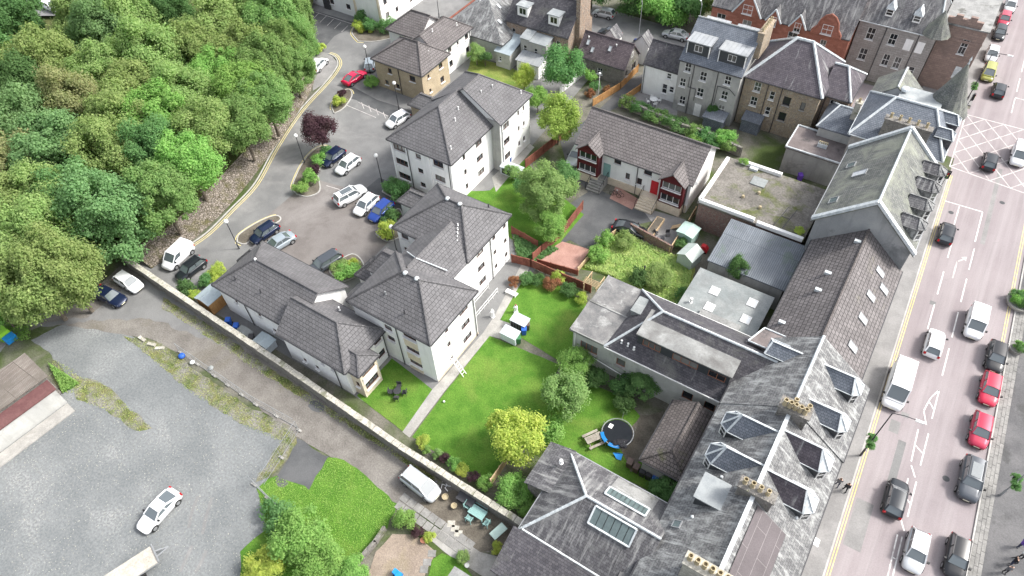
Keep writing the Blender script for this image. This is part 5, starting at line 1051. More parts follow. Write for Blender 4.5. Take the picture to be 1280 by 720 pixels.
# estate planting
for px, py, k_, r, pr, lb in ((388, 222, 'bright', .95, 'clip', 'lime clipped shrub in the bed beside the parked blue car'), (376, 235, 'bright', .8, 'bush', 'lime shrub at the tip of the road-side bed'), (399, 200, 'bright', .9, 'bush', 'bright shrub under the purple tree'), (394, 212, 'purple', .7, 'bush', 'dark purple shrub in the road-side bed'), (408, 190, 'green', .8, 'bush', 'green shrub beside the blue car bonnet'),
        (424, 126, 'yellow', .8, 'bush', 'yellow-green shrub on the small island by the red car'), (427, 117, 'purple', .6, 'bush', 'dark shrub on the small island by the red car'), (465, 101, 'bright', 1.0, 'bush', 'bright shrub at the corner of the beige brick flats'),
        (452, 22, 'green', 1.1, 'clip', 'clipped green ball shrub beside the far white flats'), (462, 31, 'green', 1.1, 'clip', 'second clipped ball shrub beside the far white flats bay'), (484, 32, 'green', 1.35, 'clip', 'largest clipped shrub at the corner of the far white flats'), (447, 32, 'yellow', .8, 'bush', 'yellow shrub in the far flats bed'), (452, 38, 'yellow', .5, 'bush', 'low yellow shrub at the kerb of the far flats bed'), (463, 38, 'yellow', .45, 'bush', 'small yellow tuft at the kerb of the far flats bed'),
        (434, 340, 'bright', 1.1, 'bush', 'lime shrub in the bed behind the low flats wing'), (424, 336, 'olive', .9, 'bush', 'brownish green shrub in the bed behind the low flats wing'), (440, 333, 'yellow', .8, 'bush', 'yellowish shrub in the bed behind the low flats wing'), (482, 288, 'yellow', 1.0, 'bush', 'yellow-green shrub beside the globe lamp at the car park'), (490, 272, 'dark', 1.0, 'bush', 'dark shrub beside the blue car in the car park'),
        (490, 232, 'green', 1.0, 'clip', 'clipped green shrub at the corner of the car park flats'), (500, 240, 'green', 1.15, 'clip', 'large clipped shrub under the car park flats windows'), (512, 244, 'dark', .9, 'bush', 'dark shrub under the car park flats windows'), (273, 337, 'yellow', .8, 'clip', 'bright yellow clipped hedge at the end of the low flats wing'), (265, 346, 'yellow', .7, 'clip', 'yellow clipped hedge beside the timber shed'), (258, 352, 'green', .8, 'clip', 'green clipped hedge above the timber shed'), (242, 368, 'yellow', .6, 'clip', 'small yellow hedge ball against the stone wall'), (234, 360, 'dark', .9, 'bush', 'dark shrub against the stone wall by the black car'),
        (598, 262, 'bright', .5, 'bush', 'tuft of ground plants by the flats back path'), (390, 65, 'bright', .9, 'bush', 'lime shrub beside the white car under the wood'), (400, 60, 'yellow', .8, 'bush', 'yellow shrub beside the white car under the wood'),
        (660, 348, 'green', .8, 'bush', 'green shrub in the bed below the red fence'), (672, 350, 'dark', .8, 'bush', 'dark shrub in the bed below the red fence'), (698, 346, 'yellow', .8, 'bush', 'golden shrub in the bed below the red fence'), (690, 354, 'red', .9, 'bush', 'reddish shrub in the bed below the red fence'), (710, 362, 'dark', .9, 'bush', 'deep green shrub in the bed below the red fence'), (727, 373, 'yellow', .75, 'clip', 'round golden shrub at the corner of the harled building'), (643, 352, 'red', .7, 'bush', 'russet shrub at the end of the red fence bed')):
    r *= 1.3 if px < 520 else 1.1; tree(px, py, r*.7, r, k_, lb, pr, name='shrub', cat='shrub')
# hedge bank behind the villas
for i in range(10):
    p = P(783, 136).lerp(P(908, 190), i/9); tree(0, 0, .9, 1.35, 'green' if i % 3 else 'forest', 'green hedge bush on the bank behind the villas', 'bush', at=(p.x, p.y), group='hedge behind the villas', name='hedge_bush', cat='hedge', sz=.9)
tree(905, 172, 1.2, 1.5, 'bright', 'bright bush at the end of the hedge behind the villas', 'bush'); tree(870, 208-30, .8, 1.0, 'bright', 'pale bush on the bank behind the villas', 'bush')
for px, py, r, k_ in ((830, 2, 4.2, 'bright'), (790, -6, 4, 'dark'), (862, 6, 3.6, 'green'), (740, -12, 4, 'dark'), (880, -4, 3.4, 'olive')):
    tree(px, py, 3.4, r, k_, {'bright': 'bright green tree across the cottage street behind the silver saloon', 'green': 'leafy tree beside the sandstone tenement across the cottage street', 'olive': 'olive tree at the end of the sandstone tenement', 'dark': 'dark tree shading the far kerb of the cottage street'}[k_], 'mid', group='trees across the cottage street' if k_ == 'dark' else None)
tree(835, 22, 1.2, 2.0, 'dark', 'dark hedge along the far kerb of the cottage street', 'mid', sz=.6, name='hedge', cat='hedge'); tree(812, 14, 1.2, 2.0, 'dark', 'dark hedge along the far kerb beside the first hedge', 'mid', sz=.6, name='hedge', cat='hedge')
tree(745, 108, .8, .9, 'green', 'shrub beside the white lamp post in the cottage garden', 'bush'); tree(738, 118, .5, .8, 'red', 'red flowering shrub by the orange fence', 'bush'); tree(760, 112, .5, .8, 'red', 'low red shrub inside the orange fence', 'bush'); tree(738, 95, 1.2, 1.1, 'bright', 'climbing bush at the stone cottage wall', 'bush')
tree(890, 140, 1.6, .8, 'dark', 'dark climber on the grey tenement wall', 'bush', sz=2.2)
for px, py in ((1000, 288), (930, 202), (1040, 275)): tree(px, py, 4.7, .6, 'yellow' if px == 1000 else 'bright', {1000: 'yellow moss clump on the flat roof parapet', 930: 'weeds growing over the gravelled roof edge', 1040: 'fern tuft in the gutter of the tall tenement'}[px], 'bush', zg=4.3, sz=.6, name='weed_clump', cat='plant')
# right edge planters
# ---------------------------------------------------------------- rough grass and tufts
def tufts(name, label, polys, n, kind, size, z=0.02, h=.25):
    pts = []
    for q, share in polys:
        q = [Vector(p) for p in q]; x0, x1, y0, y1 = min(p.x for p in q), max(p.x for p in q), min(p.y for p in q), max(p.y for p in q); k = 0
        while k < n*share:
            x, y = U(x0, x1), U(y0, y1); ins = False; j = len(q)-1
            for i in range(len(q)):
                if (q[i].y > y) != (q[j].y > y) and x < (q[j].x-q[i].x)*(y-q[i].y)/(q[j].y-q[i].y)+q[i].x: ins = not ins
                j = i
            if not ins: continue
            k += 1; pts.append((V(x, y, z+U(0, h)), rdir()*.8+V(0, 0, 1.1), size*U(.5, 1.4)))
    o = link(name, leaf_mesh(name, pts, 'leaf_'+kind), None); o['kind'] = 'stuff'; tag(o, label, 'grass'); return o
GR = px2([(410, 572), (440, 582), (495, 632), (480, 660), (455, 695), (420, 725), (340, 740), (330, 660), (322, 612), (345, 596), (388, 612)])
tufts('rough_grass_tufts', 'long bright grass of the unmown plot beside the lane', [(GR, 1)], 16000, 'grass', .075, h=.08)
tufts('wild_grass', 'tall wild grass in the overgrown garden', [(px2([(730, 335), (778, 287), (800, 302), (842, 320), (868, 322), (855, 388), (800, 364), (762, 345)]), 1)], 26000, 'straw', .17, h=.4)
tufts('verge_weeds', 'straggling weeds along the lane verges', [(px2([(90, 468), (128, 478), (190, 535), (175, 540), (130, 512), (95, 500)]), .2), (px2([(155, 420), (200, 432), (262, 476), (318, 514), (366, 540), (350, 575), (325, 600), (350, 552), (300, 530), (240, 492), (190, 450)]), .4), (px2([(205, 374), (270, 414), (340, 464), (430, 522), (555, 602), (548, 606), (420, 525), (330, 470), (250, 416), (202, 384)]), .25), (px2([(66, 448), (92, 462), (110, 490), (78, 492), (62, 470)]), .15)], 6500, 'straw', .08, h=.06)
tufts('lot_weeds', 'green weeds at the garage corner of the gravel lot', [(px2([(62, 455), (85, 470), (100, 480), (80, 492)]), .6), (px2([(0, 395), (40, 408), (38, 425), (0, 430)]), .4)], 4000, 'bright', .16, h=.5)
tufts('strip_grass', 'dark rough grass strip below the flats fence', [(px2([(642, 295), (698, 312), (672, 328), (646, 320)]), 1)], 2500, 'green', .25, h=.4)
# ---------------------------------------------------------------- vehicles (local: +x forward, wheels on z=0)
CARS = dict(
    hatch=dict(L=4.0, W=1.75, H=1.5, belt=.95, hood=.8, xf=1.0, xr=-1.9, rf=.35, rr=-1.45, nose=.7, tail=.93),
    saloon=dict(L=4.5, W=1.8, H=1.44, belt=.93, hood=.78, xf=1.05, xr=-1.62, rf=.3, rr=-.95, nose=.68, tail=.92),
    coupe=dict(L=4.4, W=1.82, H=1.36, belt=.9, hood=.74, xf=.95, xr=-1.75, rf=.2, rr=-.7, nose=.64, tail=.86),
    suv=dict(L=4.6, W=1.9, H=1.7, belt=1.1, hood=.98, xf=1.1, xr=-2.15, rf=.5, rr=-1.85, nose=.86, tail=1.05),
    estate=dict(L=4.6, W=1.8, H=1.5, belt=.95, hood=.8, xf=1.1, xr=-2.2, rf=.4, rr=-1.8, nose=.7, tail=.95),
    mpv=dict(L=4.2, W=1.78, H=1.65, belt=1.0, hood=.88, xf=1.45, xr=-2.0, rf=.6, rr=-1.65, nose=.75, tail=.95),
    smallvan=dict(L=4.4, W=1.85, H=1.85, belt=1.1, hood=.98, xf=1.45, xr=-2.15, rf=.7, rr=-2.0, nose=.82, tail=1.05, van=True),
    van=dict(L=5.6, W=2.05, H=2.4, belt=1.25, hood=1.05, xf=2.1, xr=-2.75, rf=1.3, rr=-2.65, nose=.85, tail=1.2, van=True))
def wheel_mesh():
    t, r = MB(), MB()
    t.lathe((0, 0, 0), [(.2, -.11), (.29, -.11), (.32, -.07), (.32, .07), (.29, .11), (.2, .11)], 18)
    r.lathe((0, 0, 0), [(.03, .085), (.12, .1), (.2, .1), (.21, .112), (.02, .115)], 14)
    M = Matrix.Rotation(-math.pi/2, 4, 'X'); a, b = t.xf(M).data('wheel'), r.xf(M).data('rim')
    a.materials.append(MT['tyre']); b.materials.append(MT['rim']); return a, b
WHL = wheel_mesh()
def car_proto(kind):
    c = CARS[kind]; L, W, H, bz = c['L'], c['W']/2, c['H'], c['belt']; van = c.get('van')
    r = bpy.data.objects.new(kind, None); COL.objects.link(r)
    # lower body loft
    st = [(-L/2, .74, .42, .66), (-L/2+.05, .86, .3, c['tail']-.08), (-L/2+.22, .95, .24, c['tail']), (-L/2+.8, 1, .2, max(c['tail'], bz)-.0), (-.2, 1, .2, bz), (c['xf']-.25, 1, .2, bz-.01), (c['xf']+.12, .99, .2, c['hood']+.06), (L/2-.55, .96, .22, (c['hood']+c['nose'])/2+.03), (L/2-.2, .87, .24, c['nose']), (L/2-.05, .74, .3, c['nose']-.1), (L/2, .6, .4, .55)]
    mb = MB(); ring = []
    for x, k, zb, zt in st:
        w_ = W*k
        half = [(w_*.82, zb), (w_*.97, zb+.1), (w_, zb+.5*(zt-zb)), (w_*.975, zt-.09), (w_*.9, zt-.015), (w_*.5, zt+.02)]
        ring.append([(x, y, z) for y, z in half] + [(x, -y, z) for y, z in half[::-1]])
    n = 12; pts = [p for q in ring for p in q]; fs = []
    for i in range(len(ring)-1):
        for j in range(n): fs.append([i*n+j, i*n+(j+1) % n, (i+1)*n+(j+1) % n, (i+1)*n+j])
    fs += [list(range(n))[::-1], [(len(ring)-1)*n+j for j in range(n)]]
    mb.mesh(pts, [f[::-1] for f in fs]); body = mb.build('body', 'paint_car_white', r, smooth=50)
    # cabin
    yb, yt = W*.88, W*(.86 if van else .7); zt = H-.07; xf, xr, rf, rr = c['xf'], c['xr'], c['rf'], c['rr']
    B = {('f', s): V(xf, s*yb*.96, bz) for s in (-1, 1)}; B.update({('r', s): V(xr, s*yb*.94, bz) for s in (-1, 1)})
    T = {('f', s): V(rf, s*yt, zt) for s in (-1, 1)}; T.update({('r', s): V(rr, s*yt*.97, zt) for s in (-1, 1)})
    g = lambda a, b, t: a.lerp(b, t)
    roofm = MB(); xs = [rf+.03, (rf+rr)/2, rr-.03]
    rows = [[V(x, y*yt*1.02, zt + .07*(1-y*y) + (.015 if i == 1 else 0)) for y in (-1, -.5, 0, .5, 1)] for i, x in enumerate(xs)]
    pp = [p for q in rows for p in q]; roofm.mesh(pp, [[i*5+j, (i+1)*5+j, (i+1)*5+j+1, i*5+j+1] for i in range(2) for j in range(4)])
    for s in (-1, 1):
        roofm.bar(B['f', s], T['f', s], .09); roofm.bar(B['r', s], T['r', s], .13); roofm.bar(T['f', s], T['r', s], .08)
        for t in ((.5,) if not van else ()): roofm.bar(g(B['f', s], B['r', s], t), g(T['f', s], T['r', s], t), .08)
    if van:
        for s in (-1, 1):
            a, b, cc, d = g(B['f', s], B['r', s], .36), B['r', s], T['r', s], g(T['f', s], T['r', s], .3)
            q = [a, b, cc, d] if s < 0 else [d, cc, b, a]; roofm.face([V(p.x, p.y+s*.03, p.z) for p in q])
        roofm.face([B['r', -1], B['r', 1], T['r', 1], T['r', -1]][::-1])
        roofm.box(xr, rf-.2, -yb*1.0, yb*1.0, bz-.3, bz+.02)
    roofm.build('roof', 'paint_car_white', r, smooth=40)
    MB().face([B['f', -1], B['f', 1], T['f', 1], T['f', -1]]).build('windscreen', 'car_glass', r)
    rw = [B['r', 1], B['r', -1], T['r', -1], T['r', 1]]
    if van: rw = [V(p.x-.012, p.y*.75, bz+.25 if p.z < bz+.01 else p.z-.2) for p in rw]
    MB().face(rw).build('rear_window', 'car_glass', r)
    for s in (-1, 1):
        if van: q = [B['f', s], g(B['f', s], B['r', s], .36), g(T['f', s], T['r', s], .3), T['f', s]]
        else: q = [B['f', s], B['r', s], T['r', s], T['f', s]]
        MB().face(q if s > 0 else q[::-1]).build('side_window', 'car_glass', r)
    wx = L/2-.82, -L/2+.78
    for x in wx:
        for s in (-1, 1):
            k_ = 1.05 if kind in ('suv', 'van') else 1.0
            o = link('wheel', WHL[0], None, r); o.location = (x, s*(W-.1), .32*k_); o.scale = (k_, 1, k_); o.rotation_euler = (0, 0, 0 if s > 0 else math.pi)
            link('rim', WHL[1], None, o)
            a = MB(); m_ = 14; ct = V(x, s*(W*.995+.004), .33); a.face([ct + V(math.cos(t)*.385, 0, math.sin(t)*.385)*1 for t in [math.pi*2*i/m_ for i in range(m_)]][::(-1 if s > 0 else 1)]); a.build('wheel_arch', 'black_plastic', r)
    for s in (-1, 1):
        MB().mesh([(L/2-.42, s*W*.9, c['nose']-.02), (L/2-.16, s*W*.78, c['nose']-.06), (L/2-.1, s*W*.5, c['nose']-.08), (L/2-.34, s*W*.52, c['nose']+.04), (L/2-.42, s*W*.92, c['nose']-.16), (L/2-.12, s*W*.8, c['nose']-.18), (L/2-.03, s*W*.5, c['nose']-.2), (L/2-.34, s*W*.5, c['nose']-.18)], [[0, 1, 2, 3], [4, 5, 1, 0], [5, 6, 2, 1]] if s < 0 else [[3, 2, 1, 0], [0, 1, 5, 4], [1, 2, 6, 5]]).build('headlight', 'head_lamp', r)
        MB().box(-L/2-.005, -L/2+.18, *sorted((s*W*.62, s*W*.9)), c['tail']-.3, c['tail']-.04).build('tail_light', 'tail_lamp', r)
        MB().mesh([(xf-.3, s*W, bz-.02), (xf-.12, s*W, bz-.02), (xf-.15, s*(W+.2), bz), (xf-.3, s*(W+.2), bz), (xf-.3, s*W, bz+.14), (xf-.12, s*W, bz+.12), (xf-.17, s*(W+.19), bz+.13), (xf-.3, s*(W+.2), bz+.14)], [[0, 1, 2, 3], [4, 5, 6, 7], [0, 1, 5, 4], [1, 2, 6, 5], [2, 3, 7, 6], [3, 0, 4, 7]]).build('mirror', 'black_plastic', r)
    MB().box(L/2-.03, L/2+.012, -.26, .26, .4, .51).build('number_plate', 'plate', r)
    MB().box(L/2-.06, L/2+.006, -W*.5, W*.5, .26, .36).build('grille', 'black_plastic', r)
    if kind == 'suv':
        for s in (-1, 1): MB().bar((rf-.1, s*yt*.9, zt+.1), (rr+.1, s*yt*.9, zt+.1), .05).build('roof_rail', 'dark_metal', r)
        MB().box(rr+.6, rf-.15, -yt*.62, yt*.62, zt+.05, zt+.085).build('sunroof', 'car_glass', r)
    return r
CP = {k: car_proto(k) for k in CARS}
_used = set()
def car(rear, front, kind, paint, label, name='parked_car', cat='car', group=None, z=0.01, head=None, two=None):
    a, b = P(*rear, .55), P(*front, .55); m = (a+b)/2; ang = math.atan2(b.y-a.y, b.x-a.x) if head is None else head
    src = CP[kind]
    o = copy_tree(src)
    o.name = name; o.location = (m.x, m.y, z); o.rotation_euler = (0, 0, ang); tag(o, label, cat, group)
    for ch in o.children:
        if ch.name.startswith(('body', 'roof')) and 'rail' not in ch.name: remat(ch, 'paint_car_' + paint)
    return o
UP, DN = math.pi/2 + DR, -math.pi/2 + DR
car((236, 308), (209, 334), 'smallvan', 'white', 'white small van parked beside a black hatchback at the bank foot', cat='van', name='parked_van')
car((252, 326), (225, 347), 'hatch', 'dark', 'black hatchback parked beside the white small van')
car((144, 343), (179, 364), 'hatch', 'white', 'white hatchback parked at the head of the lane')
car((120, 362), (155, 379), 'saloon', 'navy', 'dark navy car parked half under the trees by the lane')
car((218, 617), (179, 660), 'coupe', 'white', 'white coupe alone on the gravel lot')
car((505, 590), (547, 622), 'mpv', 'silver', 'silver people carrier parked against the long stone wall')
car((343, 283), (318, 300), 'hatch', 'navy', 'dark blue car nearest the low flats wing, beside a silver saloon')
car((362, 296), (334, 313), 'saloon', 'silverblue', 'silver saloon tucked behind the low flats wing roof')
car((419, 321), (392, 338), 'estate', 'grey', 'dark grey estate car parked alone behind the low flats wing')
car((424, 252), (452, 237), 'suv', 'white', 'white off-roader in the row of three in the car park')
car((469, 246), (446, 267), 'hatch', 'white', 'white hatchback between the off-roader and the blue car')
car((488, 253), (464, 275), 'hatch', 'blue', 'bright blue hatchback at the shrub end of the row')
car((428, 188), (404, 206), 'hatch', 'navy', 'dark blue hatchback beside the purple tree bed')
car((447, 197), (422, 216), 'hatch', 'white', 'white hatchback beside the dark blue one near the purple tree')
car((509, 143), (485, 157), 'hatch', 'white', 'white car half hidden by the eaves of the flats')
car((429, 106), (457, 88), 'coupe', 'crimson', 'crimson coupe parked at the kerb of the estate road')
car((388, 92), (409, 70), 'hatch', 'white', 'white car parked under the edge of the wood')
car((462, 86), (464, 74), 'hatch', 'silverblue', 'pale blue car behind the corner of the beige brick flats')
car((860, 47), (829, 40), 'saloon', 'silver', 'silver saloon on the cottage street')
car((768, 20), (742, 14), 'hatch', 'silver', 'silver hatchback on the shaded side of the cottage street')
car((803, 60), (799, 52), 'hatch', 'blue', 'blue car parked behind the stone cottage gable')
car((767, 43), (757, 40), 'hatch', 'grey', 'grey car parked between the two white porch gables')
car((727, 183), (714, 205), 'estate', 'silver', 'silver estate car beside the white villas')
car((769, 281), (806, 292), 'coupe', 'black', 'black convertible parked on the drive by the brick garden wall')
CT = 'traffic on the high street'
for rear, front, kind, paint, lab, d, nm in (
    ((1177, 305), (1189, 279), 'hatch', 'dark', 'dark hatchback driving alone towards the box junction', UP, 'car'),
    ((1159, 448), (1176, 411), 'hatch', 'white', 'white hatchback driving between the two white vans', UP, 'car'),
    ((1227, 382), (1210, 428), 'smallvan', 'white', 'white van in the oncoming lane behind a black hatchback', DN, 'van'),
    ((1131, 452), (1111, 518), 'van', 'white', 'large white panel van stopped on the double yellow lines', DN, 'van'),
    ((1249, 430), (1240, 463), 'hatch', 'black', 'black hatchback parked behind the red car by the flower tub', DN, 'car'),
    ((1241, 470), (1233, 504), 'hatch', 'red', 'bright red hatchback parked between black and maroon cars', DN, 'car'),
    ((1231, 517), (1219, 560), 'hatch', 'maroon', 'maroon-red hatchback with a white-reflecting roof parked behind the dark off-roader', DN, 'car'),
    ((1221, 574), (1205, 626), 'suv', 'grey', 'dark slate off-roader parked at the kerb', DN, 'car'),
    ((1112, 642), (1127, 604), 'hatch', 'dark', 'dark grey hatchback driving beside the hatched median', UP, 'car'),
    ((1153, 664), (1136, 715), 'hatch', 'silver', 'silver-white hatchback driving in the oncoming lane', DN, 'car'),
    ((1203, 672), (1188, 722), 'hatch', 'black', 'black hatchback parked last in the kerbside row', DN, 'car'),
    ((1231, 213), (1243, 191), 'hatch', 'dark', 'dark hatchback with red tail lamps inside the box junction', UP, 'car'),
    ((1279, 178), (1267, 212), 'smallvan', 'white', 'white van entering the box junction', DN, 'van'),
    ((1244, 123), (1253, 103), 'hatch', 'dark', 'dark hatchback with a pale-reflecting roof just past the box junction', UP, 'car'),
    ((1239, 82), (1232, 101), 'mpv', 'yellow', 'yellow-green car parked at the kerb under the hanging basket', DN, 'car'),
    ((1243, 60), (1236, 77), 'hatch', 'silver', 'silver car parked between the yellow-green and dark cars', DN, 'car'),
    ((1253, 33), (1246, 50), 'hatch', 'dark', 'dark green-grey car parked below the sandstone corner', DN, 'car'),
    ((1258, 18), (1252, 31), 'hatch', 'maroon', 'red car parked beneath the broken parapet', DN, 'car'),
    ((1266, 0), (1259, 15), 'hatch', 'silver', 'silver car parked farthest up the high street', DN, 'car')):
    car(rear, front, kind, paint, lab, 'moving_car' if 'driving' in lab else ('parked_van' if nm == 'van' else 'parked_car'), nm, CT, head=d)
for px, py, lb in ((70, 18, 'white car on the hill street above the wood'), (62, 8, 'white vehicle on the hill street next to another white car')): car((px-6, py-2), (px+6, py+3), 'estate', 'white', lb, z=1.61)
for r_ in CP.values():
    for ch in list(r_.children):
        for g_ in list(ch.children): bpy.data.objects.remove(g_)
        bpy.data.objects.remove(ch)
    bpy.data.objects.remove(r_)
# flatbed trailer
p, q = P(150, 722, .8), P(193, 694, .8); d = (q-p); ang = math.atan2(d.y, d.x)
t = thing('flatbed_trailer', 'pale timber flatbed trailer parked at the edge of the gravel lot', 'trailer', (P(164, 712, .8).x, P(164, 712, .8).y, .01)); 
M = Matrix.Translation(t.location) @ Matrix.Rotation(ang, 4, 'Z')
for i in range(6): MB().box(-2.2, 2.2, -.93+i*.31, -.63+i*.31, .82, .9).xf(M).build('plank', 'timber_pale', t)
MB().box(-2.25, 2.25, -.98, .98, .7, .815).box(-2.25, -2.17, -.98, .98, .82, 1.05).box(2.17, 2.25, -.98, .98, .82, 1.05).xf(M).build('frame', 'grey_metal', t)
for x in (-.5, .5):
    for s in (-1, 1):
        o = link('wheel', WHL[0], None, t); o.location = M @ V(x, s*.95, .32) - t.location; o.rotation_euler = (0, 0, ang)
MB().bar((2.2, .3, .75), (3.3, 0, .6), .1).bar((2.2, -.3, .75), (3.3, 0, .6), .1).xf(M).build('drawbar', 'grey_metal', t)
# ---------------------------------------------------------------- walls and fences
sw = thing('stone_wall', 'long rubble stone wall with cope stones between lane and flats', 'wall', (-45, 20.4, 0))
WP = [Vector(p) for p in ((-75.2, 23.0), (-73.0, 21.4), (-59.6, 20.85), (-45, 20.3), (-28, 19.45), (-13.7, 19.3))]
WH = 1.55
for a, b in zip(WP, WP[1:]):
    d = (b-a).normalized(); n = Vector((d.y, -d.x))*.24
    MB().prism([tuple(a-n), tuple(a+n), tuple(b+n), tuple(b-n)][::-1] if False else [tuple(a+n), tuple(b+n), tuple(b-n), tuple(a-n)], 0, WH).build('wall_run', 'rubble_grey', sw)
    k = int((b-a).length/.85)
    for i in range(k):
        c = a.lerp(b, (i+.5)/k); l = (b-a).length/k*.47
        m = MB().box(-l, l, -.3+U(-.02, .02), .3+U(-.02, .02), 0, U(.12, .2)); m.xf(Matrix.Translation((c.x, c.y, WH+.003)) @ Matrix.Rotation(math.atan2(d.y, d.x)+U(-.02, .02), 4, 'Z')).build('cope_stone', 'cope_stone', sw)
def fence(pts, h, mat, label, step=1.8, name='timber_fence', th=.05, boards=True, post=None, cat='fence', z=0.0):
    pts = [P(*p).xy for p in pts]; t = thing(name, label, cat, (pts[0].x, pts[0].y, z))
    for a, b in zip(pts, pts[1:]):
        k = max(1, round((b-a).length/step)); d = (b-a).normalized(); ang = math.atan2(d.y, d.x)
        for i in range(k):
            p, q = a.lerp(b, i/k), a.lerp(b, (i+1)/k); l = (q-p).length; m = MB()
            if boards:
                nb = max(3, int(l/.22))
                for j in range(nb): x0, x1 = l*j/nb, l*(j+1)/nb; m.box(x0+.005, x1-.005, -th/2 - (.012 if j % 2 else 0), th/2, .05, h-.06+U(-.02, .02))
                m.box(0, l, -th*.9, th*.9, h-.08, h-.02)
            else: m.box(.02, l-.02, -th/2, th/2, .05, h)
            m.xf(Matrix.Translation((p.x, p.y, z)) @ Matrix.Rotation(ang, 4, 'Z')).build('panel', mat, t)
            MB().box(p.x-.06, p.x+.06, p.y-.06, p.y+.06, z, z+h+.06).build('post', post or mat, t)
        MB().box(b.x-.06, b.x+.06, b.y-.06, b.y+.06, z, z+h+.06).build('post', post or mat, t)
    return t
fence([(713, 166), (690, 184), (657, 210)], 1.5, 'timber_red', 'red-stained timber fence between the flats lawn and the upper drive')
fence([(728, 262), (704, 293), (693, 304), (677, 317), (666, 327)], 1.5, 'timber_red', 'red-stained timber fence under the silvery tree at the drive edge')
fence([(640, 292), (672, 310)], 1.3, 'timber_red', 'short red fence crossing the flats garden below the silvery tree')
fence([(640, 328), (664, 334), (700, 350), (738, 366)], 1.4, 'rubble_grey' if False else 'timber_red', 'weathered red fence above the shrub bed at the lawn head')
fence([(672, 330), (722, 344)], .9, 'timber_red', 'low red fence below the brick apron')
fence([(797, 90), (775, 112), (741, 133)], 1.3, 'timber_orange', 'orange timber fence beside the lane to the cottages')
fence([(782, 126), (808, 108)], 1.2, 'timber_orange', 'short orange fence beside the white cottage yard')
fence([(700, 118), (728, 96)], 1.4, 'white_paint', 'white panel fence under the dark rounded tree')
fence([(778, 285), (752, 306), (722, 340)], .8, 'timber_tan', 'pale low timber fence along the wild garden')
fence([(787, 290), (838, 318)], 1.5, 'brick_red', 'red brick garden wall behind the black convertible', boards=False, name='garden_wall', cat='wall', th=.22)
fence([(868, 268), (858, 285), (836, 318)], 1.3, 'timber_tan', 'pale timber fence between patio and the green sheds')
fence([(636, 576), (614, 607)], 1.4, 'timber_tan', 'timber fence at the lawn corner by the golden tree')
fence([(776, 133), (850, 166), (880, 175), (925, 196)], 1.6, 'rubble_grey', 'dark stone wall along the hedge bank behind the tall houses', boards=False, name='garden_wall', cat='wall', th=.4, step=4)
fence([(482, 662), (470, 680), (452, 700)], .7, 'rubble_grey', 'low dry stone wall beside the pink gravel', boards=False, name='garden_wall', cat='wall', th=.35, step=2)
fence([(990, 215), (1042, 232)], 1.6, 'timber_grey', 'dark timber fence in the tenement back court', name='timber_fence')
def mesh_fence(pts, label, h=1.8):
    pts = [P(*p).xy for p in pts]; t = thing('mesh_fence', label, 'fence', (pts[0].x, pts[0].y, 0))
    for a, b in zip(pts, pts[1:]):
        k = max(1, round((b-a).length/2.6))
        for i in range(k):
            p, q = a.lerp(b, i/k), a.lerp(b, (i+1)/k); m = MB()
            for z in (.08, h*.35, h*.68, h): m.bar((*p, z), (*q, z), .035 if z in (.08, h) else .012)
            for j in range(1, 12): c = p.lerp(q, j/12); m.bar((*c, .08), (*c, h), .01)
            m.build('mesh_panel', 'grey_metal', t)
            MB().tube((*p, 0), (*p, h+.05), .03, n=6).build('post', 'grey_metal', t)
            MB().box(p.x-.3, p.x+.3, p.y-.12, p.y+.12, 0, .14).build('foot_block', 'concrete', t)
    return t
mesh_fence([(226, 441), (268, 470), (320, 506), (372, 535)], 'galvanised mesh site fence along the lane verge')
mesh_fence([(374, 538), (352, 572), (330, 606)], 'galvanised mesh fence between gravel lot and tarmac bay'); mesh_fence([(318, 606), (352, 640)], 'short mesh fence panel by the dark bush at the gravel')
# ---------------------------------------------------------------- lamps
def lamp(px, py, label, h=4.6):
    p = P(px, py); t = thing('street_lamp', label, 'lamp post', (p.x, p.y, 0), 'globe lamps of the estate')
    MB().lathe((p.x, p.y, 0), [(.1, 0), (.1, .8), (.06, .85), (.05, h)], 8).build('pole', 'dark_metal', t)
    g = MB().blob((p.x, p.y, h+.2), .28, 12, 8).build('globe', 'globe', t, smooth=60); MB().lathe((p.x, p.y, h-.06), [(.14, 0), (.16, .06), (.1, .1)], 8).build('collar', 'dark_metal', g)
for px, py, lb in ((381, 204, 'globe lamp beside the purple tree bed'), (478, 229, 'globe lamp at the path of the car park flats'), (299, 311, 'globe lamp at the estate road near the low flats wing'), (463, 92, 'globe lamp by the crimson coupe'), (499, 138, 'globe lamp in front of the beige brick flats'), (497, 318, 'globe lamp between the shrub bed and flats'), (549, 22, 'globe lamp behind the beige and white flats')): lamp(px, py, lb)
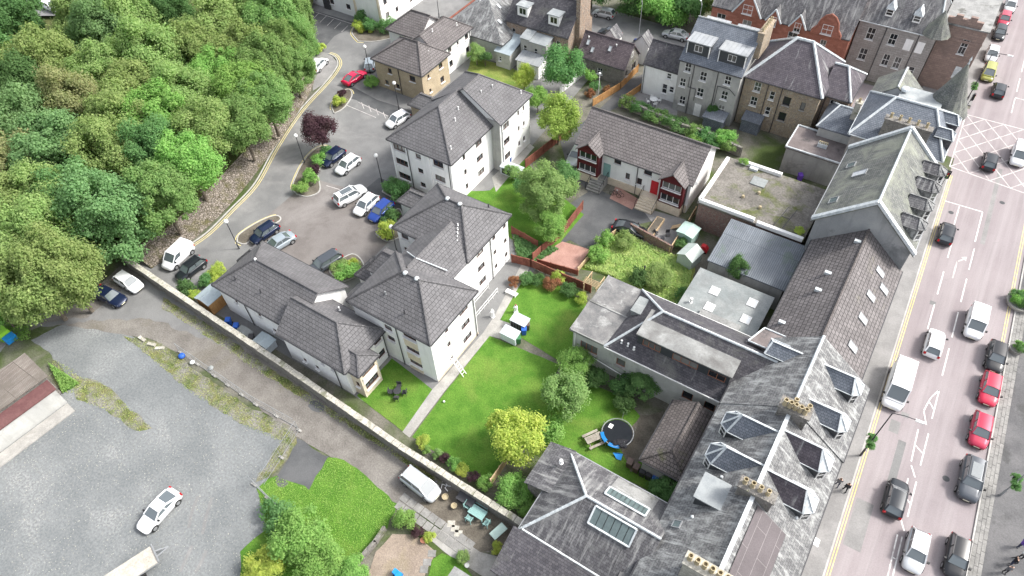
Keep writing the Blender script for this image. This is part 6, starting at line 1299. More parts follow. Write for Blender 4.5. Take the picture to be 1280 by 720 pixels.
def street_light(px, py, ang, label, h=8.0, baskets=True, col='dark_metal', arm=1.8):
    p = P(px, py); t = thing('street_light', label, 'street light', (p.x, p.y, .12)); d = V(math.cos(ang), math.sin(ang), 0); b = V(p.x, p.y, 0)
    MB().lathe((p.x, p.y, .12), [(.11, 0), (.11, 1.2), (.07, 1.3), (.05, h)], 8).build('pole', col, t)
    MB().path([b+V(0, 0, h+.1), b+d*arm*.5+V(0, 0, h+.4), b+d*arm+V(0, 0, h+.45)], .04).build('arm', col, t)
    MB().box(-.35, .35, -.12, .12, -.08, .06).xf(Matrix.Translation(b+d*(arm+.3)+V(0, 0, h+.42)) @ Matrix.Rotation(ang, 4, 'Z')).build('lantern', 'globe', t)
    if baskets:
        for s in (-1, 1):
            n = V(-d.y, d.x, 0)*s*.42; c = b+n+V(0, 0, 2.9)
            k = thing('hanging_basket', label.split(' with')[0] + ' basket of trailing green plants, ' + ('street end' if s > 0 else 'rear end'), 'flower basket', (c.x, c.y, c.z-.3), 'hanging baskets')
            MB().lathe(c-V(0, 0, .3), [(.05, 0), (.22, .12), (.28, .3)], 10).build('bowl', 'black_plastic', k)
            o = link('plants', CR['clip'][s > 0], None, k); remat(o, 'leaf_green'); o.scale = (.52, .52, .5); o.location = (0, 0, .4)
            MB().path([b+V(0, 0, 3.35), c+V(0, 0, .3)], .02).build('bracket', col, t)
    return t
street_light(1075, 570, .05, 'tall black street light with two flower baskets beside the slate tenement')
street_light(1249, 620, .05, 'tall street light with two flower baskets beside the kerbside cars', col='grey_metal'); street_light(1206, 130, .05, 'street light with flower baskets at the turret corner')
street_light(797, 56, 2.2, 'pale street light on the cottage street', 7, False, 'grey_metal', 1.0); street_light(868, 58, 2.2, 'second pale street light beside the grey tenement', 7, False, 'grey_metal', .8)
p = P(748, 118); t = thing('garden_lamp', 'slim white lamp post in the cottage garden', 'lamp post', (p.x, p.y, 0)); MB().tube((p.x, p.y, 0), (p.x, p.y, 3.6), .05, n=8).box(p.x-.15, p.x+.15, p.y-.15, p.y+.15, 3.6, 3.75).build('pole', 'white_paint', t)
def traffic_light(px, py, ang, label):
    p = P(px, py); t = thing('traffic_light', label, 'traffic light', (p.x, p.y, .12))
    MB().tube((p.x, p.y, .12), (p.x, p.y, 3.4), .06, n=8).build('pole', 'grey_metal', t)
    M = Matrix.Translation((p.x, p.y, 2.5)) @ Matrix.Rotation(ang, 4, 'Z')
    h = MB().box(.08, .32, -.2, .2, 0, 1.0).box(.06, .08, -.3, .3, -.1, 1.1).xf(M).build('signal_head', 'black_plastic', t)
    for i, m in enumerate(('bin_green', 'paint_yellow', 'red_plastic')): MB().lathe((0, 0, 0), [(.1, 0), (.1, .05)], 10).xf(M @ Matrix.Translation((.32, 0, .2+.3*i)) @ Matrix.Rotation(math.pi/2, 4, 'Y')).build('lens', m, h)
traffic_light(1172, 240, DN, 'black traffic light at the stop line beside the tall tenement'); traffic_light(1203, 143, 0, 'traffic light on the turret corner of the box junction')
# ---------------------------------------------------------------- bins, sheds, garden things
def wheelie():
    r = bpy.data.objects.new('wheelie_bin', None); COL.objects.link(r)
    MB().mesh([(-.22, -.25, .06), (.22, -.25, .06), (.22, .25, .06), (-.22, .25, .06), (-.28, -.3, .95), (.28, -.3, .95), (.28, .36, .95), (-.28, .36, .95)], [[3, 2, 1, 0], [0, 1, 5, 4], [1, 2, 6, 5], [2, 3, 7, 6], [3, 0, 4, 7]]).build('body', 'bin_blue', r)
    MB().mesh([(-.3, -.33, .95), (.3, -.33, .95), (.3, .38, .97), (-.3, .38, .97), (-.27, -.3, 1.02), (.27, -.3, 1.02), (.27, .36, 1.07), (-.27, .36, 1.07)], [[0, 1, 5, 4], [1, 2, 6, 5], [2, 3, 7, 6], [3, 0, 4, 7], [4, 5, 6, 7]]).build('lid', 'bin_blue', r)
    MB().tube((-.28, .42, .92), (.28, .42, .92), .025, n=6).build('handle', 'black_plastic', r)
    for s in (-1, 1): MB().lathe((0, 0, 0), [(.1, -.03), (.1, .03)], 10).xf(Matrix.Translation((s*.24, .3, .1)) @ Matrix.Rotation(math.pi/2, 4, 'Y')).build('wheel', 'tyre', r)
    return r
WB = wheelie()
def wbin(px, py, mat, ang, label, z=0.015, s=1.0, group='wheelie bins'):
    p = P(px, py, .5); o = copy_tree(WB); o.location = (p.x, p.y, z); o.rotation_euler = (0, 0, ang); o.scale = (s, s, s); tag(o, label, 'wheelie bin', group)
    for ch in o.children:
        if ch.name.startswith(('body', 'lid')): remat(ch, mat)
for i, (px, py, m, lb) in enumerate(((787, 580, 'bin_brown', 'brown wheelie bin at the trampoline end of the outbuilding row'), (795, 586, 'bin_brown', 'second brown wheelie bin in the outbuilding row'), (803, 591, 'bin_black', 'black wheelie bin beside the brown bins'), (811, 595, 'bin_black', 'second black wheelie bin before the blue bin'), (819, 599, 'bin_blue', 'blue wheelie bin at the outbuilding wall'), (826, 603, 'bin_green', 'green wheelie bin at the end of the outbuilding row'))): wbin(px, py, m, U(-.1, .1), lb)
for px, py, m, lb in ((633, 203, 'bin_blue', 'blue recycling bin at the corner of the tall flats'), (637, 199, 'bin_blue', 'second blue recycling bin beside the tall flats wall'), (286, 403, 'bin_blue', 'blue bin between low flats wing and stone wall'), (296, 410, 'bin_blue', 'second blue bin between low flats wing and stone wall'), (655, 414, 'bin_blue', 'blue bin beside the grey bin stores on the lawn'), (659, 408, 'bin_brown', 'brown-lidded bin beside the grey bin stores'), (648, 425, 'bin_green', 'green bin in front of the grey bin stores'), (1000, 222, 'purple', 'purple bin in the tenement back court'), (621, 63, 'bin_blue', 'blue bin beside the slate hall wall'), (315, 424, 'bin_black', 'black bin beside the pale store box')): wbin(px, py, m, .6, lb)
for ch in list(WB.children): bpy.data.objects.remove(ch)
bpy.data.objects.remove(WB)
def shed(px, py, w_, d_, h_, rise, wall, roofm, label, ang=0, axis='y', name='garden_shed', z=0.0, door=True):
    p = P(px, py, h_); t = thing(name, label, 'shed', (p.x, p.y, z)); M = Matrix.Translation((p.x, p.y, z)) @ Matrix.Rotation(ang, 4, 'Z')
    b = MB().box(-w_/2, w_/2, -d_/2, d_/2, 0, h_, False)
    if axis == 'y': b.face([(-w_/2, -d_/2, h_), (w_/2, -d_/2, h_), (0, -d_/2, h_+rise)]).face([(w_/2, d_/2, h_), (-w_/2, d_/2, h_), (0, d_/2, h_+rise)])
    else: b.face([(w_/2, -d_/2, h_), (w_/2, d_/2, h_), (w_/2, 0, h_+rise)]).face([(-w_/2, d_/2, h_), (-w_/2, -d_/2, h_), (-w_/2, 0, h_+rise)])
    b.xf(M).build('wall', wall, t)
    ps, _ = roof_panels(-w_/2-.12, w_/2+.12, -d_/2-.12, d_/2+.12, h_-.02, rise+.06, axis, 0, 0); r = MB()
    for q in ps: r.slab(q, .06)
    r.xf(M).build('roof', roofm, t)
    if door: MB().box(-.4, .4, -d_/2-.03, -d_/2-.005, .05, min(1.8, h_-.1)).xf(M).build('door', wall, t)
    return t
shed(262, 368, 2.2, 2.4, 1.9, .35, 'timber_orange', 'shed_roof_blue', 'orange timber shed with blue-grey roof at the end of the low flats wing')
shed(330, 425, 2.0, 1.3, 1.2, .15, 'grp_grey', 'shed_roof_blue', 'pale blue store box between low flats wing and stone wall', name='store_box'); shed(305, 414, 1.7, .8, .9, .1, 'grp_grey', 'felt_pale', 'low grey store box beside the blue bins', name='store_box', door=False)
shed(861, 287, 2.0, 2.0, 1.9, .12, 'shed_green', 'shed_roof_green', 'sage green shed with flat-pitched pale green roof', ang=-.1); shed(863, 316, 2.0, 2.2, 1.7, .6, 'shed_pale', 'shed_pale', 'pale grey-green shed with a steep gabled roof', ang=-.2)
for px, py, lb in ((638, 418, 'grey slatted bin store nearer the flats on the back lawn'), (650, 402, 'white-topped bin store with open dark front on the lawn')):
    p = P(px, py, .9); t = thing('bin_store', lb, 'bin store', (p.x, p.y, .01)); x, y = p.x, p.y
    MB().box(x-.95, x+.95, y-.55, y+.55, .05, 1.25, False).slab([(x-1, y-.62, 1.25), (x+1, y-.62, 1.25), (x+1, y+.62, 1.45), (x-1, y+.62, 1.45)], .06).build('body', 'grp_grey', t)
    for i in range(5): MB().box(x-.9+i*.37, x-.56+i*.37, y-.575, y-.553, .1, 1.15).build('slat', 'grp_grey' if px == 638 else 'black_plastic', t)  # shade inside the open-fronted store is put in as black slats
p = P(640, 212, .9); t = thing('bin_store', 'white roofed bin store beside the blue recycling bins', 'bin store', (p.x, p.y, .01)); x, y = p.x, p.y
MB().box(x-1.5, x+1.5, y-.6, y+.6, .05, 1.3, False).slab([(x-1.6, y-.7, 1.3), (x+1.6, y-.7, 1.3), (x+1.6, y+.7, 1.45), (x-1.6, y+.7, 1.45)], .06).build('body', 'grp_grey', t); MB().box(x-1.3, x+1.3, y-.62, y-.605, .2, 1.1).build('opening', 'black_plastic', t)  # black panel on the closed box paints the shade inside the opening
# trampoline with collapsed net
p = P(772, 541, .8); t = thing('trampoline', 'round black trampoline with loose blue padding on the side lawn', 'trampoline', (p.x, p.y, .01)); R = 1.55
MB().lathe((p.x, p.y, 0), [(R*.94, .82), (R*.5, .79), (.01, .78)][::-1], 28).build('jumping_mat', 'mesh_black', t)
rg = [V(p.x+R*math.cos(a*math.pi/14), p.y+R*math.sin(a*math.pi/14), .86) for a in range(29)]
MB().path(rg, .05).build('ring_frame', 'grey_metal', t)
for i in range(6): a = i*math.pi/3+.2; MB().path([(p.x+R*math.cos(a), p.y+R*math.sin(a), .86), (p.x+R*1.02*math.cos(a), p.y+R*1.02*math.sin(a), .02)], .03).build('leg', 'grey_metal', t)
for i in range(5): a = i*1.257+.5; MB().path([(p.x+R*1.04*math.cos(a), p.y+R*1.04*math.sin(a), .1), (p.x+R*1.06*math.cos(a), p.y+R*1.06*math.sin(a), 2.0 if i in (0, 1, 4) else 1.2)], .025).build('net_pole', 'grey_metal', t)
ar = lambda a0, a1, z, w_: MB().mesh([q for a in [a0+(a1-a0)*i/8 for i in range(9)] for q in ((p.x+R*math.cos(a)*(1-w_), p.y+R*math.sin(a)*(1-w_), z+.05), (p.x+R*math.cos(a)*1.1, p.y+R*math.sin(a)*1.1, z-.05))], [[i*2, i*2+1, i*2+3, i*2+2] for i in range(8)])
ar(-2.6, -1.9, .95, .12).build('padding', 'bright_blue', t); ar(-1.7, -1.0, .9, .1).build('padding', 'bright_blue', t)
MB().mesh([(p.x+1.0, p.y-1.7, .5), (p.x+1.4, p.y-1.5, .3), (p.x+1.5, p.y-2.1, .08), (p.x+1.1, p.y-2.2, .1), (p.x+.5, p.y-1.9, .3)], [[0, 1, 2, 3, 4]]).build('padding', 'bright_blue', t)
MB().mesh([(p.x+.2, p.y-1.1, .84), (p.x+1.1, p.y-.9, .86), (p.x+1.3, p.y-.2, .95), (p.x+.7, p.y-.5, 1.05), (p.x+.3, p.y-.7, .98)], [[0, 1, 4], [1, 2, 3], [1, 3, 4]]).build('net', 'black_cloth', t)
for i in range(5): MB().blob((p.x+.35+.22*i, p.y-1.15+.16*(i%3), .95+.04*(i%2)), .27, 8, 5, .25, .55).build('net', 'black_cloth', t)
MB().box(p.x-1.1, p.x-.7, p.y+.05, p.y+.55, .83, .86).build('cloth', 'white_paint', t)
# picnic table
def picnic(px, py, mat, label, ang, name='picnic_table'):
    p = P(px, py, .6); t = thing(name, label, 'table', (p.x, p.y, .012)); M = Matrix.Translation((p.x, p.y, 0)) @ Matrix.Rotation(ang, 4, 'Z')
    for i in range(5): MB().box(-.85, .85, -.37+i*.15, -.24+i*.15, .72, .76).xf(M).build('table_board', mat, t)
    for s in (-1, 1):
        MB().box(-.85, .85, s*.72-.13, s*.72+.13, .42, .46).xf(M).build('bench', mat, t)
        MB().bar((s*.6, -.75, .02), (s*.6, -.2, .72), .07).bar((s*.6, .75, .02), (s*.6, .2, .72), .07).bar((s*.6, -.75, .38), (s*.6, .75, .38), .06).xf(M).build('leg_frame', mat, t)
picnic(742, 548, 'timber_grey', 'weathered timber picnic table beside the trampoline', 1.0)
# teal garden dining set
p = P(597, 640, .7); a0 = math.atan2((P(607, 646).xy-P(586, 633).xy).y, (P(607, 646).xy-P(586, 633).xy).x)
t = thing('garden_table', 'teal slatted garden table in the yard by the stone wall', 'table', (p.x, p.y, .02)); M = Matrix.Translation((p.x, p.y, .02)) @ Matrix.Rotation(a0, 4, 'Z')
for i in range(6): MB().box(-.8, .8, -.48+i*.16, -.33+i*.16, .7, .74).xf(M).build('slat', 'teal', t)
for sx in (-1, 1):
    for sy in (-1, 1): MB().box(sx*.7-.04, sx*.7+.04, sy*.4-.04, sy*.4+.04, 0, .7).xf(M).build('leg', 'teal', t)
def seat(dx, dy, rot, w_, label, cat='chair', name='garden_chair'):
    c = M @ V(dx, dy, 0); s_ = thing(name, label, cat, (c.x, c.y, .02), 'teal garden seats'); N = Matrix.Translation((c.x, c.y, .02)) @ Matrix.Rotation(a0+rot, 4, 'Z')
    for i in range(4): MB().box(-w_/2, w_/2, -.24+i*.12, -.14+i*.12, .42, .45).xf(N).build('seat_slat', 'teal', s_)
    for i in range(3): MB().box(-w_/2, w_/2, .24, .27, .55+i*.14, .65+i*.14).xf(N).build('back_slat', 'teal', s_)
    for sx in (-1, 1):
        MB().box(sx*w_/2-.03, sx*w_/2+.03, .23, .28, 0, .98).xf(N).build('leg', 'teal', s_); MB().box(sx*w_/2-.03, sx*w_/2+.03, -.24, -.19, 0, .62).xf(N).build('leg', 'teal', s_); MB().box(sx*w_/2-.03, sx*w_/2+.03, -.24, .25, .62, .66).xf(N).build('arm', 'teal', s_)
seat(-.2, .95, 0, 1.5, 'teal garden bench between table and stone wall', 'bench', 'garden_bench'); seat(-1.2, .1, 1.57, .55, 'teal chair at the car end of the garden table'); seat(-.35, -.85, 3.14, .55, 'teal chair on the path side of the garden table'); seat(1.2, -.35, -1.57, .55, 'teal chair at the lean-to end of the garden table')
p = P(583, 625, .5); t = thing('storage_box', 'dark green covered box against the stone wall by the silver car', 'box', (p.x, p.y, .02)); MB().box(-.85, .85, -.4, .4, 0, .75).slab([(-.9, -.45, .75), (.9, -.45, .75), (.9, .45, .85), (-.9, .45, .85)], .05).xf(Matrix.Translation((p.x, p.y, .02)) @ Matrix.Rotation(a0, 4, 'Z')).build('body', 'bin_black', t)
p = P(623, 664, .8); t = thing('work_table', 'pale teal topped table beside the slate lean-to', 'table', (p.x, p.y, .02)); M2 = Matrix.Translation((p.x, p.y, .02)) @ Matrix.Rotation(a0+1.3, 4, 'Z'); MB().box(-.75, .75, -.4, .4, .75, .82).xf(M2).build('top', 'shed_roof_green', t)
for sx in (-1, 1):
    for sy in (-1, 1): MB().box(sx*.65-.04, sx*.65+.04, sy*.32-.04, sy*.32+.04, 0, .75).xf(M2).build('leg', 'timber_grey', t)
p = P(558, 605, .4); t = thing('garden_sculpture', 'jumble of white ironwork against the stone wall by the car nose', 'ornament', (p.x, p.y, .02))
for i in range(5): a = i*1.25; MB().path([(p.x, p.y, .05), (p.x+.4*math.cos(a), p.y+.4*math.sin(a), .4), (p.x+.6*math.cos(a+.5), p.y+.6*math.sin(a+.5), .1)], .04).build('iron_leaf', 'white_paint', t)
for px, py, r_, m, lb in ((557, 623, .3, 'clay_pot', 'stone-coloured plant pot beside the silver car'), (568, 634, .28, 'clay_pot', 'terracotta pot at the edge of the yard'), (530, 677, .28, 'rust_frame', 'terracotta pot beside the pavers'), (584, 708, .2, 'white_paint', 'white rock beside the garden lawn')):
    p = P(px, py); t = thing('plant_pot', lb, 'pot', (p.x, p.y, .02)); MB().lathe((p.x, p.y, .02), [(r_*.7, 0), (r_, r_*1.3), (r_*1.08, r_*1.35), (r_*.9, r_*1.35), (r_*.85, r_*1.1)], 12).build('pot', m, t)
p = P(498, 718, .4); t = thing('ride_on_toy', 'blue plastic toy on the pink gravel', 'toy', (p.x, p.y, .02)); MB().box(p.x-.5, p.x+.3, p.y-.25, p.y+.25, .12, .45).box(p.x-.5, p.x-.2, p.y-.22, p.y+.22, .45, .75).build('body', 'bright_blue', t)
for sx in (-.35, .15):
    for sy in (-.25, .25): MB().lathe((0, 0, 0), [(.13, -.04), (.13, .04)], 10).xf(Matrix.Translation((p.x+sx, p.y+sy, .15)) @ Matrix.Rotation(math.pi/2, 4, 'X')).build('wheel', 'tyre', t)
# pavers beside the lane end
pv = thing('paver_path', 'stepping run of grey stone pavers from the lane end to the garden', 'paving', (P(540, 650).x, P(540, 650).y, 0))
A_, B_ = P(500, 622).xy, P(590, 686).xy; d = (B_-A_).normalized(); n = Vector((d.y, -d.x))
for i in range(10):
    for j in range(2):
        c = A_ + d*(i+.5+.15*j)*(B_-A_).length/10 + n*(j*.85-.2); l = (B_-A_).length/20*.92
        MB().box(-l, l, -.38, .38, 0, .03+U(0, .012)).xf(Matrix.Translation((c.x, c.y, .018)) @ Matrix.Rotation(math.atan2(d.y, d.x)+U(-.03, .03), 4, 'Z')).build('paver', 'slab_grey', pv)
for i, (px, py) in enumerate(((564, 655), (569, 661), (573, 667), (540, 692), (534, 703), (530, 712))):
    c = P(px, py).xy; MB().box(-.35, .35, -.3, .3, 0, .035).xf(Matrix.Translation((c.x, c.y, .02)) @ Matrix.Rotation(.5+U(-.2, .2), 4, 'Z')).build('paver', 'cope_stone' if i < 3 else 'slab_grey', pv)
# black garden seating set on the lawn
c0 = P(497, 490, .4)
t = thing('garden_table', 'small round black table on the lawn by the cream bay', 'table', (c0.x, c0.y, .013)); MB().lathe((c0.x, c0.y, 0), [(.35, .62), (.42, .66), (.01, .67)][::-1] if False else [(.42, .62), (.42, .66), (.01, .67)], 16).build('top', 'dark_metal', t); MB().tube((c0.x, c0.y, .01), (c0.x, c0.y, .62), .05).build('pedestal', 'dark_metal', t)
for i in range(4):
    a = i*1.57+.5; x, y = c0.x+.72*math.cos(a), c0.y+.72*math.sin(a); s_ = thing('garden_chair', 'black garden chair around the small round table', 'chair', (x, y, .013), 'black chairs on the lawn'); N = Matrix.Translation((x, y, .013)) @ Matrix.Rotation(a-math.pi/2, 4, 'Z')
    MB().box(-.25, .25, -.25, .25, .4, .45).xf(N).build('seat', 'dark_metal', s_); MB().box(-.25, .25, .22, .27, .45, .9).xf(N).build('backrest', 'dark_metal', s_)
    for sx in (-.21, .21):
        for sy in (-.21, .21): MB().box(sx-.02, sx+.02, sy-.02, sy+.02, 0, .4).xf(N).build('leg', 'dark_metal', s_)
p = P(555, 502, .12); tag(MB().blob((p.x, p.y, .14), .13, 10, 7).build('ball', 'white_paint', smooth=60), 'small white ball on the back lawn near the path', 'ball')
# ladder leaning against the flats
t = thing('ladder', 'white ladder leaning against the white flats wall over the path', 'ladder', (-28.6, 30.4, .02))
b0, b1, t0, t1 = V(-28.0, 29.9, .02), V(-28.0, 30.4, .02), V(-29.9, 30.0, 3.0), V(-29.9, 30.5, 3.0)
MB().bar(b0, t0, .06).bar(b1, t1, .06).build('rail', 'white_paint', t)
for i in range(1, 10): MB().bar(b0.lerp(t0, i/10), b1.lerp(t1, i/10), .04).build('rung', 'white_paint', t)
# drying frame and white lounger, figures on the lawn
p = P(640, 366, .3); t = thing('sun_lounger', 'white slatted lounger on the upper lawn', 'lounger', (p.x, p.y, .013))
for i in range(6): MB().box(p.x-.8+i*.26, p.x-.6+i*.26, p.y-.3, p.y+.3, .3, .34).build('slat', 'white_paint', t)
for sx in (-.7, .6):
    for sy in (-.25, .25): MB().box(p.x+sx-.03, p.x+sx+.03, p.y+sy-.03, p.y+sy+.03, 0, .3).build('leg', 'white_paint', t)
t = thing('handrail', 'white tubular ramp rails beside the flats rear door', 'railing', (-30.6, 38, .02))
for x in (-32.6, -31.3): MB().path([(x, 36.6, .02), (x, 36.6, 1.0), (x, 41.5, 1.0), (x, 41.5, .02)], .035).path([(x, 36.6, .5), (x, 41.5, .5)], .03).build('rail', 'white_paint', t)
for k in range(4): MB().tube((-31.3, 37.8+k*.9, .02), (-31.3, 37.8+k*.9, 1.0), .025, n=6).build('post', 'white_paint', t)
for px, py, sc_, hc, lb in ((616, 396, 1.25, 'white_paint', 'white garden statue on the upper lawn beside the path'), (645, 390, 1.25, 'rust_frame', 'white garden figure with a reddish head behind the bin stores')):
    p = P(px, py); t = thing('garden_statue', lb, 'statue', (p.x, p.y, .013))
    MB().lathe((p.x, p.y, .013), [(.2*sc_, 0), (.21*sc_, .06), (.13*sc_, .12), (.15*sc_, .35*sc_), (.11*sc_, .55*sc_), (.17*sc_, .78*sc_), (.06*sc_, .88*sc_), (.05*sc_, .92*sc_)], 12).build('figure', 'white_paint', t, smooth=60); MB().blob((p.x, p.y, 1.02*sc_), .1*sc_, 10, 8).build('head', hc, t, smooth=60)
    MB().path([(p.x-.15*sc_, p.y, .76*sc_), (p.x-.22*sc_, p.y-.1, .5*sc_)], .045).path([(p.x+.15*sc_, p.y, .76*sc_), (p.x+.25*sc_, p.y-.15, .6*sc_)], .045).build('arms', 'white_paint', t)
# pergola frame, clothes pole
p = P(742, 357, 1); t = thing('pergola', 'small pale timber pergola frame beside the harled building', 'pergola', (p.x, p.y, 0))
for sx in (-.8, .8):
    for sy in (-.9, .9): MB().box(p.x+sx-.05, p.x+sx+.05, p.y+sy-.05, p.y+sy+.05, 0, 1.9).build('post', 'timber_tan', t)
    MB().bar((p.x+sx, p.y-1.1, 1.95), (p.x+sx, p.y+1.1, 1.95), .07, .1).build('beam', 'timber_tan', t)
for i in range(5): MB().bar((p.x-1.0, p.y-.9+i*.2, 2.04), (p.x+1.0, p.y-.9+i*.2, 2.04), .05, .07).build('rafter', 'timber_tan', t)
p = P(803, 352); t = thing('clothes_pole', 'tall dark iron clothes pole in the wild garden', 'pole', (p.x, p.y, 0)); MB().lathe((p.x, p.y, 0), [(.07, 0), (.06, 2.6), (.1, 2.62), (.1, 2.72), (.02, 2.9)], 8).bar((p.x-.3, p.y, 2.5), (p.x+.3, p.y, 2.5), .05).build('pole', 'dark_metal', t)
# patio things
p = P(826, 298, .4); t = thing('fire_pit', 'round black fire bowl on the villa patio', 'fire pit', (p.x, p.y, .015)); MB().lathe((p.x, p.y, .015), [(.25, 0), (.15, .2), (.45, .4), (.48, .45), (.4, .42), (.05, .3)], 14).build('bowl', 'dark_metal', t)
for px, py, a, lb in ((820, 290, 2.6, 'dark folding chair left of the fire bowl on the patio'), (835, 292, .6, 'dark folding chair right of the fire bowl on the patio')):
    p = P(px, py, .4); s_ = thing('folding_chair', lb.replace(' left of', ' on the drive side of').replace(' right of', ' on the shed side of'), 'chair', (p.x, p.y, .015)); N = Matrix.Translation((p.x, p.y, .015)) @ Matrix.Rotation(a, 4, 'Z')
    MB().box(-.25, .25, -.22, .22, .38, .42).xf(N).build('seat', 'dark_metal', s_); MB().box(-.25, .25, .2, .24, .42, .9).xf(N).build('backrest', 'dark_metal', s_)
    for sx in (-.22, .22): MB().bar((sx, -.22, .02), (sx, .2, .42), .04).bar((sx, .22, .02), (sx, -.2, .42), .04).xf(N).build('leg', 'dark_metal', s_)
p = P(845, 282, .5); t = thing('deckchair_stack', 'folded timber garden chairs stacked on the patio', 'chairs', (p.x, p.y, .015))
for i in range(3): MB().bar((p.x-.5, p.y-.3+i*.2, .02), (p.x+.5, p.y-.1+i*.2, .7), .3, .05).build('chair_frame', 'timber_tan', t)
p = P(819, 283, .4); t = thing('raised_planter', 'long pale timber planter at the end of the drive', 'planter', (p.x, p.y, .015)); MB().box(p.x-.5, p.x+.5, p.y-1.7, p.y+1.7, 0, .55).build('box', 'timber_tan', t); MB().box(p.x-.42, p.x+.42, p.y-1.62, p.y+1.62, .55, .57).build('soil', 'dark_earth', t)
p = P(880, 311, .4); t = thing('toy_car', 'red plastic play car beside the pale shed', 'toy', (p.x, p.y, .015)); MB().mesh([(p.x-.5, p.y-.35, .1), (p.x+.5, p.y-.35, .1), (p.x+.5, p.y+.35, .1), (p.x-.5, p.y+.35, .1), (p.x-.5, p.y-.35, .6), (p.x+.5, p.y-.35, .5), (p.x+.5, p.y+.35, .5), (p.x-.5, p.y+.35, .6), (p.x-.3, p.y-.28, .95), (p.x+.2, p.y-.28, .95), (p.x+.2, p.y+.28, .95), (p.x-.3, p.y+.28, .95)], [[3, 2, 1, 0], [0, 1, 5, 4], [1, 2, 6, 5], [2, 3, 7, 6], [3, 0, 4, 7], [4, 5, 9, 8], [5, 6, 10, 9], [6, 7, 11, 10], [7, 4, 8, 11], [8, 9, 10, 11]]).build('body', 'red_plastic', t)
for sx in (-.32, .32):
    for sy in (-.36, .36): MB().lathe((0, 0, 0), [(.12, -.04), (.12, .04)], 10).xf(Matrix.Translation((p.x+sx, p.y+sy, .12)) @ Matrix.Rotation(math.pi/2, 4, 'X')).build('wheel', 'tyre', t)
p = P(817, 126, .4); t = thing('patio_table', 'white plastic garden table with chairs pushed in beside the white cottage', 'table', (p.x, p.y, .012)); MB().lathe((p.x, p.y, .7), [(.6, 0), (.62, .04), (.01, .05)], 16).build('top', 'white_paint', t)
for i in range(4): a = i*1.57; MB().bar((p.x+.4*math.cos(a), p.y+.4*math.sin(a), .7), (p.x+.5*math.cos(a), p.y+.5*math.sin(a), 0), .05).build('leg', 'white_paint', t)
for i in range(4):
    a = i*1.57+.7; x, y = p.x+.85*math.cos(a), p.y+.85*math.sin(a); s_ = thing('plastic_chair', 'white plastic chair around the round table by the cottage', 'chair', (x, y, .012), 'white plastic chairs'); N = Matrix.Translation((x, y, .012)) @ Matrix.Rotation(a-math.pi/2, 4, 'Z')
    MB().box(-.25, .25, -.22, .24, .4, .44).xf(N).build('seat', 'white_paint', s_); MB().box(-.25, .25, .22, .26, .44, .85).xf(N).build('backrest', 'white_paint', s_)
    for sx in (-.22, .22): MB().bar((sx, -.2, 0), (sx, -.2, .4), .04).bar((sx, .22, 0), (sx, .22, .4), .04).xf(N).build('leg', 'white_paint', s_)
for px, py, sc_, lb in ((769, 243, 1, 'first bicycle lying by the villa steps'), (773, 242, 1, 'second bicycle beside the villa steps')):
    p = P(px, py, .35); t = thing('bicycle', lb.replace('first ', 'dark ').replace('second ', 'white-saddled '), 'bicycle', (p.x, p.y, .015))
    for dx in (-.5, .5):
        w_ = MB().path([V(p.x+dx+.32*math.cos(i*.5236), p.y, .34+.32*math.sin(i*.5236)) for i in range(13)], .025).build('wheel', 'tyre', t)
    MB().path([(p.x-.5, p.y, .34), (p.x-.1, p.y, .34), (p.x+.3, p.y, .85), (p.x-.2, p.y, .8), (p.x-.5, p.y, .34)], .025).path([(p.x+.5, p.y, .34), (p.x+.3, p.y, .95), (p.x+.25, p.y-.2, 1.0)], .025).build('frame', 'dark_metal', t); MB().box(p.x-.3, p.x-.1, p.y-.06, p.y+.06, .85, .9).build('saddle', 'white_paint' if px == 773 else 'black_plastic', t)
# lime and blue play tent at the access road, lane debris
p = P(5, 417, .5); t = thing('play_tent', 'lime green and blue play tent at the access road', 'tent', (p.x, p.y, .01)); MB().mesh([(p.x-1, p.y-.7, 0), (p.x+.6, p.y-.7, 0), (p.x+.6, p.y+.7, 0), (p.x-1, p.y+.7, 0), (p.x-.9, p.y-.5, 1.1), (p.x+.5, p.y-.5, 1.1), (p.x+.5, p.y+.5, 1.1), (p.x-.9, p.y+.5, 1.1)], [[0, 1, 5, 4], [1, 2, 6, 5], [2, 3, 7, 6], [3, 0, 4, 7], [4, 5, 6, 7]]).build('canopy', 'lime', t); MB().box(p.x+.62, p.x+1.5, p.y-.6, p.y+.6, 0, .7).build('side_pod', 'bright_blue', t)
for px, py, r_, m, lb in ((228, 446, .4, 'bin_blue', 'blue sack dumped by the lane fence'), (241, 454, .3, 'white_paint', 'white sack dumped by the lane fence'), (264, 461, .3, 'felt_pale', 'grey sack dumped by the lane fence')):
    p = P(px, py); tag(MB().blob((p.x, p.y, r_*.55), r_, 9, 6, .12, .6).build('rubbish_sack', m, smooth=50), lb, 'sack')
for i, (px, py) in enumerate(((178, 424), (190, 431), (200, 436))):
    p = P(px, py); tag(MB().box(p.x-.5, p.x+.5, p.y-.18, p.y+.18, .012, .2).xf(Matrix.Translation((p.x, p.y, 0)) @ Matrix.Rotation(.3*i, 4, 'Z') @ Matrix.Translation((-p.x, -p.y, 0))).build('kerb_stone', 'cope_stone'), ['loose kerb stone at the head of the weedy verge', 'middle loose kerb stone in the weedy verge', 'third loose kerb stone near the dumped sacks'][i], 'stone')
for i, (px, py, rx) in enumerate(((396, 508, 1.0), (352, 603, .8))):
    o = patch('tarmac_patch', rag([Vector((P(px, py).x+rx*math.cos(a), P(px, py).y+.6*rx*math.sin(a))) for a in [j*.7854 for j in range(8)]], .1), 'tarmac_dark', .017)
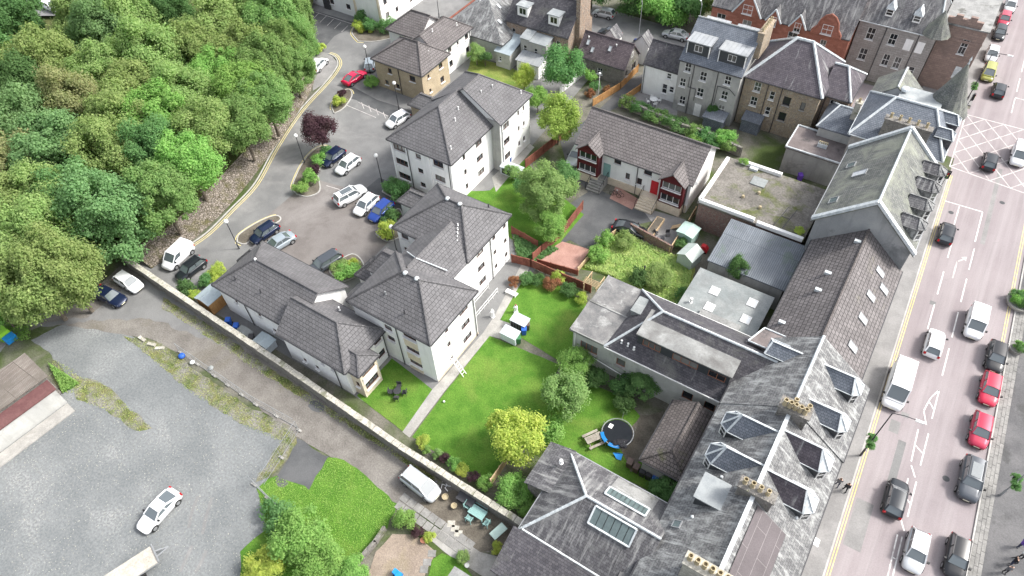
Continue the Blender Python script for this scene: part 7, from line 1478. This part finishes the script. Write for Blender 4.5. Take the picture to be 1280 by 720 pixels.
# tyre marks on the gravel
for i, pts in enumerate(([(248, 620), (240, 640), (236, 660)], [(265, 622), (258, 645), (253, 668)], [(240, 682), (232, 700), (225, 715)], [(258, 688), (252, 702), (244, 716)])): ribbon('tyre_track', smooth_line(px2(pts)), .3, .0065, 'tarmac', lot)
# planters at the right kerb
for px, py, r_, lb in ((1276, 378, 1.5, 'large round stone planter of shrubs on the right pavement'), (1270, 437, .65, 'small stone flower tub beside the kerbside cars')):
    p = P(px, py, .4); t = thing('stone_planter', lb, 'planter', (p.x, p.y, .12)); MB().lathe((p.x, p.y, .12), [(r_*.9, 0), (r_, .45), (r_*.85, .45), (r_*.85, .36)], 18).build('bowl', 'concrete', t)
    for i in range(5 if r_ > 1 else 2):
        o = link('plants', CR['bush'][i % 5], None, t); remat(o, 'leaf_bright' if i % 2 else 'leaf_green'); k_ = .75 if r_ > 1 else .55; o.scale = (k_,)*3; o.location = (r_*.45*math.cos(i*1.3), r_*.45*math.sin(i*1.3), .75)
# ---------------------------------------------------------------- people
def person(px, py, ang, top, legs, label, step=.25, carry=False, hgt=1.72, z=.12):
    p = P(px, py, .1); t = thing('person', label, 'person', (p.x, p.y, z)); s = hgt/1.75
    M = Matrix.Rotation(ang, 4, 'Z') @ Matrix.Scale(s, 4)
    J = dict(pel=(0, 0, .95), ch=(0.02, 0, 1.25), nk=(.02, 0, 1.47), hd0=(.03, 0, 1.56), hd=(.05, 0, 1.66), ls=(.0, .19, 1.4), le=(-.06, .25, 1.13), lw=(.06, .26, .88), lh=(.1, .26, .8), rs=(0, -.19, 1.4), re=(.04, -.25, 1.12), rw=(.2, -.24, .92), rh=(.26, -.23, .87),
        lp=(0, .09, .92), lk=(step*.5, .1, .5), la=(step*.6, .1, .09), lf=(step*.6+.17, .1, .03), rp=(0, -.09, .92), rk=(-.02, -.1, .5), ra=(-step*.9, -.1, .12), rf=(-step*.9+.16, -.1, .03))
    Rd = dict(pel=.15, ch=.17, nk=.06, hd0=.075, hd=.1, ls=.075, le=.05, lw=.035, lh=.04, rs=.075, re=.05, rw=.035, rh=.04, lp=.1, lk=.065, la=.045, lf=.04, rp=.1, rk=.065, ra=.045, rf=.04)
    E_ = [('pel', 'ch'), ('ch', 'nk'), ('nk', 'hd0'), ('hd0', 'hd'), ('ch', 'ls'), ('ls', 'le'), ('le', 'lw'), ('lw', 'lh'), ('ch', 'rs'), ('rs', 're'), ('re', 'rw'), ('rw', 'rh'), ('pel', 'lp'), ('lp', 'lk'), ('lk', 'la'), ('la', 'lf'), ('pel', 'rp'), ('rp', 'rk'), ('rk', 'ra'), ('ra', 'rf')]
    ks = list(J); me = bpy.data.meshes.new('body'); me.from_pydata([tuple(M @ Vector(J[k])) for k in ks], [(ks.index(a), ks.index(b)) for a, b in E_], [])
    o = bpy.data.objects.new('body', me); COL.objects.link(o); o.parent = t
    md = o.modifiers.new('skin', 'SKIN'); sv = me.skin_vertices[0].data
    for i, k in enumerate(ks): sv[i].radius = (Rd[k]*s, Rd[k]*s)
    sv[0].use_root = True
    sb = o.modifiers.new('sub', 'SUBSURF'); sb.levels = 2; sb.render_levels = 2
    # bake the skin so that clothing colours can follow height on the body
    dg = bpy.context.evaluated_depsgraph_get(); nm = bpy.data.meshes.new_from_object(o.evaluated_get(dg)); o.modifiers.clear(); o.data = nm
    for m in (top, legs, 'skin', 'hair', 'black_plastic'): nm.materials.append(MT[m])
    Mi = M.inverted()
    for f in nm.polygons:
        c = Mi @ f.center; f.use_smooth = True
        f.material_index = 4 if c.z < .11 else 1 if c.z < .96 and abs(c.y) < .2 else 2 if (c.z < .9 and abs(c.y) > .2) or 1.46 < c.z < 1.7 else 0
        if c.z > 1.56 and (c.x < .06 or c.z > 1.72): f.material_index = 3
    if carry: MB().box(.1, .3, -.36, -.2, .55, .82).xf(Matrix.Translation(t.location) @ M).build('bag', 'black_cloth', t)
    return t
bpy.context.view_layer.update()
person(1045, 608, UP, 'grey_cloth', 'denim', 'person in grey top walking on the pavement below the slate tenement'); person(1055, 614, UP+.2, 'black_cloth', 'black_cloth', 'person in black clothes carrying a bag on the pavement by the tenement', carry=True)
for i, (px, py, tp, lg, lb) in enumerate(((1271, 684, 'purple', 'denim', 'person in a purple top standing on the right pavement'), (1274, 698, 'white_paint', 'black_cloth', 'person in a white top standing on the right pavement'), (1262, 706, 'black_cloth', 'denim', 'person in a dark coat beside the white top on the right pavement'), (1254, 716, 'grey_cloth', 'black_cloth', 'person in grey clothes near the kerb of the right pavement'))): person(px, py, i*1.7, tp, lg, lb, step=.08)

# loose pale stones on the gravel lot: far too many to count
st = MB(); LQ = px2([(0, 720), (0, 560), (80, 500), (100, 480), (190, 540), (240, 500), (330, 545), (325, 600), (320, 720)])
random.seed(21); k = 0
while k < 2400:
    x, y = U(-68, -30), U(-8, 16); ins = False; j = len(LQ)-1
    for i in range(len(LQ)):
        if (LQ[i].y > y) != (LQ[j].y > y) and x < (LQ[j].x-LQ[i].x)*(y-LQ[i].y)/(LQ[j].y-LQ[i].y)+LQ[i].x: ins = not ins
        j = i
    if not ins: continue
    k += 1; r_ = U(.025, .06); a = U(0, 6.28); c = [(x+r_*math.cos(a+q*2.1)*U(.7, 1.2), y+r_*math.sin(a+q*2.1)*U(.7, 1.2), .005) for q in range(3)]; tp = (x, y, r_*.8)
    st.mesh(c+[tp], [[0, 1, 3], [1, 2, 3], [2, 0, 3]])
o = st.build('loose_stones', 'cope_stone'); o['kind'] = 'stuff'; tag(o, 'scattered pale loose stones on the gravel lot', 'stones')
